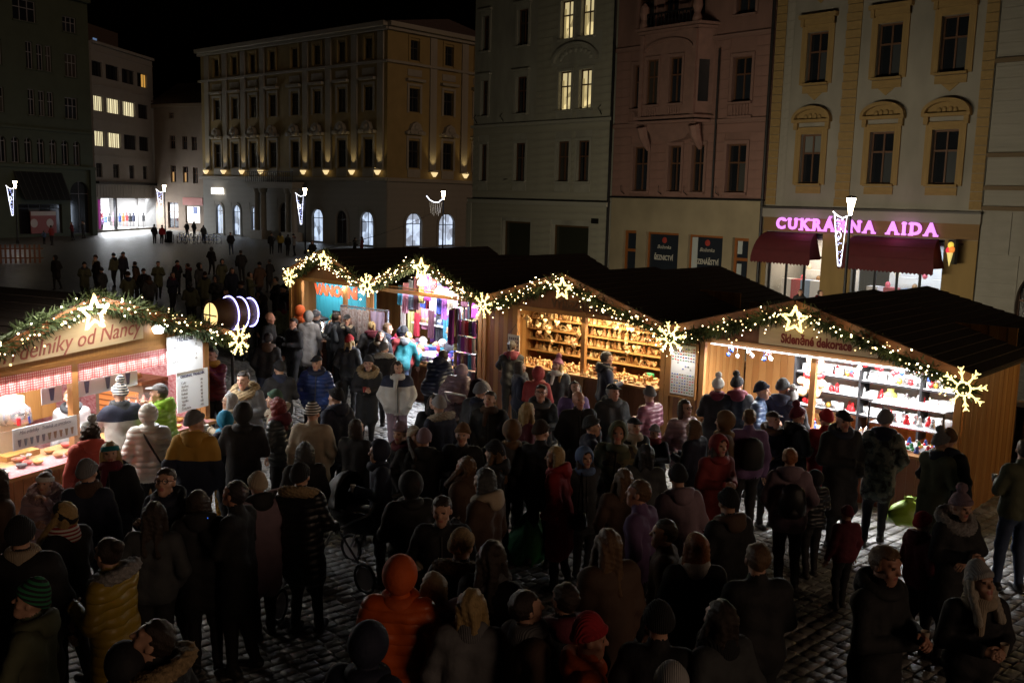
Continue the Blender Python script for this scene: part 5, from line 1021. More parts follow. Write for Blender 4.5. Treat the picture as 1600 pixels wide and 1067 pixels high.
# ---------------- rolled pastry stall at the left
def pastry_stall():
    A = Vector((-6.86, 12.97, 0)); d = Vector((.41, .912, 0)); p = A - d * 1.6
    S = Stall('pastry_stall', p, (d.x, d.y), 'pastry stall with script sign and checked red valance'); S.k = -0.91; W, D = 6.3, 3.0
    roof(S, W, 2.98, 2.45, 3.42, -.2, D + .2)
    # body only between the walls
    px = 3.15; e = 2.45; pk = 3.4
    for x in (.9, 2.72, 5.48): bbx('post', M_plank, S.R, x - .055, x + .055, -.04, .07, 0, 2.45)
    planks(S, 'plank', M_plank, .9, 5.45, .02, .03, 1.02, .15); bbx('counter', M_plank2, S.R, .88, 5.5, -.25, .7, 1.03, 1.08)
    bbx('header_beam', M_plank, S.R, .8, 5.6, -.03, .06, 2.42, 2.5)
    n = 20
    for i in range(n):
        x = .9 + 4.6 * i / n; w = 4.6 / n; zt = lambda q: (e + (pk - e) * q / px if q < px else pk - (pk - e) * (q - px) / (W - px)) - .12
        if min(zt(x), zt(x + w)) > 2.52: MB().add([(x + .003, 0, 2.5), (x + w - .003, 0, 2.5), (x + w - .003, 0, zt(x + w)), (x + .003, 0, zt(x)), (x + .003, .03, 2.5), (x + w - .003, .03, 2.5), (x + w - .003, .03, zt(x + w)), (x + .003, .03, zt(x))], [(0, 1, 2, 3), (7, 6, 5, 4), (0, 4, 5, 1)]).build('gable_board', M_plank2, S.R)
    for x in (.92, 5.46): planks(S, 'plank', [M_plank, M_plank2], .1, D, x, .02, 2.5, .15, 'y')
    redf = mat('red_dotted_fabric', (.26, .02, .03), .85, noise=.35, nscale=40, col2=(.5, .3, .3)); bbx('back_wall', redf, S.R, .95, 5.42, D - .1, D - .05, .05, 2.6); bbx('stall_floor', M_plankd, S.R, .95, 5.42, .1, D - .1, 0, .06); bbx('ceiling_board', M_plank2, S.R, .95, 5.42, .1, D - .1, 2.6, 2.63)
    sb = MB().prism([(1.2, 2.56), (1.2, 2.72), (2.6, 3.14), (3.2, 3.2), (4.05, 3.02), (4.05, 2.66)][::-1], -.05, -.02).build('sign_board', M_sign, S.R)
    text('sign_lettering', 'Trdelníky od Nancy', .33, mat('faded_red_script', (.30, .09, .07), .7), sb, (2.72, -.055, 2.78), (math.pi / 2, -.06, 0), .003, .0, .35, sx=.95)
    garland(S, [(.2, 2.55), (1.2, 2.85), (2.2, 3.18), (3.15, 3.45), (3.8, 3.28), (4.6, 3.0), (5.5, 2.72), (6.3, 2.42)], 'fir garland with warm bulbs over the pastry stall', seed=25, bulbs=80, thick=.19, n=5000)
    star(S, 3.15, 3.2, 'lit yellow star over the pastry stall sign', .28); snowflake(S, 6.28, 2.42, 'lit snowflake at the eave beside the glowing barrel', .26)
    # gingham valance and price cards
    gm_ = mat('red_gingham', (.55, .10, .10), .85, kind='check', col2=(.85, .8, .78))
    for (u, v) in ((.95, 2.66), (2.78, 4.75)):
        b = MB(); nn = 30
        for i in range(nn):
            xa, xb = u + (v - u) * i / nn, u + (v - u) * (i + 1) / nn; ya, yb2 = -.06 + .025 * math.sin(i * 1.9), -.06 + .025 * math.sin((i + 1) * 1.9)
            b.add([(xa, -.05, 2.44), (xb, -.05, 2.44), (xb, yb2, 2.18), (xa, ya, 2.18)], [(0, 3, 2, 1), (0, 1, 2, 3)])
        b.build('valance', gm_, S.R)
    card = mat('white_price_card', (.72, .72, .76), .6); conem = mat('dark_cone_print', (.06, .06, .12), .6)
    for (u, v) in ((2.25, 2.6), (2.85, 4.05)):
        c = MB().bb(u, v, .1, .11, 1.9, 2.14).build('price_card', card, S.R)
        k = max(1, int((v - u) / .32))
        for i in range(k): MB().prism([(-.05, .09), (.05, .09), (.025, -.09), (-.025, -.09)], -.004, .0).build('cone_print', conem, c, loc=(u + (v - u) * (i + .5) / k, .098, 2.03))
    # long cone poster on the glass
    P = MB().bb(1.55, 2.62, -.16, -.15, 1.42, 1.72).build('cone_poster', card, S.R)
    for i in range(10): MB().prism([(-.028, .04), (.028, .04), (.012, -.06), (-.012, -.06)], -.004, 0).build('cone_print', [conem, mat('brown_cone_print', (.25, .12, .05), .6)][i > 4], P, loc=(1.65 + i * .097, -.163, 1.52))
    text('poster_script', 'Mini trdelníky   Trdelník se zmrzlinou', .075, conem, P, (2.08, -.164, 1.65), (math.pi / 2, 0, 0), .001, 0, .3, sx=.75)
    bbx('glass_guard', M_cleargl, S.R, 1.0, 2.66, -.18, -.172, 1.08, 1.72); bbx('glass_guard', M_cleargl, S.R, 3.6, 4.6, .25, .258, 1.08, 1.7)
    # price boards right
    for (x0, x1, z0, z1, head, nl) in ((4.5, 5.32, 2.0, 2.62, 'TRDELNÍK', 4), (4.72, 5.46, 1.32, 1.99, 'ORIGINAL TRDELNÍK', 8)):
        b = MB().bb(x0, x1, -.1 if nl == 4 else -.075, -.09 if nl == 4 else -.065, z0, z1).build('price_board', mat('white_board', (.78, .8, .82), .5), S.R); yy = -.104 if nl == 4 else -.079
        text('heading', head, .085 if nl == 4 else .06, conem, b, ((x0 + x1) / 2, yy, z1 - .07), (math.pi / 2, 0, 0), .001, .002)
        for k in range(nl): text('price_line', ['Cukr', 'Skořice', 'Ořech', 'Kokos', 'Kakao', 'Vanilka', 'Mák', 'Čokoláda'][k], .055, MC['grey_print'], b, (x0 + .1, yy, z1 - .18 - k * .062 * (1.3 if nl == 4 else 1)), (math.pi / 2, 0, 0), .001, 0, align='LEFT'); text('price_line', '%d' % (70 + 5 * k), .05, MC['grey_print'], b, (x1 - .16, yy, z1 - .18 - k * .062 * (1.3 if nl == 4 else 1)), (math.pi / 2, 0, 0), .001, 0)
    area(S.R, (4.6, -.45, 2.75), (math.radians(-18), 0, 0), .7, .15, 26, COOL); MB().lathe([(.07, 0), (.1, .08), (.05, .12)], 10, (4.3, -.12, 2.72)).build('spotlight', M_tube, S.R)
    for x in (1.8, 3.4): MB().tube([(x - .5, .45, 2.5), (x + .5, .45, 2.5)], .018, 6).build('light_tube', M_tube, S.R); area(S.R, (x, .6, 2.47), (math.radians(10), 0, 0), 1.3, .3, 95, (.98, .98, 1))
    area(S.R, (3.2, 1.6, 2.58), (0, 0, 0), 3.4, 1.0, 80, (1, .95, .88))
    area(S.R, (3.2, -.12, 2.4), (math.radians(-40), 0, 0), 4.0, .12, 75, (1, .96, .9)); area(S.R, (2.6, -.5, 3.35), (math.radians(38), 0, 0), 2.2, .1, 40, (1, .92, .8))  # first lamp is added, with no fixture, to spill light on customers
    # furniture inside: oven with rolls, dispenser, coat, shelves
    bbx('fabric_panel', redf, S.R, 5.37, 5.40, .25, 2.85, .9, 2.45)
    O = empty('pastry_oven', S.w(4.85, 1.35, 0), S.rz - math.pi / 2, 'brown grill oven with pastry rolls at the back of the pastry stall', 'oven'); MB().bb(-.55, .55, 0, .7, 0, 1.7).build('oven_body', mat('oven_steel', (.22, .16, .11), .4, metal=.4, noise=.3), O); MB().bb(-.45, .45, -.02, .0, 1.1, 1.55).build('oven_mouth', mat('oven_glow', (.3, .1, .03), .6, emit=(1, .3, .06), estr=.4), O); MB().bb(-.62, .62, -.1, .72, 1.7, 1.76).build('oven_top', M_plankd, O)
    for k in range(4): cube('rack_slat', M_plankd, O, (0, -.03, 1.15 + k * .1), (.86, .02, .02))
    for i in range(5): item('pastry_roll', 'roll', lambda: MB().lathe([(.3, -1), (.5, -.98), (.48, -.5), (.52, 0), (.48, .5), (.5, .98), (.3, 1)], 12, axis='x'), S.w(4.75 + .06 * (i % 2), .85 + i * .22, 1.84), (.16, .1, .1), mat('golden_pastry', (.5, .24, .06), .6, noise=.4, nscale=30), 'golden pastry roll resting on the oven top', 'pastry', 'pastry rolls on the oven', S.rz + .4)
    for i in range(3):
        item('baking_board', 'box', box_mb, S.w(3.6 + i * .3, 2.3, 1.1), (.28, .05, 1.05 - .1 * i), M_plank, 'upright wooden baking board behind the pastry counter', 'board', 'baking boards in pastry stall', S.rz)
    Dp = empty('drink_dispenser', S.w(2.2, .8, 1.08), S.rz, 'cream soft drink dispenser with two taps in the pastry stall', 'dispenser'); ivory = mat('ivory_plastic', (.6, .52, .33), .4); MB().bb(-.26, .26, -.1, .35, .08, .86).build('case', ivory, Dp); MB().lathe([(.24, 0), (.22, .2), (.1, .3)], 14, (0.06, -.12, .5)).build('dome', M_silver, Dp, True); MB().bb(-.26, .3, -.32, .35, 0, .08).build('tray', mat('orange_tray', (.5, .26, .05), .5), Dp)
    for s, m in ((-.04, M_red), (.12, M_bluec)): MB().tube([(s, -.2, .62), (s, -.33, .58), (s, -.33, .5)], .03, 6).build('tap', m, Dp)
    Ct = empty('checked_coat', S.w(1.4, .9, 1.5), S.rz, 'blue checked shirt hanging at the left inside the pastry stall', 'shirt'); MB().add(*(lambda b: ([(x * .55, y * .8, z * .7 + .55) for x, y, z in b.v], b.f))(sheet_mb(2))).build('shirt_cloth', mat('blue_check', (.02, .03, .1), .9, kind='check', col2=(.3, .34, .45)), Ct)
    for i in range(26):
        x = random.uniform(1.05, 2.6) if i < 15 else random.uniform(2.9, 5.3); y = random.uniform(-.12, .55)
        item('topping_tub', 'wbowl', bowl_mb, S.w(x, y, 1.08), (.15, .15, .16), [mat('topping_%d' % k, c, .5) for k, c in enumerate(((.5, .25, .06), (.6, .06, .04), (.06, .05, .05), (.6, .55, .5), (.35, .15, .05)))][i % 5], 'small tub of topping on the pastry counter', 'tub', 'topping tubs on pastry counter')
    for i in range(7):
        item('star_ornament', 'ostar', lambda: MB().prism([((1 if k % 2 == 0 else .45) * math.cos(math.pi / 2 + k * math.pi / 5), (1 if k % 2 == 0 else .45) * math.sin(math.pi / 2 + k * math.pi / 5)) for k in range(10)][::-1], -.1, .1), S.w(3.55 + .16 * i, .28, 1.52 + .05 * (i % 2)), (.09, .2, .09), mat('salmon_felt', (.6, .22, .16), .8), 'felt star ornament on the pastry counter glass', 'ornament', 'felt stars on pastry counter', S.rz)
    item('red_cloth', 'box', box_mb, S.w(3.2, -.0, 1.082), (4.4, .5, .006), redf, 'red dotted cloth covering the pastry stall counter', 'tablecloth', None, S.rz)
    return S
PS = pastry_stall()
def barrel():
    c = at(362, 490, 2.75); B = empty('barrel_sign', c, math.radians(48), 'wooden barrel lamp with three glowing violet rings beside pastry stall', 'barrel lamp')
    MB().lathe([(.24, -.42), (.29, -.2), (.31, 0), (.29, .2), (.24, .42)], 20, axis='x').build('staves', mat('barrel_oak', (.09, .04, .015), .6, noise=.3, nscale=10), B, True)
    b = MB().lathe([(.01, -.44), (.225, -.435), (.225, -.425)], 20, axis='x').build('lit_end', mat('amber_lit_end', (.8, .6, .3), .5, emit=(1, .72, .30), estr=1.2), B)
    MB().bb(-.455, -.445, -.22, .22, -.012, .012).bb(-.456, -.446, -.012, .012, -.22, .22).build('end_bar', M_black, B)
    for i, x in enumerate((-.05, .18, .40)): MB().tube([(x, math.cos(t) * (.325 - .03 * i), math.sin(t) * (.325 - .03 * i)) for t in [k * math.pi / 12 for k in range(24)]], .014, 6, True).build('light_ring', mat('violet_led', (.9, .9, 1), .4, emit=(.36, .34, 1), estr=5, sample=False), B)
    MB().tube([(0, 0, -.3), (0, 0, -c.z)], .03, 8).build('post', M_dark_metal, B); point(B, (.2, -.45, .1), 1.2, (.5, .5, 1), .15); point(B, (-.6, 0, 0), 2.5, (1, .7, .3), .15)
barrel()
# ------------------------------------------------------------------ street lamps with light pennants
def street_lamps():
    spots = [((-42.68, 83.98), 'street lamp at the far left by the green house', -1), ((-32.75, 91.82), 'street lamp by the bright clothes shop', -1), ((-17.07, 79.8), 'street lamp before the palace portal', -1), ((-5.35, 73.0), 'street lamp before the palace side wing', -1.15), ((11.3, 33.2), 'street lamp before the pink CUKRÁRNA letters', -1)]
    for i, ((x, y), lab, sd) in enumerate(spots):
        H = 4.95 if i < 4 else 4.9; ry = 0 if i < 4 else -.5
        L = empty('street_lamp', (x, y, 0), ry, lab, 'street lamp', 'street lamps on the square')
        MB().lathe([(.12, 0), (.12, .25), (.07, .35), (.055, 1.2), (.045, H - .3), (.06, H - .28), (.03, H - .2)], 12).build('pole', M_dark_metal, L, True)
        MB().lathe([(.05, -.22), (.09, .05), (.15, .33), (.15, .35), (.02, .36)], 14, (0, 0, H)).build('lantern', mat('lamp_glass_%d' % (i == 4), (.9, .9, .9), .4, emit=(1, .80, .50), estr=36 if i == 4 else 60), L, True); MB().lathe([(.18, .36), (.16, .40), (.05, .44)], 14, (0, 0, H)).build('cap', M_dark_metal, L, True)
        s = .9 if i == 4 else 1.25 if i != 3 else 1.1
        b = MB(); top = H - .35
        if i == 3: outl = [(-1.25, 0, .35), (-1.0, 0, .05), (-.7, 0, -.1), (-.35, 0, -.1), (0, 0, .2)]; b.tube(outl, .035, 6)
        else: outl = [(-.62, 0, .45), (-.45, 0, .2), (-.25, 0, .05), (-.08, 0, .2)]; b.tube([(p[0] * s, p[1], p[2] * s + top) if False else (p[0] * s, -.05, top + p[2] * s * .6) for p in outl], .026, 6)
        if i == 3:
            b = MB(); b.tube([(p[0], -.05, top + p[2]) for p in outl], .04, 6)
            P = b.build('pennant_frame', M_coolrope, L); m2 = mat('dim_led_net', (.5, .45, .4), .5, emit=(1, .85, .6), estr=.35, sample=False)
            for k in range(7): MB().tube([(-1.0 + k * .15, -.05, top - .1), (-.9 + k * .11, -.05, top - .9 - .1 * (k % 3))], .012, 4).build('light_strand', m2, P)
        else:
            x0, x1 = -.56 * s, -.10 * s; dn = -1.75 * s
            b.tube([(x0, -.05, top + .2 * s), (-.30 * s, -.05, top + dn)], .02, 6); b.tube([(x1, -.05, top + .1 * s), (-.2 * s, -.05, top + dn)], .013, 6)
            b.tube([(-.36 * s + .1 * s * math.cos(t), -.08, top - .62 * s + .15 * s * math.sin(t)) for t in [k * .6283 for k in range(10)]], .018, 6, True)
            b.tube([(-.30 * s, -.05, top + dn), (-.2 * s, -.05, top + dn)], .03, 6)
            P = b.build('pennant_frame', M_coolrope, L); bl = mat('blue_white_led', (.6, .65, 1), .4, emit=(.45, .5, 1), estr=2.6, sample=False); rng = random.Random(i)
            for k in range(42):
                q = rng.random() ** 1.3; xa = x0 + ( -.30 * s - x0) * q; xb = x1 + (-.2 * s - x1) * q; link('bulb', slotmesh('bulb', lambda: sphere_mb(1, 8, 5)), P, (xa + (xb - xa) * rng.random(), -.05, top + dn * q), None, (.022 * s,) * 3, bl)
        point(L, (-.3, -.5, H - 1.0), [30, 30, 30, 12, 12][i], (.75, .8, 1), .2)
street_lamps()
# ------------------------------------------------------------------ people (each body one continuous surface grown from a joint skeleton)
def surface_nets(val, xs, ys, zs):
    nx, ny, nz = val.shape; ins = val < 0
    c = np.zeros((nx - 1, ny - 1, nz - 1), int)
    for dx in (0, 1):
        for dy in (0, 1):
            for dz in (0, 1): c += ins[dx:nx - 1 + dx, dy:ny - 1 + dy, dz:nz - 1 + dz]
    act = (c > 0) & (c < 8); I, J, K = np.nonzero(act); n = len(I); idx = np.full(act.shape, -1); idx[I, J, K] = np.arange(n)
    acc = np.zeros((n, 3)); cnt = np.zeros(n)
    for ax in range(3):
        for a in (0, 1):
            for b in (0, 1):
                o = [0, 0, 0]; o2 = [(ax + 1) % 3, (ax + 2) % 3]; o[o2[0]] = a; o[o2[1]] = b; e = list(o); e[ax] = 1
                v0 = val[I + o[0], J + o[1], K + o[2]]; v1 = val[I + e[0], J + e[1], K + e[2]]; m = (v0 < 0) != (v1 < 0)
                t = np.where(m, v0 / np.where(m, v0 - v1, 1), 0)
                p0 = np.stack([xs[I + o[0]], ys[J + o[1]], zs[K + o[2]]], 1); p1 = np.stack([xs[I + e[0]], ys[J + e[1]], zs[K + e[2]]], 1)
                acc += np.where(m[:, None], p0 + (p1 - p0) * t[:, None], 0); cnt += m
    V = acc / cnt[:, None]; Q = []
    for ax in range(3):
        sl0 = [slice(None)] * 3; sl1 = [slice(None)] * 3; sl0[ax] = slice(0, -1); sl1[ax] = slice(1, None)
        a, b = ins[tuple(sl0)], ins[tuple(sl1)]; ch = a != b
        b1, b2 = (ax + 1) % 3, (ax + 2) % 3
        P = np.array(np.nonzero(ch)); ok = (P[b1] > 0) & (P[b2] > 0) & (P[b1] < val.shape[b1] - 1) & (P[b2] < val.shape[b2] - 1); P = P[:, ok]
        def g(d1, d2):
            q = P.copy(); q[b1] -= d1; q[b2] -= d2; return idx[q[0], q[1], q[2]]
        q = np.stack([g(1, 1), g(0, 1), g(0, 0), g(1, 0)], 1); flip = ~a[P[0], P[1], P[2]]; q[flip] = q[flip][:, ::-1]; Q.append(q)
    return V, np.concatenate(Q)
class Field:
    "smooth union of tapered capsules and ellipsoids on a rectilinear grid"
    def __init__(s): s.p = []
    def cap(s, a, b, r0, r1, reg, k=.03): s.p.append(('c', np.array(a, float), np.array(b, float), r0, r1, reg, k, None))
    def ell(s, c, r, reg, k=.02, R=None): s.p.append(('e', np.array(c, float), np.array(r, float), 0, 0, reg, k, R))
    def dist(s, q, P):
        if q[0] == 'c':
            _, a, b, r0, r1 = q[:5]; d = b - a; L = d @ d; w = P - a; t = np.clip((w @ d) / max(L, 1e-9), 0, 1); return np.sqrt((((w - t[..., None] * d)) ** 2).sum(-1)) - (r0 + (r1 - r0) * t)
        w = P - q[1]
        if q[7] is not None: w = w @ q[7]
        n = np.sqrt(((w / q[2]) ** 2).sum(-1)); return (n - 1) * min(q[2])
    def bbox(s, q):
        if q[0] == 'c': r = max(q[3], q[4]); return np.minimum(q[1], q[2]) - r, np.maximum(q[1], q[2]) + r
        return q[1] - max(q[2]), q[1] + max(q[2])
    def grid(s, res, fc=None, fr=None, fh=.17):
        lo = np.min([s.bbox(q)[0] for q in s.p], 0) - .05; hi = np.max([s.bbox(q)[1] for q in s.p], 0) + .05; ax = []
        for i in range(3):
            if fc is None: ax.append(np.arange(lo[i], hi[i] + res, res))
            else:
                a, b = fc[i] - fh, fc[i] + fh; pts = [np.arange(a, b, fr)]
                if lo[i] < a: n = max(1, int(math.ceil((a - lo[i]) / res))); pts.insert(0, np.linspace(lo[i], a, n + 1)[:-1])
                if hi[i] > b: n = max(1, int(math.ceil((hi[i] - b) / res))); pts.append(np.linspace(pts[-1][-1], hi[i], n + 1)[1:])
                ax.append(np.concatenate(pts))
        return ax
    def eval(s, ax, jit=None):
        val = np.full([len(a) for a in ax], .3)
        for q in s.p:
            lo, hi = s.bbox(q); m = .09; sl = []
            for i in range(3):
                a = np.searchsorted(ax[i], lo[i] - m); b = np.searchsorted(ax[i], hi[i] + m); sl.append(slice(max(0, a - 1), b + 1))
            P = np.stack(np.meshgrid(*[ax[i][sl[i]] for i in range(3)], indexing='ij'), -1)
            if P.size == 0: continue
            d = s.dist(q, P); o = val[tuple(sl)]; k = q[6]; h = np.clip(.5 + .5 * (o - d) / k, 0, 1); val[tuple(sl)] = o + (d - o) * h - k * h * (1 - h)
        return val
    def mesh(s, ax, wob=0, seed=0):
        val = s.eval(ax)
        if wob:
            X, Y, Z = np.meshgrid(*ax, indexing='ij'); f = 21
            val = val + np.where(Z < wob[1], wob[0] * (np.sin(f * X + 3 * np.sin(9 * Z + seed) + seed) * np.sin(f * .8 * Z + 2 * seed + 4 * Y) + .6 * np.sin(38 * Z + 11 * X + seed)), 0)
        V, Q = surface_nets(val, *ax); D = np.stack([s.dist(q, V) for q in s.p], 1); reg = np.array([q[5] for q in s.p])[np.argmin(D, 1)]
        return V, Q, reg
def np_mesh(name, V, Q, mi=None, smooth=True):
    me = bpy.data.meshes.new(name); me.vertices.add(len(V)); me.vertices.foreach_set('co', V.astype('f').reshape(-1)); me.loops.add(Q.size); me.loops.foreach_set('vertex_index', Q.astype('i').reshape(-1)); me.polygons.add(len(Q)); me.polygons.foreach_set('loop_start', (np.arange(len(Q)) * 4).astype('i')); me.polygons.foreach_set('loop_total', np.full(len(Q), 4, 'i'))
    if mi is not None: me.polygons.foreach_set('material_index', mi.astype('i'))
    me.polygons.foreach_set('use_smooth', np.ones(len(Q), bool)); me.update(); me.validate(); return me
def rotz(a): c, s = math.cos(a), math.sin(a); return np.array([[c, -s, 0], [s, c, 0], [0, 0, 1]])
def rotx(a): c, s = math.cos(a), math.sin(a); return np.array([[1, 0, 0], [0, c, -s], [0, s, c]])
ARMS = {'down': ((.255, -.02, 1.14), (.265, .07, .90)), 'pocket': ((.275, -.06, 1.15), (.19, .11, .99)), 'hold': ((.25, .02, 1.16), (.09, .25, 1.20)), 'phone': ((.22, .07, 1.17), (.08, .28, 1.31)), 'reach': ((.23, .22, 1.24), (.17, .46, 1.17)), 'eat': ((.23, .13, 1.19), (.05, .19, 1.44)), 'push': ((.24, .05, 1.14), (.19, .34, 1.04)), 'cross': ((.27, .06, 1.16), (-.04, .2, 1.14))}
JK, TR, SK, SH, S2, EY, LP = range(7)
def body_field(bulk, arms, hem, lean, hy, hp, walk):
    F = Field(); Lr = rotx(-lean); piv = np.array([0, 0, .95]); up = lambda p: piv + Lr @ (np.array(p, float) - piv)
    b = bulk
    for s in (-1, 1):
        F.cap(up((s * .07, 0, .97)), up((s * .08, 0, 1.34)), .115 * b, .118 * b, JK, .05)
        sh = up((s * .175, -.01, 1.40)); e, w = ARMS[arms[0 if s < 0 else 1]]; e = up((s * e[0], e[1], e[2])); w = up((s * w[0], w[1], w[2]))
        F.cap(sh, e, .075 * b, .062 * b, JK, .035); F.cap(e, w, .062 * b, .05 * b, JK, .03)
        st = walk * s; k1 = np.array((s * .095, .02 + .14 * max(st, 0) - .04 * max(-st, 0), .50)); an = np.array((s * .1, .20 * st - (.05 if st < 0 else 0), .10 if st >= 0 else .13))
        F.cap((s * .085, 0, .93), k1, .098, .068, TR, .04); F.cap(k1, an, .066, .048, TR, .03)
        F.cap(an + np.array((0, -.04, -.055)), an + np.array((0, .13, -.062)), .05, .04, SH, .02)
        if hem < .88: F.cap((s * .06, 0, .98), (s * .075, 0, hem + .1), .125 * b, .135 * b, JK, .06)
    F.cap(up((-.15, -.015, 1.395)), up((.15, -.015, 1.395)), .082 * b, .082 * b, JK, .05); F.cap(up((0, -.01, 1.44)), up((0, .0, 1.49)), .078, .072, JK, .03)
    hc = up((0, .015, 1.625)); HR = rotz(hy) @ rotx(-hp); h = lambda p: hc + HR @ np.array(p, float)
    F.cap(up((0, 0, 1.46)), h((0, -.02, -.06)), .054, .054, SK, .02)
    F.ell(h((0, -.012, .028)), (.078, .096, .092), SK, .02, HR); F.cap(h((0, .03, -.02)), h((0, .045, -.09)), .062, .042, SK, .025); F.cap(h((0, .085, .012)), h((0, .104, -.022)), .009, .015, SK, .012)
    for s in (-1, 1):
        F.ell(h((s * .079, -.008, -.008)), (.012, .022, .032), SK, .008, HR); F.cap(h((s * .045, .072, .032)), h((s * .015, .083, .03)), .012, .012, SK, .012); F.ell(h((s * .042, .058, -.03)), (.026, .022, .022), SK, .015, HR)
    F.cap(h((-.016, .078, -.062)), h((.016, .078, -.062)), .010, .010, SK, .01)
    return F, hc, HR, up
def make_person_mesh(name, sp, res, fres):
    F, hc, HR, up = body_field(sp['bulk'], sp['arms'], sp['hem'], sp['lean'], sp['hy'], sp['hp'], sp['walk'])
    ax = F.grid(res, hc, fres, .155); V, Q, reg = F.mesh(ax, (.006, 1.44), sp['seed'])
    L = (V - hc) @ HR; f = reg == SK
    reg = np.where(f & (L[:, 1] > .055) & (np.abs(np.abs(L[:, 0]) - .034) < .0115) & (np.abs(L[:, 2] - .010) < .006), EY, reg); reg = np.where(f & (L[:, 1] > .06) & (np.abs(L[:, 0]) < .024) & (np.abs(L[:, 2] + .062) < .009), LP, reg)
    fr = reg[Q]; mi = fr[:, 0].copy()
    for r in (EY, LP, S2): mi = np.where((fr == r).sum(1) >= 2, r, mi)
    return np_mesh(name, V, Q, mi), hc, HR, up
# shared hand meshes: relaxed and gripping, with five separate fingers
def hand_field(grip):
    F = Field(); c = 1.15 if grip else .45
    F.cap((0, 0, 0), (0, .03, 0), .026, .028, 0, .01)
    for x in (-.026, -.009, .009, .026): F.cap((x * .7, .02, 0), (x, .085, 0), .016, .013, 0, .012)
    for i, (x, L) in enumerate(((-.030, .062), (-.010, .074), (.011, .070), (.030, .055))):
        p = np.array((x, .088, 0.)); a = c * .5
        for f in (.45, .32, .23):
            q = p + np.array((x * .08, math.cos(a), -math.sin(a))) * L * f * 1.25; F.cap(p, q, .0085, .0078, 0, .004); p = q; a += c * .62
    p = np.array((-.03, .03, 0.)); q = p + np.array((-.03, .03, -.018)); F.cap(p, q, .013, .011, 0, .006); r = q + np.array((-.002, .028, -.022 if grip else -.006)); F.cap(q, r, .0105, .009, 0, .004)
    return F
_hand = {}
def hand_mesh(grip, mirror):
    k = (grip, mirror)
    if k not in _hand:
        F = hand_field(grip); V, Q, _ = F.mesh(F.grid(.0062))
        if mirror: V = V * np.array((-1, 1, 1)); Q = Q[:, ::-1]
        me = np_mesh('hand', V, Q); me.materials.append(None); _hand[k] = me
    return _hand[k]
# ---- headwear, hair and collars in head space (origin head centre, y forward)
_acc = {}
def fmesh(key, fn, res=.012):
    if key not in _acc:
        V, Q = fn(res); me = np_mesh(key, V, Q); me.materials.append(None); _acc[key] = me
    return _acc[key]
def vol(lo, hi, res, f):
    ax = [np.arange(lo[i], hi[i] + res, res) for i in range(3)]; P = np.meshgrid(*ax, indexing='ij'); v = f(*P); v = np.clip(v, -.5, .5)
    for i in range(3):
        sl = [slice(None)] * 3; sl[i] = 0; v[tuple(sl)] = np.maximum(v[tuple(sl)], .01); sl[i] = -1; v[tuple(sl)] = np.maximum(v[tuple(sl)], .01)
    return surface_nets(v, *ax)
E_ = lambda x, y, z, c, r: (np.sqrt(((x - c[0]) / r[0]) ** 2 + ((y - c[1]) / r[1]) ** 2 + ((z - c[2]) / r[2]) ** 2) - 1) * min(r)
def C_(x, y, z, a, b, r0, r1):
    a, b = np.array(a), np.array(b); d = b - a; t = np.clip(((x - a[0]) * d[0] + (y - a[1]) * d[1] + (z - a[2]) * d[2]) / (d @ d), 0, 1); return np.sqrt((x - a[0] - t * d[0]) ** 2 + (y - a[1] - t * d[1]) ** 2 + (z - a[2] - t * d[2]) ** 2) - (r0 + (r1 - r0) * t)
smin = lambda a, b, k: (lambda h: b + (a - b) * h - k * h * (1 - h))(np.clip(.5 + .5 * (b - a) / k, 0, 1))
def beanie_f(x, y, z, tall=0):
    d = E_(x, y, z, (0, -.014, .035), (.093, .111, .105 + tall)); d = np.maximum(d, (.028 + y * .28) - z)
    r = np.abs(np.sqrt((x / .09) ** 2 + ((y + .014) / .108) ** 2) - 1) * .095; t = np.sqrt(r ** 2 + ((z - (.045 + y * .28)) * .55) ** 2) - .0145
    return smin(d, t, .01)
def tor(x, y, z, c, R, r, tilt=0, sx=1.0): yy = y - c[1]; zz = z - c[2] - yy * tilt; q = np.sqrt(((x - c[0]) / sx) ** 2 + yy ** 2) - R; return np.sqrt(q ** 2 + zz ** 2) - r
spk = lambda x, y, z, a: a * (np.sin(120 * x + 3 * np.sin(90 * z)) * np.sin(110 * y + 40 * z) + .7 * np.sin(150 * z + 70 * x))
def hair_base(x, y, z, lo=-.07): return np.maximum(E_(x, y, z, (0, -.016, .026), (.089, .106, .105)), np.minimum(.062 - z, y - .015)) if lo < -1 else np.maximum(np.maximum(E_(x, y, z, (0, -.016, .026), (.089, .106, .105)), np.minimum(.066 - z, y - .012)), lo - z)
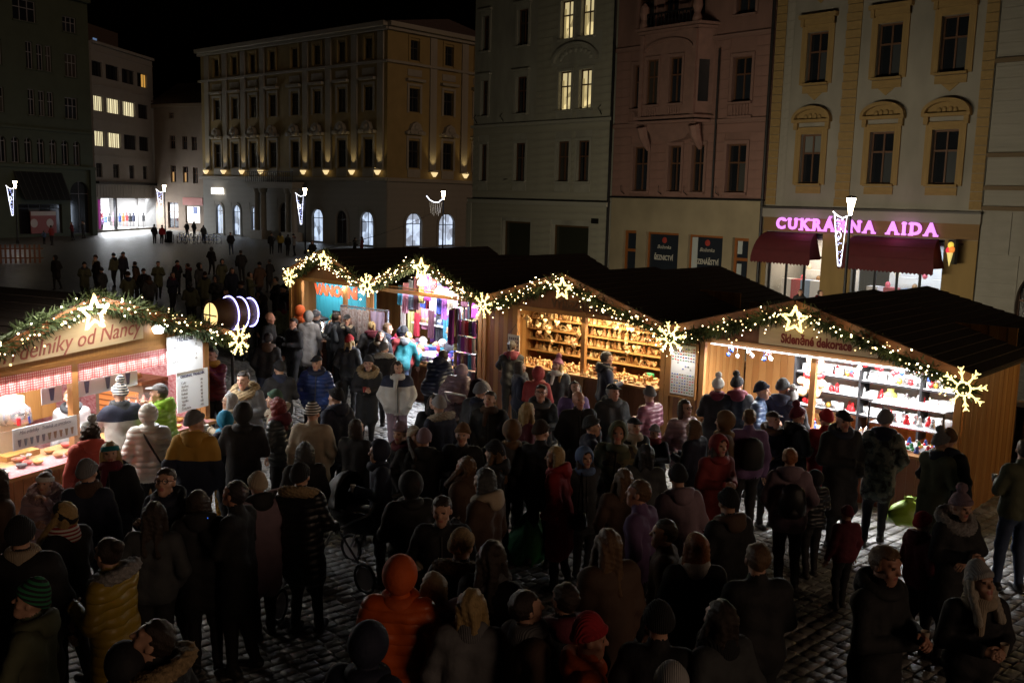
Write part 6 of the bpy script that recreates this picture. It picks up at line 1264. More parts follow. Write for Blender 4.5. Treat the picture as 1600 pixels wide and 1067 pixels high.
ACC = {
 'beanie': lambda r: vol((-.13, -.15, -.04), (.13, .13, .22), r, lambda x, y, z: beanie_f(x, y, z, .024)),
 'tall_beanie': lambda r: vol((-.13, -.15, -.04), (.13, .13, .24), r, lambda x, y, z: beanie_f(x, y, z, .05)),
 'pom_beanie': lambda r: vol((-.13, -.16, -.04), (.13, .13, .28), r, lambda x, y, z: np.minimum(beanie_f(x, y, z, .01), E_(x, y, z, (0, -.03, .185), (.055, .055, .055)) + spk(x, y, z, .004))),
 'short_hair': lambda r: vol((-.13, -.15, -.12), (.13, .13, .17), r, lambda x, y, z: hair_base(x, y, z) + spk(x, y, z, .0035) + .004 * np.sin(60 * x + 20 * z)),
 'bob_hair': lambda r: vol((-.15, -.17, -.2), (.15, .13, .18), r, lambda x, y, z: smin(hair_base(x, y, z), np.maximum(smin(C_(x, y, z, (-.075, -.02, .03), (-.085, -.02, -.13), .035, .04), smin(C_(x, y, z, (.075, -.02, .03), (.085, -.02, -.13), .035, .04), E_(x, y, z, (0, -.07, -.06), (.085, .05, .1)), .03), .03), -.15 - z), .02) + spk(x, y, z, .003)),
 'long_hair': lambda r: vol((-.16, -.2, -.4), (.16, .13, .18), r, lambda x, y, z: smin(hair_base(x, y, z), np.minimum(np.minimum(C_(x, y, z, (-.075, -.01, .03), (-.10, .03, -.28), .032, .036), C_(x, y, z, (.075, -.01, .03), (.10, .03, -.28), .032, .036)), smin(C_(x, y, z, (-.04, -.07, 0), (-.06, -.10, -.33), .05, .045), C_(x, y, z, (.04, -.07, 0), (.06, -.10, -.33), .05, .045), .03)), .025) + .0045 * np.sin(110 * x + 7 * z + 1.5 * np.sin(20 * z)) + spk(x, y, z, .003)),
 'bun_hair': lambda r: vol((-.13, -.2, -.12), (.13, .13, .2), r, lambda x, y, z: smin(hair_base(x, y, z), E_(x, y, z, (0, -.1, .09), (.05, .05, .05)), .015) + spk(x, y, z, .0015)),
 'pony_hair': lambda r: vol((-.13, -.24, -.3), (.13, .13, .18), r, lambda x, y, z: smin(hair_base(x, y, z), C_(x, y, z, (0, -.12, .06), (0, -.17, -.22), .03, .03), .015) + .003 * np.sin(120 * x + 8 * z)),
 'curly_hair': lambda r: vol((-.18, -.22, -.35), (.18, .13, .2), r, lambda x, y, z: smin(hair_base(x, y, z) - .012, np.minimum(C_(x, y, z, (-.08, -.03, 0), (-.1, -.03, -.25), .045, .05), np.minimum(C_(x, y, z, (.08, -.03, 0), (.1, -.03, -.25), .045, .05), C_(x, y, z, (0, -.09, 0), (0, -.1, -.27), .06, .06))), .03) + .011 * np.sin(70 * x) * np.sin(75 * z + 30 * y) + spk(x, y, z, .003)),
 'hood': lambda r: vol((-.17, -.21, -.24), (.17, .16, .19), r, lambda x, y, z: np.maximum(smin(E_(x, y, z, (0, -.02, .02), (.118, .135, .138)), tor(x, y, z, (0, -.01, -.17), .09, .05), .04), -E_(x, y, z, (0, .13, .0), (.082, .12, .108)))),
 'cap': lambda r: vol((-.12, -.14, 0), (.12, .2, .16), r, lambda x, y, z: np.minimum(np.maximum(E_(x, y, z, (0, -.012, .04), (.09, .108, .09)), .05 - z), np.maximum(np.maximum(E_(x, y, z, (0, .09, .052), (.075, .085, .6)), np.abs(z - .055 + (y - .09) * .15) - .007), .05 - y))),
 'fur_collar': lambda r: vol((-.28, -.28, -.36), (.28, .24, .06), r, lambda x, y, z: tor(x, y, z, (0, -.045, -.155), .13, .058, -.35, 1.12) + spk(x, y, z, .008)),
 'fur_hood': lambda r: vol((-.2, -.12, -.25), (.2, .2, .22), r, lambda x, y, z: np.sqrt((np.sqrt((x / .125) ** 2 + ((z + .005) / .16) ** 2) * .14 - .14) ** 2 + (y - .055 - z * .1) ** 2) - .042 + spk(x, y, z, .007)),
 'scarf': lambda r: vol((-.2, -.2, -.36), (.2, .24, -.02), r, lambda x, y, z: np.minimum(smin(tor(x, y, z, (0, .0, -.125), .08, .042, .1), tor(x, y, z, (0, .0, -.165), .092, .045, .25), .015), C_(x, y, z, (.03, .1, -.17), (.05, .15, -.33), .04, .03))),
 'headband': lambda r: vol((-.13, -.15, -.03), (.13, .13, .12), r, lambda x, y, z: np.maximum(np.abs(E_(x, y, z, (0, -.014, .026), (.092, .11, .108))) - .009, np.abs(z - .045 - y * .25) - .03)),
 'glasses': lambda r: vol((-.09, .0, -.03), (.09, .12, .05), .007, lambda x, y, z: np.minimum(np.minimum(np.sqrt((np.sqrt((np.abs(x) - .035) ** 2 + (z - .01) ** 2) - .024) ** 2 + (y - .094) ** 2) - .0048, C_(np.abs(x), y, z, (0, .099, .014), (.013, .098, .014), .005, .005)), C_(np.abs(x), y, z, (.06, .09, .014), (.083, .0, .014), .005, .005))),
 'hood_down': lambda r: vol((-.24, -.28, -.3), (.24, .2, 0), r, lambda x, y, z: smin(tor(x, y, z, (0, -.03, -.14), .105, .043, -.3, 1.1), E_(x, y, z, (0, -.135, -.17), (.11, .06, .085)), .03)),
}
HATS = {'beanie', 'tall_beanie', 'pom_beanie', 'cap', 'headband'}
NAMES = {'tall_beanie': 'beanie', 'pom_beanie': 'bobble_hat', 'short_hair': 'hair', 'bob_hair': 'hair', 'long_hair': 'hair', 'bun_hair': 'hair', 'pony_hair': 'hair', 'curly_hair': 'hair', 'fur_hood': 'fur_trim', 'hood_down': 'hood'}
SKIN = {'a': mat('skin_fair', (.52, .30, .21), .5, noise=.12, nscale=30), 'b': mat('skin_rosy', (.50, .25, .17), .5, noise=.12, nscale=30)}
M_eye = mat('eye_dark', (.06, .04, .03), .3); M_lip = mat('lips', (.38, .12, .10), .5); M_shoe = mat('dark_shoe', (.02, .018, .018), .5)
COLR = dict(k=(.012, .012, .014), n=(.015, .02, .045), w=(.62, .60, .56), g=(.16, .16, .17), lg=(.34, .33, .33), r=(.42, .02, .025), m=(.14, .015, .03), o=(.60, .10, .012), c=(.62, .10, .07), y=(.38, .26, .03), mu=(.45, .24, .03), gr=(.22, .42, .03), t=(.01, .16, .18), b=(.02, .05, .2), lb=(.12, .2, .38), cy=(.02, .3, .55), p=(.42, .16, .24), mv=(.26, .18, .22), lp=(.46, .30, .32), be=(.44, .36, .26), ol=(.10, .11, .06), br=(.09, .05, .03), dg=(.05, .055, .06), pu=(.16, .09, .22), sg=(.22, .30, .24), j=(.05, .075, .14), cr=(.58, .52, .42), bl=(.50, .34, .14), lbr=(.16, .085, .035), db=(.035, .02, .012), rd=(.28, .03, .03), gy=(.42, .42, .42), gn=(.02, .16, .07), fu=(.42, .30, .16), gi=(.35, .12, .03), rb=(.04, .03, .03), dgr=(.06, .12, .08))
PN = [0]
def person(px, py, h, face, jk, label, kind='plain', tr='k', acc=(), arms=('down', 'down'), hem=.86, bulk=1.0, lean=0.0, hy=0, hp=0, walk=0.0, split=None, s2='n', skin='a', group=None, res=None, pos=None, hands=True, shoe=None, auto_cup=None):
    """px,py: where the crown shows in the photo; face: heading in degrees (0 away from the camera, 90 to the left, 180 towards it)"""
    PN[0] += 1; rv = random.Random(PN[0] * 13); hy += rv.uniform(-22, 22); hp += rv.uniform(-10, 5); face += rv.uniform(-14, 14); bulk *= rv.uniform(.95, 1.06)
    if auto_cup is None: auto_cup = arms == ('down', 'down')
    if arms == ('down', 'down'): arms = rv.choice([('down', 'down'), ('pocket', 'pocket'), ('down', 'pocket'), ('hold', 'down'), ('pocket', 'down'), ('cross', 'hold'), ('hold', 'hold')])
    if not any(a[0] in ('fur_collar', 'scarf', 'hood_down', 'hood') for a in acc) and rv.random() < .6: acc = tuple(acc) + ((rv.choice(['scarf', 'hood_down']), rv.choice(['k', 'g', 'dg', 'm', 'be', 'n', 'br', jk if jk in COLR else 'ol'])),)
    if lean < .05: lean += rv.uniform(-.02, .08)
    if walk == 0: walk = rv.choice([0, .12, -.15, .2])
    d0 = math.hypot(*at(px, py, h).xy) if pos is None else math.hypot(pos[0], pos[1])
    h *= float(np.interp(d0, [9, 13, 26, 45], [1.2, 1.15, 1.12, 1.0])); k = h / 1.75
    topz = h * (1.0 if lean < .2 else 1 - .10 * lean)
    P = at(px, py, topz) if pos is None else Vector(pos)
    if pos is None:   # keep customers on their side of the counters
        for (o_, n_, x0_, x1_, cl) in ((c0, Vector((.67, .742, 0)), -5.6 - 12.5, .1, .42), (PS.M.translation, Vector((-.912, .41, 0)), .6, 5.8, .45)):
            q_ = Vector((P.x, P.y, 0)) - Vector((o_.x, o_.y, 0)); t_ = q_.dot(Vector((n_.y, -n_.x, 0))); y_ = q_.dot(n_)
            if x0_ < t_ < x1_ and -cl < y_ < 2.6: P = P - n_ * (y_ + cl)
    d = math.hypot(P.x, P.y); rz = math.radians(face)
    if res is None: res = (.026, .0105) if d < 14 else (.03, .0125) if d < 24 else (.042, .02) if d < 40 else (.06, .032)
    sp = dict(bulk=bulk, arms=arms, hem=hem, lean=lean, hy=math.radians(hy), hp=math.radians(hp), walk=walk, split=split, seed=PN[0] * 1.7)
    me, hc, HR, up = make_person_mesh('person', sp, *res)
    jm = mat('camo_cloth', (.07, .08, .04), .85, kind='camo', col2=(.12, .10, .05)) if jk == 'camo' else mat('camo_pale', (.22, .22, .17), .85, kind='camo', col2=(.10, .12, .10)) if jk == 'camo2' else two_tone(COLR[jk], COLR[s2], split, kind) if split else cloth(COLR[jk], kind)
    for m in (jm, cloth(COLR[tr]), SKIN[skin], M_shoe if not shoe else cloth(COLR[shoe]), jm, M_eye, M_lip): me.materials.append(m)
    off = Vector(up((0, 0, 1.75))) * k if lean > .15 else Vector((0, 0, 0))
    rot = Matrix.Rotation(rz, 3, 'Z'); base = Vector((P.x, P.y, 0))
    if lean > .15: base -= rot @ Vector((0, off.y, 0)) * .9
    rr_ = random.Random(PN[0]); o = link('person', me, None, base, (rr_.uniform(-.035, .035), rr_.uniform(-.05, .05), rz), (k,) * 3); tag(o, label, 'person', group)
    HM = Matrix.Translation(Vector(hc)) @ Matrix([list(r) + [0] for r in HR] + [[0, 0, 0, 1]])
    far = d > 36
    if d < 19:   # zip down the front and cuffs at the wrists
        co = np.empty(len(me.vertices) * 3); me.vertices.foreach_get('co', co); co = co.reshape(-1, 3); zz = []
        for z in np.arange(max(hem, .8) + .02, 1.44, .06):
            b_ = co[(np.abs(co[:, 0]) < .03) & (np.abs(co[:, 2] - z) < .05)]
            if len(b_): q_ = b_[np.argmax(b_[:, 1])]; zz.append((0, min(q_[1], .26) + .002, z))
        if len(zz) > 3 and arms[0] not in ('cross', 'hold', 'eat', 'phone') and arms[1] not in ('cross', 'hold', 'eat', 'phone'): MB().tube(zz, .007, 5).build('zip', MC['zip_metal'] if 'zip_metal' in MC else mat('zip_metal', (.12, .12, .12), .4, metal=.5), o)
        for s_ in (-1, 1):
            e_, w_ = ARMS[arms[0 if s_ < 0 else 1]]; e_ = Vector(up((s_ * e_[0], e_[1], e_[2]))); w_ = Vector(up((s_ * w_[0], w_[1], w_[2]))); t_ = (w_ - e_).normalized()
            MB().tube([w_ + t_ * .005, w_ + t_ * .02, w_ + t_ * .045, w_ + t_ * .055], [.046 * bulk, .053 * bulk, .05 * bulk, .036], 10).build('cuff', jm, o, True)
    for a in acc:
        nm, col = a[0], a[1]; c = COLR[col]; kd = 'knit' if nm in ('beanie', 'tall_beanie', 'pom_beanie', 'scarf', 'headband') else 'fur' if nm.startswith('fur') else 'hair' if nm.endswith('hair') else 'plain'
        if len(a) > 2 and a[2] == 'stripe': m = mat('stripe_%s_%s' % (col, a[3]), c, .9, kind='stripe', col2=COLR[a[3]])
        elif len(a) > 2: m = cloth(c, a[2])
        else: m = cloth(c, kd)
        q = link(NAMES.get(nm, nm), fmesh(nm + ('_far' if far else ''), ACC[nm], .024 if far else .0115), o, m=m); B = HM
        if nm in ('fur_collar', 'scarf', 'hood_down'):
            B = Matrix.Translation(Vector(hc)) @ Matrix([list(r) + [0] for r in rotx(-lean * .9)] + [[0, 0, 0, 1]])
        q.matrix_local = B
        if nm == 'pom_beanie' and len(a) > 2 and a[2] not in ('knit',) : pass
    if hands and d < 30:
        for s in (-1, 1):
            an = arms[0 if s < 0 else 1]
            if an == 'pocket': continue
            e, w = ARMS[an]; e = Vector(up((s * e[0], e[1], e[2]))); w = Vector(up((s * w[0], w[1], w[2]))); dr = (w - e).normalized()
            upv = Vector((s * -1.0, 0, .3)) if an in ('down',) else Vector((0, 0, 1)) if an in ('reach', 'push') else Vector((s * .9, -.2, .45)); xa = dr.cross(upv).normalized(); za = xa.cross(dr)
            hq = link('hand', hand_mesh(an in ('hold', 'phone', 'eat', 'push', 'cross'), s < 0), o, m=SKIN[skin] if random.random() < .75 else M_black); hq.matrix_local = Matrix(((xa.x, dr.x, za.x, w.x + dr.x * .02), (xa.y, dr.y, za.y, w.y + dr.y * .02), (xa.z, dr.z, za.z, w.z + dr.z * .02), (0, 0, 0, 1)))
    o['_'] = 0; del o['_']
    grip = {}
    for s in (-1, 1):
        e, w = ARMS[arms[0 if s < 0 else 1]]; e = Vector(up((s * e[0], e[1], e[2]))); w = Vector(up((s * w[0], w[1], w[2]))); grip[s] = base + rot @ ((w + (w - e).normalized() * .09) * k)
    if auto_cup and d < 24 and rv.random() < .42:
        for s_ in (-1, 1):
            if arms[0 if s_ < 0 else 1] == 'hold': cup_at(grip[s_], 'paper cup held by ' + ' '.join(label.split()[:12]), mat('paper_cup_%d' % (PN[0] % 3), [(.6, .5, .38), (.65, .62, .58), (.3, .05, .04)][PN[0] % 3], .6)); break
    return o, grip, rz
def cup_at(p, label, m=None):
    o = link('paper_cup', slotmesh('cup', lambda: MB().lathe([(.7, 0), (1, 2.4), (1.04, 2.42), (.98, 2.42), (.9, 2.3)], 12)), None, p - Vector((0, 0, .04)), None, (.036, .036, .042), m or mat('paper_cup_cream', (.6, .52, .4), .6)); return tag(o, label, 'cup')
# ------------------------------------------------------------------ the crowd
P = person
# --- around the pastry stall
P(158, 598, 1.84, 45, 'w', 'person in white fleece with navy yoke and striped bobble hat at pastry counter', acc=(('pom_beanie', 'n', 'stripe', 'w'),), split=1.30, s2='n', arms=('reach', 'down'), bulk=1.12)
P(121, 603, 1.62, 205, 'lg', 'seller with tied brown hair in grey sweater behind the pastry counter', acc=(('bun_hair', 'lbr'),), arms=('hold', 'down'), pos=PS.w(3.45, .8, 0))
WHITEP, _, _ = P(231, 634, 1.72, 25, 'w', 'person in hooded white puffer with black cross strap', 'puffer', acc=(('hood', 'w', 'puffer'),), hem=.8, bulk=1.08)
P(262, 598, 1.80, 75, 'gr', 'bearded person in lime green puffer and grey cap at the price boards', 'puffer', acc=(('cap', 'g'), ('hood_down', 'gr'), ('short_hair', 'db')), arms=('hold', 'eat'), bulk=1.06)
P(299, 644, 1.80, -8, 'n', 'person in mustard and navy jacket with grey beanie looking right', acc=(('beanie', 'g'), ('hood_down', 'mu')), split=1.22, s2='mu', hy=-50, tr='be', bulk=1.1, hem=.8)
P(133, 660, 1.66, 30, 'c', 'person with curly dark hair and pale knit hat in coral jacket', acc=(('pom_beanie', 'gy'), ('curly_hair', 'db'), ('hood_down', 'c')), bulk=1.05)
P(62, 735, 1.48, 195, 'lp', 'child in pale pink fur collared puffer with white headband eating a snack', 'puffer', acc=(('headband', 'w'), ('bun_hair', 'br'), ('fur_collar', 'lp')), arms=('eat', 'hold'), hp=10)
P(184, 689, 1.68, 175, 'k', 'person with teal headband, long fair hair and plaid scarf', acc=(('headband', 't'), ('long_hair', 'bl'), ('scarf', 'm')), hp=-5)
P(137, 722, 1.70, 10, 'n', 'person in dark navy coat with grey knit beanie seen from behind below coral jacket', acc=(('beanie', 'g'), ('scarf', 'br')), hem=.7)
P(103, 782, 1.68, 65, 'k', 'fair haired person with black headband and red patterned scarf looking down', acc=(('headband', 'k'), ('long_hair', 'bl'), ('scarf', 'rd', 'stripe', 'w')), hp=-22)
P(262, 731, 1.78, 172, 'n', 'person with short dark hair and glasses in navy coat looking down', acc=(('short_hair', 'db'), ('glasses', 'k'), ('hood_down', 'n')), hp=-18, arms=('hold', 'phone'))
P(233, 786, 1.66, 12, 'dg', 'person with long dark hair in slate jacket seen from behind', acc=(('long_hair', 'db'),))
o, g, rz = P(372, 752, 1.77, 78, 'k', 'greying person in black coat holding a glowing phone', acc=(('short_hair', 'rb'),), arms=('phone', 'hold'), hp=-20, hem=.6, skin='b')
ph = link('mobile_phone', slotmesh('box', box_mb), None, g[-1], (.9, 0, rz), (.075, .012, .15), mat('phone_screen', (.05, .1, .4), .3, emit=(.06, .2, 1), estr=.7)); tag(ph, 'phone with blue lit screen held by person in black coat', 'phone')
P(400, 740, 1.62, 25, 'mv', 'person in mauve coat and hat bending over the pink pram', acc=(('beanie', 'be'),), hem=.5, lean=.18)
P(481, 726, 1.70, -4, 'k', 'person in shiny black puffer with golden fur hood and black hat', 'puffer', acc=(('beanie', 'k'), ('fur_collar', 'fu')), hem=.55, bulk=1.1, arms=('push', 'push'))
P(487, 632, 1.74, 8, 'be', 'person in beige jacket with black and white knit hat seen from behind', acc=(('beanie', 'k', 'stripe', 'w'),), hem=.72, bulk=1.1)
P(524, 608, 1.76, 55, 'n', 'person in navy parka with black bobble hat turned left', acc=(('pom_beanie', 'k'), ('hood_down', 'n')), hem=.7, hy=20)
P(441, 624, 1.68, 62, 'dg', 'red haired person in dark grey puffer', 'puffer', acc=(('curly_hair', 'rd'),), arms=('hold', 'hold'))
P(430, 612, 1.66, 88, 'be', 'person with green beanie partly behind the red haired one', acc=(('beanie', 'dgr'), ('fur_collar', 'be')))
P(377, 630, 1.78, 6, 'k', 'person in long black hooded coat with hood up by the pastry stall', acc=(('hood', 'k'),), hem=.45, bulk=1.1)
P(353, 645, 1.55, 70, 'n', 'child in navy jacket with bright blue hood', acc=(('hood', 'cy'),))
o, g, rz = P(358, 612, 1.66, 100, 'be', 'white haired person in beige coat holding a paper cup', acc=(('bob_hair', 'gy'), ('glasses', 'k'), ('hood_down', 'be')), arms=('hold', 'down'))
cup_at(g[-1], 'paper cup held by white haired person beside price board', mat('paper_cup_white', (.7, .66, .6), .6))
P(388, 580, 1.82, 190, 'g', 'person in grey parka with fur edged hood facing the camera', acc=(('short_hair', 'db'), ('fur_collar', 'fu')), bulk=1.08)
P(338, 543, 1.78, 170, 'm', 'person in maroon puffer with yellow collar beside the pastry stall', 'puffer', acc=(('short_hair', 'db'), ('scarf', 'mu')), arms=('eat', 'hold'))
P(330, 684, 1.18, 30, 'n', 'small child with grey beanie in navy, white and yellow snow suit', acc=(('beanie', 'lg'),), tr='mu', split=None)
o, g, rz = P(176, 836, 1.70, 80, 'y', 'person in long mustard coat with grey fur hood, dark hair tied back', 'puffer', acc=(('bun_hair', 'db'), ('fur_collar', 'lg')), arms=('hold', 'cross'), hem=.28, bulk=1.08)
P(43, 916, 1.62, 95, 'ol', 'person in green and black striped knit hat, dark coat', acc=(('tall_beanie', 'gn', 'stripe', 'k'), ('hood_down', 'ol')), hem=.6, hp=-15)
P(262, 960, 1.80, 75, 'k', 'person with cropped dark hair and pale fur hood, head bowed', acc=(('short_hair', 'db'), ('fur_collar', 'fu')), hp=-25)
P(205, 1010, 1.66, 20, 'k', 'person with black hood up in front of mustard coat', acc=(('hood', 'k'),))
P(38, 812, 1.80, 15, 'k', 'broad person in black coat and black hat at left edge', acc=(('beanie', 'k'), ('scarf', 'be')), bulk=1.2, hem=.5)
P(4, 728, 1.72, 120, 'br', 'person in grey brown coat cut off by the left edge', acc=(('long_hair', 'db'),))
P(318, 768, 1.66, 15, 'k', 'person with dark auburn hair between glasses wearer and phone holder', acc=(('bob_hair', 'db'),), hem=.6)
MB().tube([(-.1, .12, 1.44), (-.09, -.08, 1.46), (.0, -.155, 1.3), (.12, -.165, 1.08), (.21, -.12, .92)], .014, 6).build('strap', M_black, WHITEP)
# --- middle of the lane
P(494, 476, 1.80, -35, 'o', 'person in orange hooded jacket near the turquoise stall', acc=(('hood', 'o'),), bulk=1.05, hem=.8)
P(481, 487, 1.76, 5, 'lg', 'person in long light grey hooded parka near the turquoise stall', acc=(('hood', 'lg'),), hem=.5)
o, g, rz = P(530, 487, 1.78, -80, 'dg', 'person in grey vest holding two white food trays', acc=(('short_hair', 'db'),), arms=('hold', 'hold'), tr='k')
for i, (dx, lb) in enumerate(((0, 'white food tray held nearer the camera'), (.16, 'white food tray held farther from the camera'))): tag(link('food_tray', slotmesh('wbowl', bowl_mb), None, g[1] + Vector((dx, dx * .4, .02)), None, (.2, .14, .12), M_white_paint), lb, 'food tray')
P(515, 483, 1.74, -60, 'k', 'dark dressed person with patterned hat behind tray holder', acc=(('beanie', 'g', 'stripe', 'k'),))
P(566, 484, 1.76, 160, 'dg', 'person with dark hair in charcoal jacket before the blanket rack', acc=(('short_hair', 'db'),), hp=-15)
P(601, 486, 1.76, 175, 'k', 'person in black and lime green jacket wearing a cap', acc=(('cap', 'k'),), arms=('eat', 'down'), bulk=1.1, split=None, s2='gr')
P(545, 525, 1.62, -25, 'dg', 'fair haired person in red beanie in the middle of the lane', acc=(('beanie', 'r'), ('long_hair', 'bl')))
P(576, 502, 1.68, 10, 'k', 'person with fair ponytail in black seen from behind', acc=(('pony_hair', 'bl'),))
o, g, rz = P(592, 516, 1.64, 190, 'k', 'dark haired person looking down at a cup near the hat stall', acc=(('bob_hair', 'db'),), arms=('hold', 'hold'), hp=-25); cup_at(g[-1], 'paper cup held by dark haired person near the hat stall')
P(606, 536, 1.64, -15, 'k', 'person with grey beanie and cream fur hood seen from behind', acc=(('beanie', 'g'), ('fur_collar', 'cr')))
P(629, 512, 1.70, 0, 'rd', 'person in dark red jacket at the hat stall', acc=(('beanie', 'k'),), lean=.2)
P(651, 516, 1.68, -12, 't', 'person in teal satin jacket and jeans bending over the hat table', acc=(('pony_hair', 'bl'),), tr='j', lean=.55, arms=('reach', 'reach'))
P(689, 497, 1.72, -55, 'n', 'brown haired person in navy coat choosing hats', acc=(('bob_hair', 'lbr'), ('hood_down', 'n')), lean=.2, arms=('reach', 'down'))
P(706, 505, 1.70, -50, 'n', 'person with blue black hood bending at the hat table', acc=(('hood', 'n'),), lean=.35, arms=('reach', 'reach'))
P(694, 545, 1.72, -30, 'n', 'person in dark navy puffer leaning over hat stall goods', 'puffer', acc=(('hood_down', 'n'), ('short_hair', 'db')), lean=.6, arms=('reach', 'reach'), bulk=1.1)
P(728, 566, 1.60, -20, 'mv', 'person in mauve grey padded coat bending by the sock rack', 'puffer', acc=(('hood', 'mv'),), lean=.75, hem=.6, bulk=1.15)
P(716, 482, 1.76, 130, 'sg', 'seller in sage green jacket and black beanie among the hats', acc=(('beanie', 'k'),), lean=.3, pos=HS.w(3.3, .95, 0), arms=('reach', 'down'), bulk=1.1)
P(572, 556, 1.66, 180, 'k', 'person in black coat with fur hood and grey beanie facing camera', acc=(('beanie', 'dg'), ('fur_collar', 'fu')), hem=.5, walk=.6)
P(621, 563, 1.70, 192, 'w', 'dark haired person in white, navy and maroon fleece walking towards camera', acc=(('long_hair', 'db'), ('scarf', 'w')), arms=('pocket', 'pocket'), tr='mv', split=1.32, s2='n', bulk=1.12, walk=.5)
P(488, 556, 1.72, 185, 'b', 'person in blue puffer and black cap walking towards camera', 'puffer', acc=(('cap', 'k'),), arms=('pocket', 'pocket'), walk=.6, bulk=1.08)
o, g, rz = P(420, 487, 1.84, -85, 'k', 'tall bald person in black with cup left of orange jacket', acc=(), arms=('hold', 'down'), skin='b')
o, g, rz = P(456, 496, 1.76, 150, 'k', 'person with flushed face holding a cup beside tall bald person', acc=(('short_hair', 'db'),), arms=('hold', 'down'), skin='b')
P(412, 520, 1.74, 0, 'k', 'person in black with hair cropped, back to camera, below tall bald one', acc=(('short_hair', 'rb'),), tr='j')
P(436, 565, 1.70, 20, 'k', 'person in black jacket and jeans behind the grey parka', acc=(('beanie', 'k'),), tr='j')
P(690, 622, 1.70, 30, 'n', 'person with pale grey beanie and cream fur hood crossing the lane', acc=(('beanie', 'lg'), ('fur_collar', 'cr')), walk=.6, hem=.65)
P(674, 616, 1.64, 200, 'k', 'dark haired person with pale face beside the grey beanie', acc=(('long_hair', 'db'),), arms=('eat', 'down'))
P(744, 600, 1.74, -40, 'k', 'person in grey beanie leaning to the right in dark coat', acc=(('beanie', 'g'),), lean=.25, bulk=1.1)
P(768, 610, 1.72, 160, 'dg', 'person in charcoal coat facing the grey beanie wearer', acc=(('short_hair', 'db'),), hp=-15, hem=.7)
P(632, 661, 1.64, 150, 'k', 'person in dusty pink beanie beside the cream beanie', acc=(('beanie', 'mv'),))
P(643, 670, 1.62, 200, 'k', 'person in tall cream beanie looking down', acc=(('tall_beanie', 'cr'), ('long_hair', 'db')), hp=-25, arms=('pocket', 'pocket'))
P(667, 672, 1.62, 10, 'k', 'person in pinkish grey hat with dark hooded coat', acc=(('beanie', 'mv'), ('hood_down', 'k')), hem=.5)
P(597, 690, 1.66, 100, 'n', 'person in dark blue hooded jacket behind the cream beanie', acc=(('hood', 'n'),))
P(776, 690, 1.68, 85, 'k', 'long haired person in black hat facing left', acc=(('beanie', 'k'), ('long_hair', 'lbr')), hem=.6)
P(735, 712, 1.66, 60, 'br', 'person with brown hair bowed forward in the dark middle', acc=(('long_hair', 'lbr'),), hp=-25)
P(700, 770, 1.72, 170, 'k', 'person in black with dark hair in front of cream beanie', acc=(('short_hair', 'db'),), hem=.5)
# --- at the carved wood stall
P(818, 627, 1.68, -75, 'm', 'fair haired person in wine red jacket', acc=(('long_hair', 'bl'),), hem=.7)
P(838, 600, 1.78, 195, 'k', 'person with short hair and glasses in black behind the fair haired one', acc=(('short_hair', 'db'), ('glasses', 'k')), skin='b')
P(816, 564, 1.66, -80, 'n', 'dark haired person in navy coat facing right at wood stall', acc=(('bob_hair', 'db'), ('scarf', 'g')))
P(838, 574, 1.62, -20, 'rd', 'person in red hooded coat before the wood stall', acc=(('hood', 'rd'),))
P(843, 527, 1.72, -5, 'k', 'person in black with dark ponytail looking into the wood stall', acc=(('pony_hair', 'db'),), arms=('reach', 'reach'))
P(874, 560, 1.62, 140, 'dg', 'long haired person in pink bobble hat and white scarf', acc=(('pom_beanie', 'p'), ('long_hair', 'bl'), ('scarf', 'w')))
o, g, rz = P(966, 546, 1.80, -75, 'n', 'person in navy jacket with cup at the wood stall counter', acc=(('short_hair', 'db'),), arms=('hold', 'hold')); cup_at(g[1], 'paper cup held at the wood stall counter')
P(896, 594, 1.64, 190, 'pu', 'person with short dark curls in purple jacket', acc=(('bob_hair', 'db'),), arms=('phone', 'hold'), hp=-25)
P(912, 610, 1.76, 185, 'k', 'bald person in black jacket right of purple jacket', skin='b', bulk=1.08)
o, g, rz = P(956, 600, 1.74, 190, 'dg', 'older person in black cap and charcoal jacket', acc=(('cap', 'k'), ('short_hair', 'gy')), arms=('hold', 'down'), skin='b', bulk=1.1)
cup_at(g[-1], 'cup held by older person in black cap', M_black)
P(958, 660, 1.76, 185, 'camo', 'person in camouflage hooded jacket facing the camera', acc=(('hood', 'ol'),), bulk=1.12, skin='b')
P(1021, 606, 1.64, 40, 'p', 'person in pink puffer walking past the wood stall', 'puffer', acc=(('beanie', 'g'),), walk=.7, hem=.75)
P(1026, 664, 1.35, 160, 'k', 'child in grey beanie and dark coat before the pink puffer', acc=(('beanie', 'lg'), ('scarf', 'rd')))
P(1069, 624, 1.68, 205, 'lp', 'dark haired person with glasses in pale pink puffer and jeans', 'puffer', acc=(('bob_hair', 'db'), ('glasses', 'k')), tr='j', arms=('down', 'pocket'), hem=.75)
REDCOAT, _, _ = P(881, 698, 1.66, 72, 'r', 'blonde person in long bright red coat with black shoulder bag', acc=(('bob_hair', 'bl'), ('hood_down', 'r')), hem=.45, bulk=1.1)
P(918, 698, 1.55, 190, 'dg', 'child in plain grey blue hood beside the red coat', acc=(('hood', 'lb'), ('long_hair', 'db')), hem=.6)
P(966, 732, 1.64, 20, 'br', 'person with long brown hair in dark brown coat', acc=(('long_hair', 'lbr'),), hem=.5)
P(1010, 752, 1.78, 60, 'pu', 'person in dim purple jacket with reddish hair walking left', acc=(('short_hair', 'lbr'),), walk=.7, skin='b')
P(1072, 728, 1.70, 8, 'mv', 'person in grey mauve hooded jacket with black beanie seen from behind', acc=(('beanie', 'k'), ('hood_down', 'mv')), bulk=1.05)
P(1022, 735, 1.30, 185, 'dg', 'child with dark fringe facing camera between coats', acc=(('bob_hair', 'db'),))
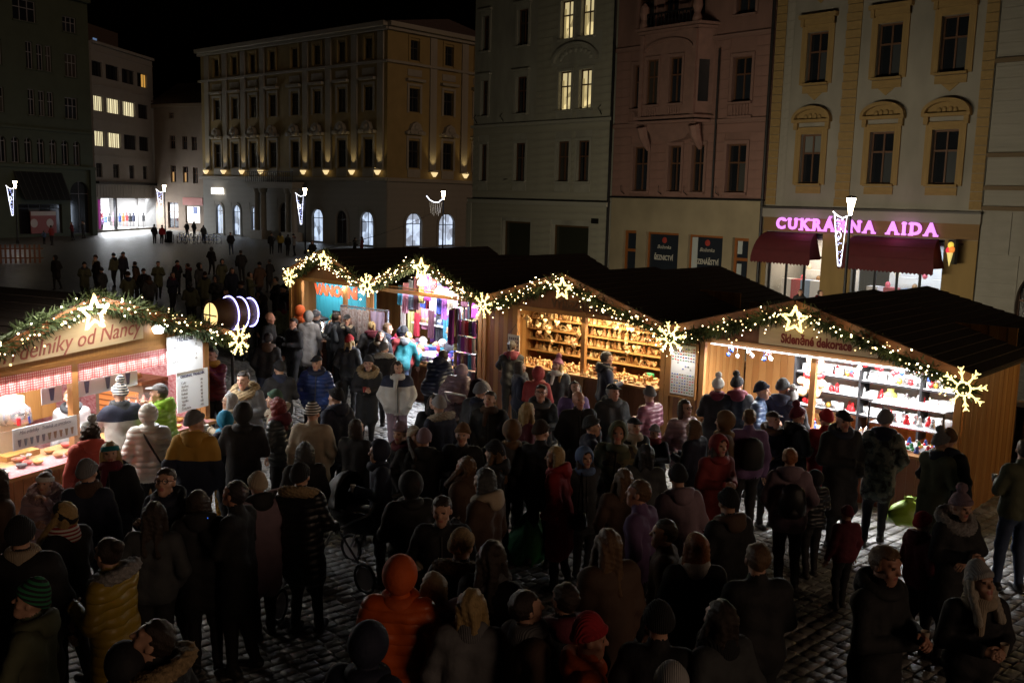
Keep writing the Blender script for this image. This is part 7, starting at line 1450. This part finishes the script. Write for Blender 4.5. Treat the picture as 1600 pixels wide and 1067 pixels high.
P(1116, 680, 1.66, 195, 'rd', 'person in long dark red hooded coat holding phone', acc=(('hood', 'rd'), ('long_hair', 'db')), hem=.35, arms=('hold', 'hold'))
# --- at the glass stall
P(1120, 592, 1.70, -25, 'k', 'person in black coat and white bobble hat at the glass stall', acc=(('pom_beanie', 'w'), ('scarf', 'm')))
P(1160, 590, 1.74, -8, 'k', 'person in black bobble hat at the glass stall counter', acc=(('pom_beanie', 'k'),))
P(1180, 598, 1.76, -120, 'lb', 'person in light blue puffer and dark blue beanie', 'puffer', acc=(('beanie', 'n'),), hem=.8)
P(1222, 594, 1.78, -30, 'n', 'person in navy hooded coat and dark grey beanie leaning to the glass', acc=(('beanie', 'dg'), ('hood_down', 'n')), bulk=1.08, hem=.7)
P(1242, 607, 1.64, -10, 'k', 'person in pale grey bobble hat and black jacket', acc=(('pom_beanie', 'gy'),))
P(1249, 638, 1.68, -70, 'k', 'person in maroon bobble hat and black coat facing right', acc=(('pom_beanie', 'm'), ('hood_down', 'k')), hem=.6)
P(1291, 641, 1.66, -15, 'r', 'person in bright red coat and red knit hat at glass stall', acc=(('beanie', 'r'),), hem=.5, bulk=1.05)
P(1324, 640, 1.82, 175, 'k', 'tall person in long black coat and black cap facing camera', acc=(('cap', 'k'),), hem=.42, bulk=1.15, skin='b', arms=('pocket', 'cross'))
P(1378, 643, 1.76, -25, 'camo2', 'person in pale camouflage coat and grey beanie at the display case', acc=(('beanie', 'g'),), hem=.6, walk=.4)
VIOLET, _, _ = P(1168, 640, 1.74, 0, 'pu', 'person with brown hair and dark rucksack in dim violet jacket', acc=(('short_hair', 'lbr'),))
MAUVE, _, _ = P(1243, 702, 1.66, 0, 'mv', 'auburn haired person in mauve jacket with small black backpack', acc=(('short_hair', 'gi'), ('hood_down', 'mv')), bulk=1.1, hem=.78)
o, g, rz = P(1466, 678, 1.68, -70, 'ol', 'person in olive coat and grey bobble hat eating beside the glass stall', acc=(('pom_beanie', 'g'),), arms=('eat', 'hold'), hem=.5, bulk=1.15)
P(1488, 674, 1.70, -40, 'k', 'person in brown fur hat behind the olive coat', acc=(('beanie', 'lbr', 'fur'),))
P(1497, 768, 1.68, 195, 'k', 'person in grey bobble hat and fur hood looking towards camera', acc=(('pom_beanie', 'mv'), ('fur_collar', 'lg')), hem=.5, bulk=1.08)
P(1449, 802, 1.40, -60, 'm', 'child in red beanie and dark red coat', acc=(('beanie', 'r'), ('hood_down', 'm')))
P(1320, 792, 1.15, 10, 'm', 'small child in dark crimson coat reaching up', acc=(('beanie', 'm'),))
P(1275, 735, 1.30, 20, 'k', 'child in dark padded jacket behind the backpack wearer', 'puffer', acc=(('hood', 'k'),))
P(1594, 686, 1.80, 10, 'ol', 'person in dark olive jacket and jeans at the right edge', acc=(('short_hair', 'db'),), tr='j')
o, g, rz = P(1380, 850, 1.86, -150, 'k', 'young person with short brown hair in black coat holding a cup', acc=(('short_hair', 'lbr'), ('hood_down', 'k')), arms=('hold', 'cross'), hem=.5, hy=12, skin='b'); cup_at(g[-1], 'cup held by young person in black coat', None)
o, g, rz = P(1534, 878, 1.66, 190, 'k', 'person with long fair hair and tall pale grey beanie holding a cup', acc=(('tall_beanie', 'gy'), ('long_hair', 'cr'), ('scarf', 'be')), arms=('hold', 'hold'), hp=-12); cup_at(g[-1], 'cup held by fair haired person in grey beanie')
P(1192, 852, 1.78, 5, 'k', 'person with short brown hair in black coat, back to camera', acc=(('short_hair', 'lbr'),), bulk=1.12)
P(1092, 832, 1.68, -10, 'k', 'ginger haired person with pale collar in dark coat', acc=(('bob_hair', 'gi'), ('scarf', 'w')))
# --- nearest row
P(922, 974, 1.66, -75, 'o', 'person in red knit hat and orange jacket facing right at bottom edge', acc=(('tall_beanie', 'r'), ('hood_down', 'o')), skin='b', bulk=1.06)
P(619, 872, 1.76, 10, 'o', 'person in bright orange red hooded coat striding past', 'puffer', acc=(('hood', 'o'),), hem=.45, walk=.6, bulk=1.1, tr='j')
P(724, 925, 1.66, 0, 'g', 'person with long fair hair in grey coat at bottom middle', acc=(('long_hair', 'bl'),), hem=.5, bulk=1.12)
P(690, 892, 1.62, 60, 'mv', 'fair haired person leaning left behind the long fair hair', acc=(('bob_hair', 'fu'),), lean=.3, hp=-10)
P(663, 843, 1.30, 205, 'cr', 'smiling child in cream bobble hat and beige coat', acc=(('pom_beanie', 'cr'), ('hood_down', 'be')))
P(720, 828, 1.70, -5, 'k', 'person in large brown fur hat seen from behind', acc=(('beanie', 'fu', 'fur'), ('fur_collar', 'lbr')), hem=.5, bulk=1.1)
P(1068, 1042, 1.66, 20, 'k', 'person in pale grey hat at the bottom edge', acc=(('beanie', 'gy'),))
P(835, 925, 1.72, -60, 'br', 'person in dark brown coat behind the orange jacket', acc=(('short_hair', 'db'),), hem=.5)
# --- dim figures filling the near crowd
for i, (px, py, fc_, c, hd, hc_, lb) in enumerate(((892, 905, 15, 'k', 'short_hair', 'db', 'dim figure above left of the red knit hat'), (1042, 948, -20, 'k', 'beanie', 'k', 'dim figure in black hat left of short brown hair'), (560, 985, -30, 'n', 'hood', 'n', 'dim hooded figure left of orange red coat'), (1130, 940, 40, 'dg', 'long_hair', 'db', 'dim long haired figure below the ginger hair'), (775, 852, -40, 'k', 'long_hair', 'db', 'long haired dark figure right of the brown fur hat'), (950, 826, 40, 'br', 'long_hair', 'lbr', 'brown haired figure in the dim space right of red coat'), (1145, 765, 30, 'k', 'beanie', 'k', 'dim figure beside the long dark red coat'), (640, 740, 20, 'k', 'hood', 'k', 'black hooded figure below the cream beanie'))):
    P(px, py, 1.68 + .02 * (i % 6), fc_, c, lb, acc=((hd, hc_),), hem=[.5, .7, .6][i % 3], bulk=1.06)
# --- across the square
G1 = 'dark figures standing on the square'
ORD = 'first second third fourth fifth sixth seventh eighth ninth tenth eleventh twelfth thirteenth fourteenth fifteenth sixteenth seventeenth eighteenth nineteenth twentieth'.split() + ['twenty-' + q for q in 'first second third fourth fifth sixth seventh eighth ninth'.split()] + ['thirtieth'] + ['thirty-' + q for q in 'first second third fourth fifth sixth seventh'.split()]
for i, (px, py) in enumerate(sorted(((150, 399), (177, 396), (191, 394), (213, 408), (225, 420), (246, 408), (276, 407), (294, 411), (311, 411), (330, 386), (88, 399), (268, 425), (340, 430), (375, 440), (325, 470), (400, 455), (447, 445), (470, 440), (430, 432), (392, 425), (360, 418), (345, 405), (318, 425), (300, 440), (352, 450), (385, 470), (412, 462), (437, 470), (455, 460), (404, 410), (420, 405), (232, 430), (200, 425), (160, 418), (130, 410)))):
    P(px, py, random.uniform(1.64, 1.82), random.uniform(0, 360), random.choice(['k', 'n', 'br', 'dg', 'k', 'ol']), 'silhouetted person in the unlit square, %s from the left of that crowd' % ORD[i], acc=((random.choice(['beanie', 'short_hair', 'hood', 'long_hair']), random.choice(['k', 'db', 'dg'])),), hem=random.choice([.86, .6, .45]), group=G1, walk=random.choice([0, 0, .5]))
MID = sorted(((556, 655), (470, 692), (850, 662), (925, 652), (990, 650), (1000, 692), (1092, 655), (1137, 645), (1207, 642), (720, 662), (802, 660), (760, 735), (1040, 812)))
for i, (px, py) in enumerate(MID):
    rq = random.Random(i + 90); P(px, py, rq.uniform(1.6, 1.8), rq.choice([0, 20, -30, 90, 170, 200, -80, 60]), rq.choice(['k', 'n', 'dg', 'k', 'br', 'k']), 'dark coated person wedged in the packed middle crowd, %s from the left of these' % ORD[i], acc=((rq.choice(['beanie', 'short_hair', 'hood', 'long_hair', 'cap', 'bob_hair']), rq.choice(['k', 'db', 'dg', 'lbr'])),), hem=rq.choice([.8, .6, .5]), group='dark coats in the packed middle crowd', auto_cup=False)
P(378, 391, 1.78, 20, 'k', 'lone dark person walking away on the lit paving', acc=(('short_hair', 'db'),), walk=.6)
P(361, 363, 1.76, 175, 'k', 'dark person in jeans walking towards camera before the palace', acc=(('short_hair', 'db'),), tr='j', walk=.5)
P(241, 351, 1.74, 10, 'k', 'dark person beside the red jacket near the clothes shop', acc=(('beanie', 'k'),)); P(252, 352, 1.70, 10, 'r', 'person in red jacket near the clothes shop', acc=(('beanie', 'k'),))
P(172, 339, 1.6, 160, 'pu', 'person in violet jacket at the clothes shop window', acc=(('long_hair', 'db'),), pos=(-46.6, 110.6, 0))
for i, (px, py, c, lb) in enumerate(((113, 347, 'm', 'person in dark red jacket by the green house door'), (130, 345, 'k', 'dark person by the green house door'), (68, 360, 'lb', 'child in blue jacket by the red poster'), (80, 352, 'rd', 'person in red brown coat by the red poster'), (292, 346, 'k', 'person with white bag near the bicycles'), (303, 346, 'k', 'dark person near the bicycles'), (318, 352, 'dg', 'person by the palace corner near the bicycles'), (424, 364, 'k', 'dark person left of the yellow jacket by the portal'), (437, 363, 'y', 'person in yellow jacket by the palace portal'), (449, 366, 'k', 'dark person right of the yellow jacket by the portal'), (460, 366, 'lg', 'person in pale coat by the palace portal'), (489, 376, 'k', 'dark person beyond the turquoise stall roof'), (554, 371, 'k', 'dark person by the palace door'), (565, 370, 'rd', 'person in red brown coat by the palace door'))):
    P(px, py, 1.72 if i != 2 else 1.2, random.uniform(0, 360), c, lb, acc=((('short_hair', 'db'), ('beanie', 'k'), ('long_hair', 'db'))[i % 3],))
for i, (x, y, c) in enumerate(((11.0, 37.5, 'k'), (11.7, 37.2, 'n'), (12.6, 35.6, 'k'))): P(0, 0, 1.72, [150, 200, 100][i], c, ['dark person under the left maroon awning', 'person in navy under the left maroon awning', 'long haired person before the confectionery wall'][i], acc=((('short_hair', 'short_hair', 'long_hair')[i], 'db'),), pos=(x, y, 0))
# mannequins in the clothes shop
mm = slotmesh('mannequin', lambda: MB().lathe([(.16, .75), (.2, .85), (.17, 1.05), (.21, 1.3), (.2, 1.42), (.06, 1.48), (.05, 1.55), (.09, 1.62), (.08, 1.74), (.02, 1.78)], 12, sx=1, sy=.7).lathe([(.02, 0), (.02, .78)], 6).lathe([(.15, 0), (.15, .02)], 10))
for i in range(16):
    p = STORE.matrix_basis @ Vector((3.2 + i * .68, 1.2 + (i * 7 % 5) * .6, .2)); tag(link('shop_mannequin', mm, None, p, (0, 0, i), (1.1, 1.1, 1), cloth(COLR[['r', 'n', 'k', 'lb', 'o', 'k', 'dg', 'm', 'b', 'p', 'k', 'o', 'g', 'n', 'r', 'k'][i]])), 'dressed mannequin inside the bright clothes shop', 'mannequin', 'mannequins in clothes shop')
# ------------------------------------------------------------------ prams, bags, bicycles and the like
def pram(px, py, z, rz, m, label, lining):
    p = at(px, py, z); R = empty('pram', (p.x, p.y, 0), rz, label, 'pram', None, 1.15); n = 10
    V = []; F = []
    prof = [(-.19, .62), (-.21, .7), (-.2, .95)]
    MB().lathe([(.05, .55), (.2, .58), (.27, .75), (.28, .85), (.25, .85), (.2, .7)], 14, sx=.85, sy=1.5).build('carrycot', m, R, True)
    b = MB()
    for i in range(n + 1):
        a = math.pi * .58 * i / n
        for k in range(9):
            t = -math.pi / 2 + math.pi * k / 8; b.v.append((.25 * math.sin(t), .12 + .36 * math.cos(t) * math.sin(a) * 1.0 + .0, .85 + .38 * math.cos(t) * math.cos(a)))
    for i in range(n):
        for k in range(8): q = i * 9 + k; b.f.append((q, q + 1, q + 10, q + 9))
    hd = b.build('canopy', m, R, True); s = hd.modifiers.new('s', 'SOLIDIFY'); s.thickness = .02
    MB().lathe([(.02, .76), (.19, .78), (.2, .83), (.02, .85)], 12, (0, -.1, 0), sx=.85, sy=1.3).build('blanket', lining, R, True)
    MB().tube([(-.22, -.5, 1.05), (-.22, -.42, .9), (-.22, .2, .55), (-.24, .4, .2)], .014, 6).tube([(.22, -.5, 1.05), (.22, -.42, .9), (.22, .2, .55), (.24, .4, .2)], .014, 6).tube([(-.22, .1, .6), (-.24, -.38, .2)], .014, 6).tube([(.22, .1, .6), (.24, -.38, .2)], .014, 6).tube([(-.22, -.5, 1.05), (.22, -.5, 1.05)], .018, 6).build('chassis', mat('pale_alloy', (.5, .5, .5), .35, metal=.7), R)
    for sx in (-1, 1):
        for y in (-.4, .42):
            w = MB().tube([(sx * .27, y + .16 * math.cos(t), .17 + .16 * math.sin(t)) for t in [k * math.pi / 10 for k in range(20)]], .018, 6, True).build('wheel', M_black, R, True); MB().lathe([(.01, -.01), (.13, -.008), (.13, .008), (.01, .01)], 14, (sx * .27, y, .17), 'x').build('rim', mat('pale_rim', (.4, .36, .36), .5), w)
    return R
pram(425, 845, .8, -.2, mat('dusty_pink_canvas', (.33, .22, .22), .8, bump=.3), 'dusty pink pram with white wheels in the lower left crowd', M_white_paint)
pram(560, 810, .8, .9, mat('black_canvas_pram', (.015, .015, .016), .6, bump=.3), 'black pram with cream lining in the middle of the crowd', mat('cream_fleece', (.6, .55, .42), .9, bump=.6))
pram(738, 640, .8, -.6, mat('dark_plum_canvas', (.05, .03, .04), .7, bump=.3), 'dark pram by the sock rack', cloth(COLR['p']))
pram(770, 765, .8, .4, MC['black_canvas_pram'], 'black pram in the dark between cream beanie and red coat', M_black)
def lumpy_bag():
    b = MB().lathe([(.02, 0), (.36, .02), (.5, .12), (.54, .3), (.5, .5), (.4, .68), (.22, .82), (.1, .9), (.16, .98), (.2, 1.04)], 16); r = random.Random(4)
    b.v = [(x * (1 + .16 * math.sin(9 * z + 3 * math.atan2(y, x)) + r.uniform(-.05, .05)) + .12 * z * z, y * (1 + .14 * math.sin(7 * z + 5 * math.atan2(y, x))), z + .04 * math.sin(6 * math.atan2(y, x))) for x, y, z in b.v]
    return b
def bag(px, py, z, sc, m, label, name='carrier_bag', fn=lumpy_bag, key='sackbag', rz=0):
    return tag(link(name, slotmesh(key, fn or (lambda: MB().lathe([(.25, 0), (.5, .08), (.55, .35), (.5, .6), (.3, .85), (.12, .95), (.2, 1.05)], 14))), None, at(px, py, z), (0, 0, rz), sc, m), label, 'bag')
bag(1412, 818, .3, (.5, .34, .40), mat('lime_plastic', (.30, .45, .04), .4, bump=.7, bscale=9), 'lime green plastic bag hanging beside the olive coat')
bag(822, 880, .0, (.5, .42, .80), mat('green_sack_cloth', (.02, .20, .05), .7, bump=.6, bscale=10), 'big green sack standing left of the red coat')
bpf = lambda: MB().lathe([(.3, 0), (.5, .1), (.52, .5), (.42, .85), (.15, 1.0)], 14, sx=1, sy=.6)
def worn(o, p, sc, m, label, name, fn, key, rz=0):
    q = o.matrix_basis @ Vector(p); return tag(link(name, slotmesh(key, fn), None, q, (0, 0, o.rotation_euler[2] + rz), sc, m), label, 'bag')
worn(VIOLET, (0, -.2, 1.0), (.36, .34, .48), M_black, 'dark rucksack on the violet jacket', 'backpack', bpf, 'bpack')
worn(MAUVE, (0, -.21, .98), (.34, .34, .44), mat('black_leather', (.02, .02, .021), .35, bump=.3), 'small black backpack on the mauve jacket', 'backpack', lambda: bpf().prism([(-.3, .1), (.3, .1), (.05, .35), (-.05, .35)], -.34, -.3), 'bpack2')
worn(REDCOAT, (.0, -.24, .78), (.32, .2, .28), mat('black_patent', (.012, .012, .012), .25), 'black shoulder bag on the long red coat', 'shoulder_bag', lambda: MB().lathe([(.2, 0), (.5, .15), (.48, .5), (.35, .8)], 14).tube([(-.42, 0, .7), (-.3, 0, 1.6), (.05, 0, 2.6), (.3, 0, 1.6), (.42, 0, .7)], .06, 6), 'sbag')
def bicycle(x, y, rz, label):
    R = empty('bicycle', (x, y, 0), rz, label, 'bicycle')
    for yy in (-.52, .52):
        w = MB().tube([(0, yy + .33 * math.cos(t), .35 + .33 * math.sin(t)) for t in [k * math.pi / 12 for k in range(24)]], .02, 6, True).build('wheel', M_black, R)
        b = MB()
        for k in range(8): b.tube([(0, yy, .35), (0, yy + .32 * math.cos(k * .785), .35 + .32 * math.sin(k * .785))], .004, 3)
        b.build('spokes', M_silver, w)
    MB().tube([(0, -.52, .35), (0, -.18, .82), (0, .38, .85), (0, .05, .32), (0, -.52, .35)], .02, 6).tube([(0, -.2, .9), (0, .05, .32)], .02, 6).tube([(0, .52, .35), (0, .36, 1.0)], .02, 6).build('frame', M_bluec, R)
    MB().tube([(-.28, .3, 1.02), (0, .36, 1.02), (.28, .3, 1.02)], .015, 6).build('handlebar', M_dark_metal, R); MB().lathe([(.05, 0), (.1, .04), (.08, .07)], 10, (0, -.22, .9), sy=1.5).build('saddle', M_black, R)
for i, (px, lb) in enumerate(((285, 'bicycle at the left of the rack'), (296, 'bicycle in the middle of the rack'), (318, 'bicycle right of the rack'), (331, 'blue bicycle nearest the palace'))): p = at(px, 381, 0); bicycle(p.x, p.y, .9 + .3 * i, lb + ' by the palace')
rk = empty('bicycle_rack', at(300, 381, 0), .3, 'metal hoop bicycle rack before the palace', 'rack')
for i in range(7): MB().tube([(-2 + i * .7, 0, 0), (-2 + i * .7, 0, .8), (-1.8 + i * .7, 0, .9), (-1.6 + i * .7, 0, .8), (-1.6 + i * .7, 0, 0)], .025, 6).build('hoop', M_dark_metal, rk)
tb = empty('litter_bin', at(265, 379, 0), 0, 'dark litter bin near the red jacket', 'bin'); MB().lathe([(.25, 0), (.28, .9), (.3, .92), (.3, 1.0)], 14).build('bin_body', M_dark_metal, tb, True); MB().lathe([(.3, 1.0), (.2, 1.08), (.03, 1.1)], 14).build('lid', M_black, tb, True)
fc = empty('picket_fence', at(5, 412, 0), .5, 'low dark picket fence at the left edge of the square', 'fence')
for i in range(30): cube('picket', M_plankd, fc, (-6 + i * .28, 0, .62), (.12, .03, 1.2))
for z in (.35, .95): cube('rail', M_plankd, fc, (-1.9, .03, z), (8.5, .03, .08))

cbl = empty('overhead_cable', BS.w(1.5, 0, 3.5), 0, 'thin cable rising from the stall roof to a street lamp', 'cable'); e_ = Vector((-5.35, 73.0, 4.3)) - BS.w(1.5, 0, 3.5)
MB().tube([e_ * t - Vector((0, 0, 1.2 * t * (1 - t))) for t in [k / 16 for k in range(17)]], .012, 5).build('wire', M_dark_metal, cbl)
# turn lettering into plain meshes
bpy.context.view_layer.update(); dg = bpy.context.evaluated_depsgraph_get()
for o in [o for o in SC.objects if o.type == 'FONT']:
    me = bpy.data.meshes.new_from_object(o.evaluated_get(dg)); nm = o.name; kids = list(o.children); o.name = 'old_text'
    n = bpy.data.objects.new(nm, me); COL.objects.link(n); n.parent = o.parent; n.matrix_local = o.matrix_local
    for k in o.keys(): n[k] = o[k]
    for c in kids:
        ml = c.matrix_local.copy(); c.parent = n; c.matrix_local = ml
    bpy.data.objects.remove(o)
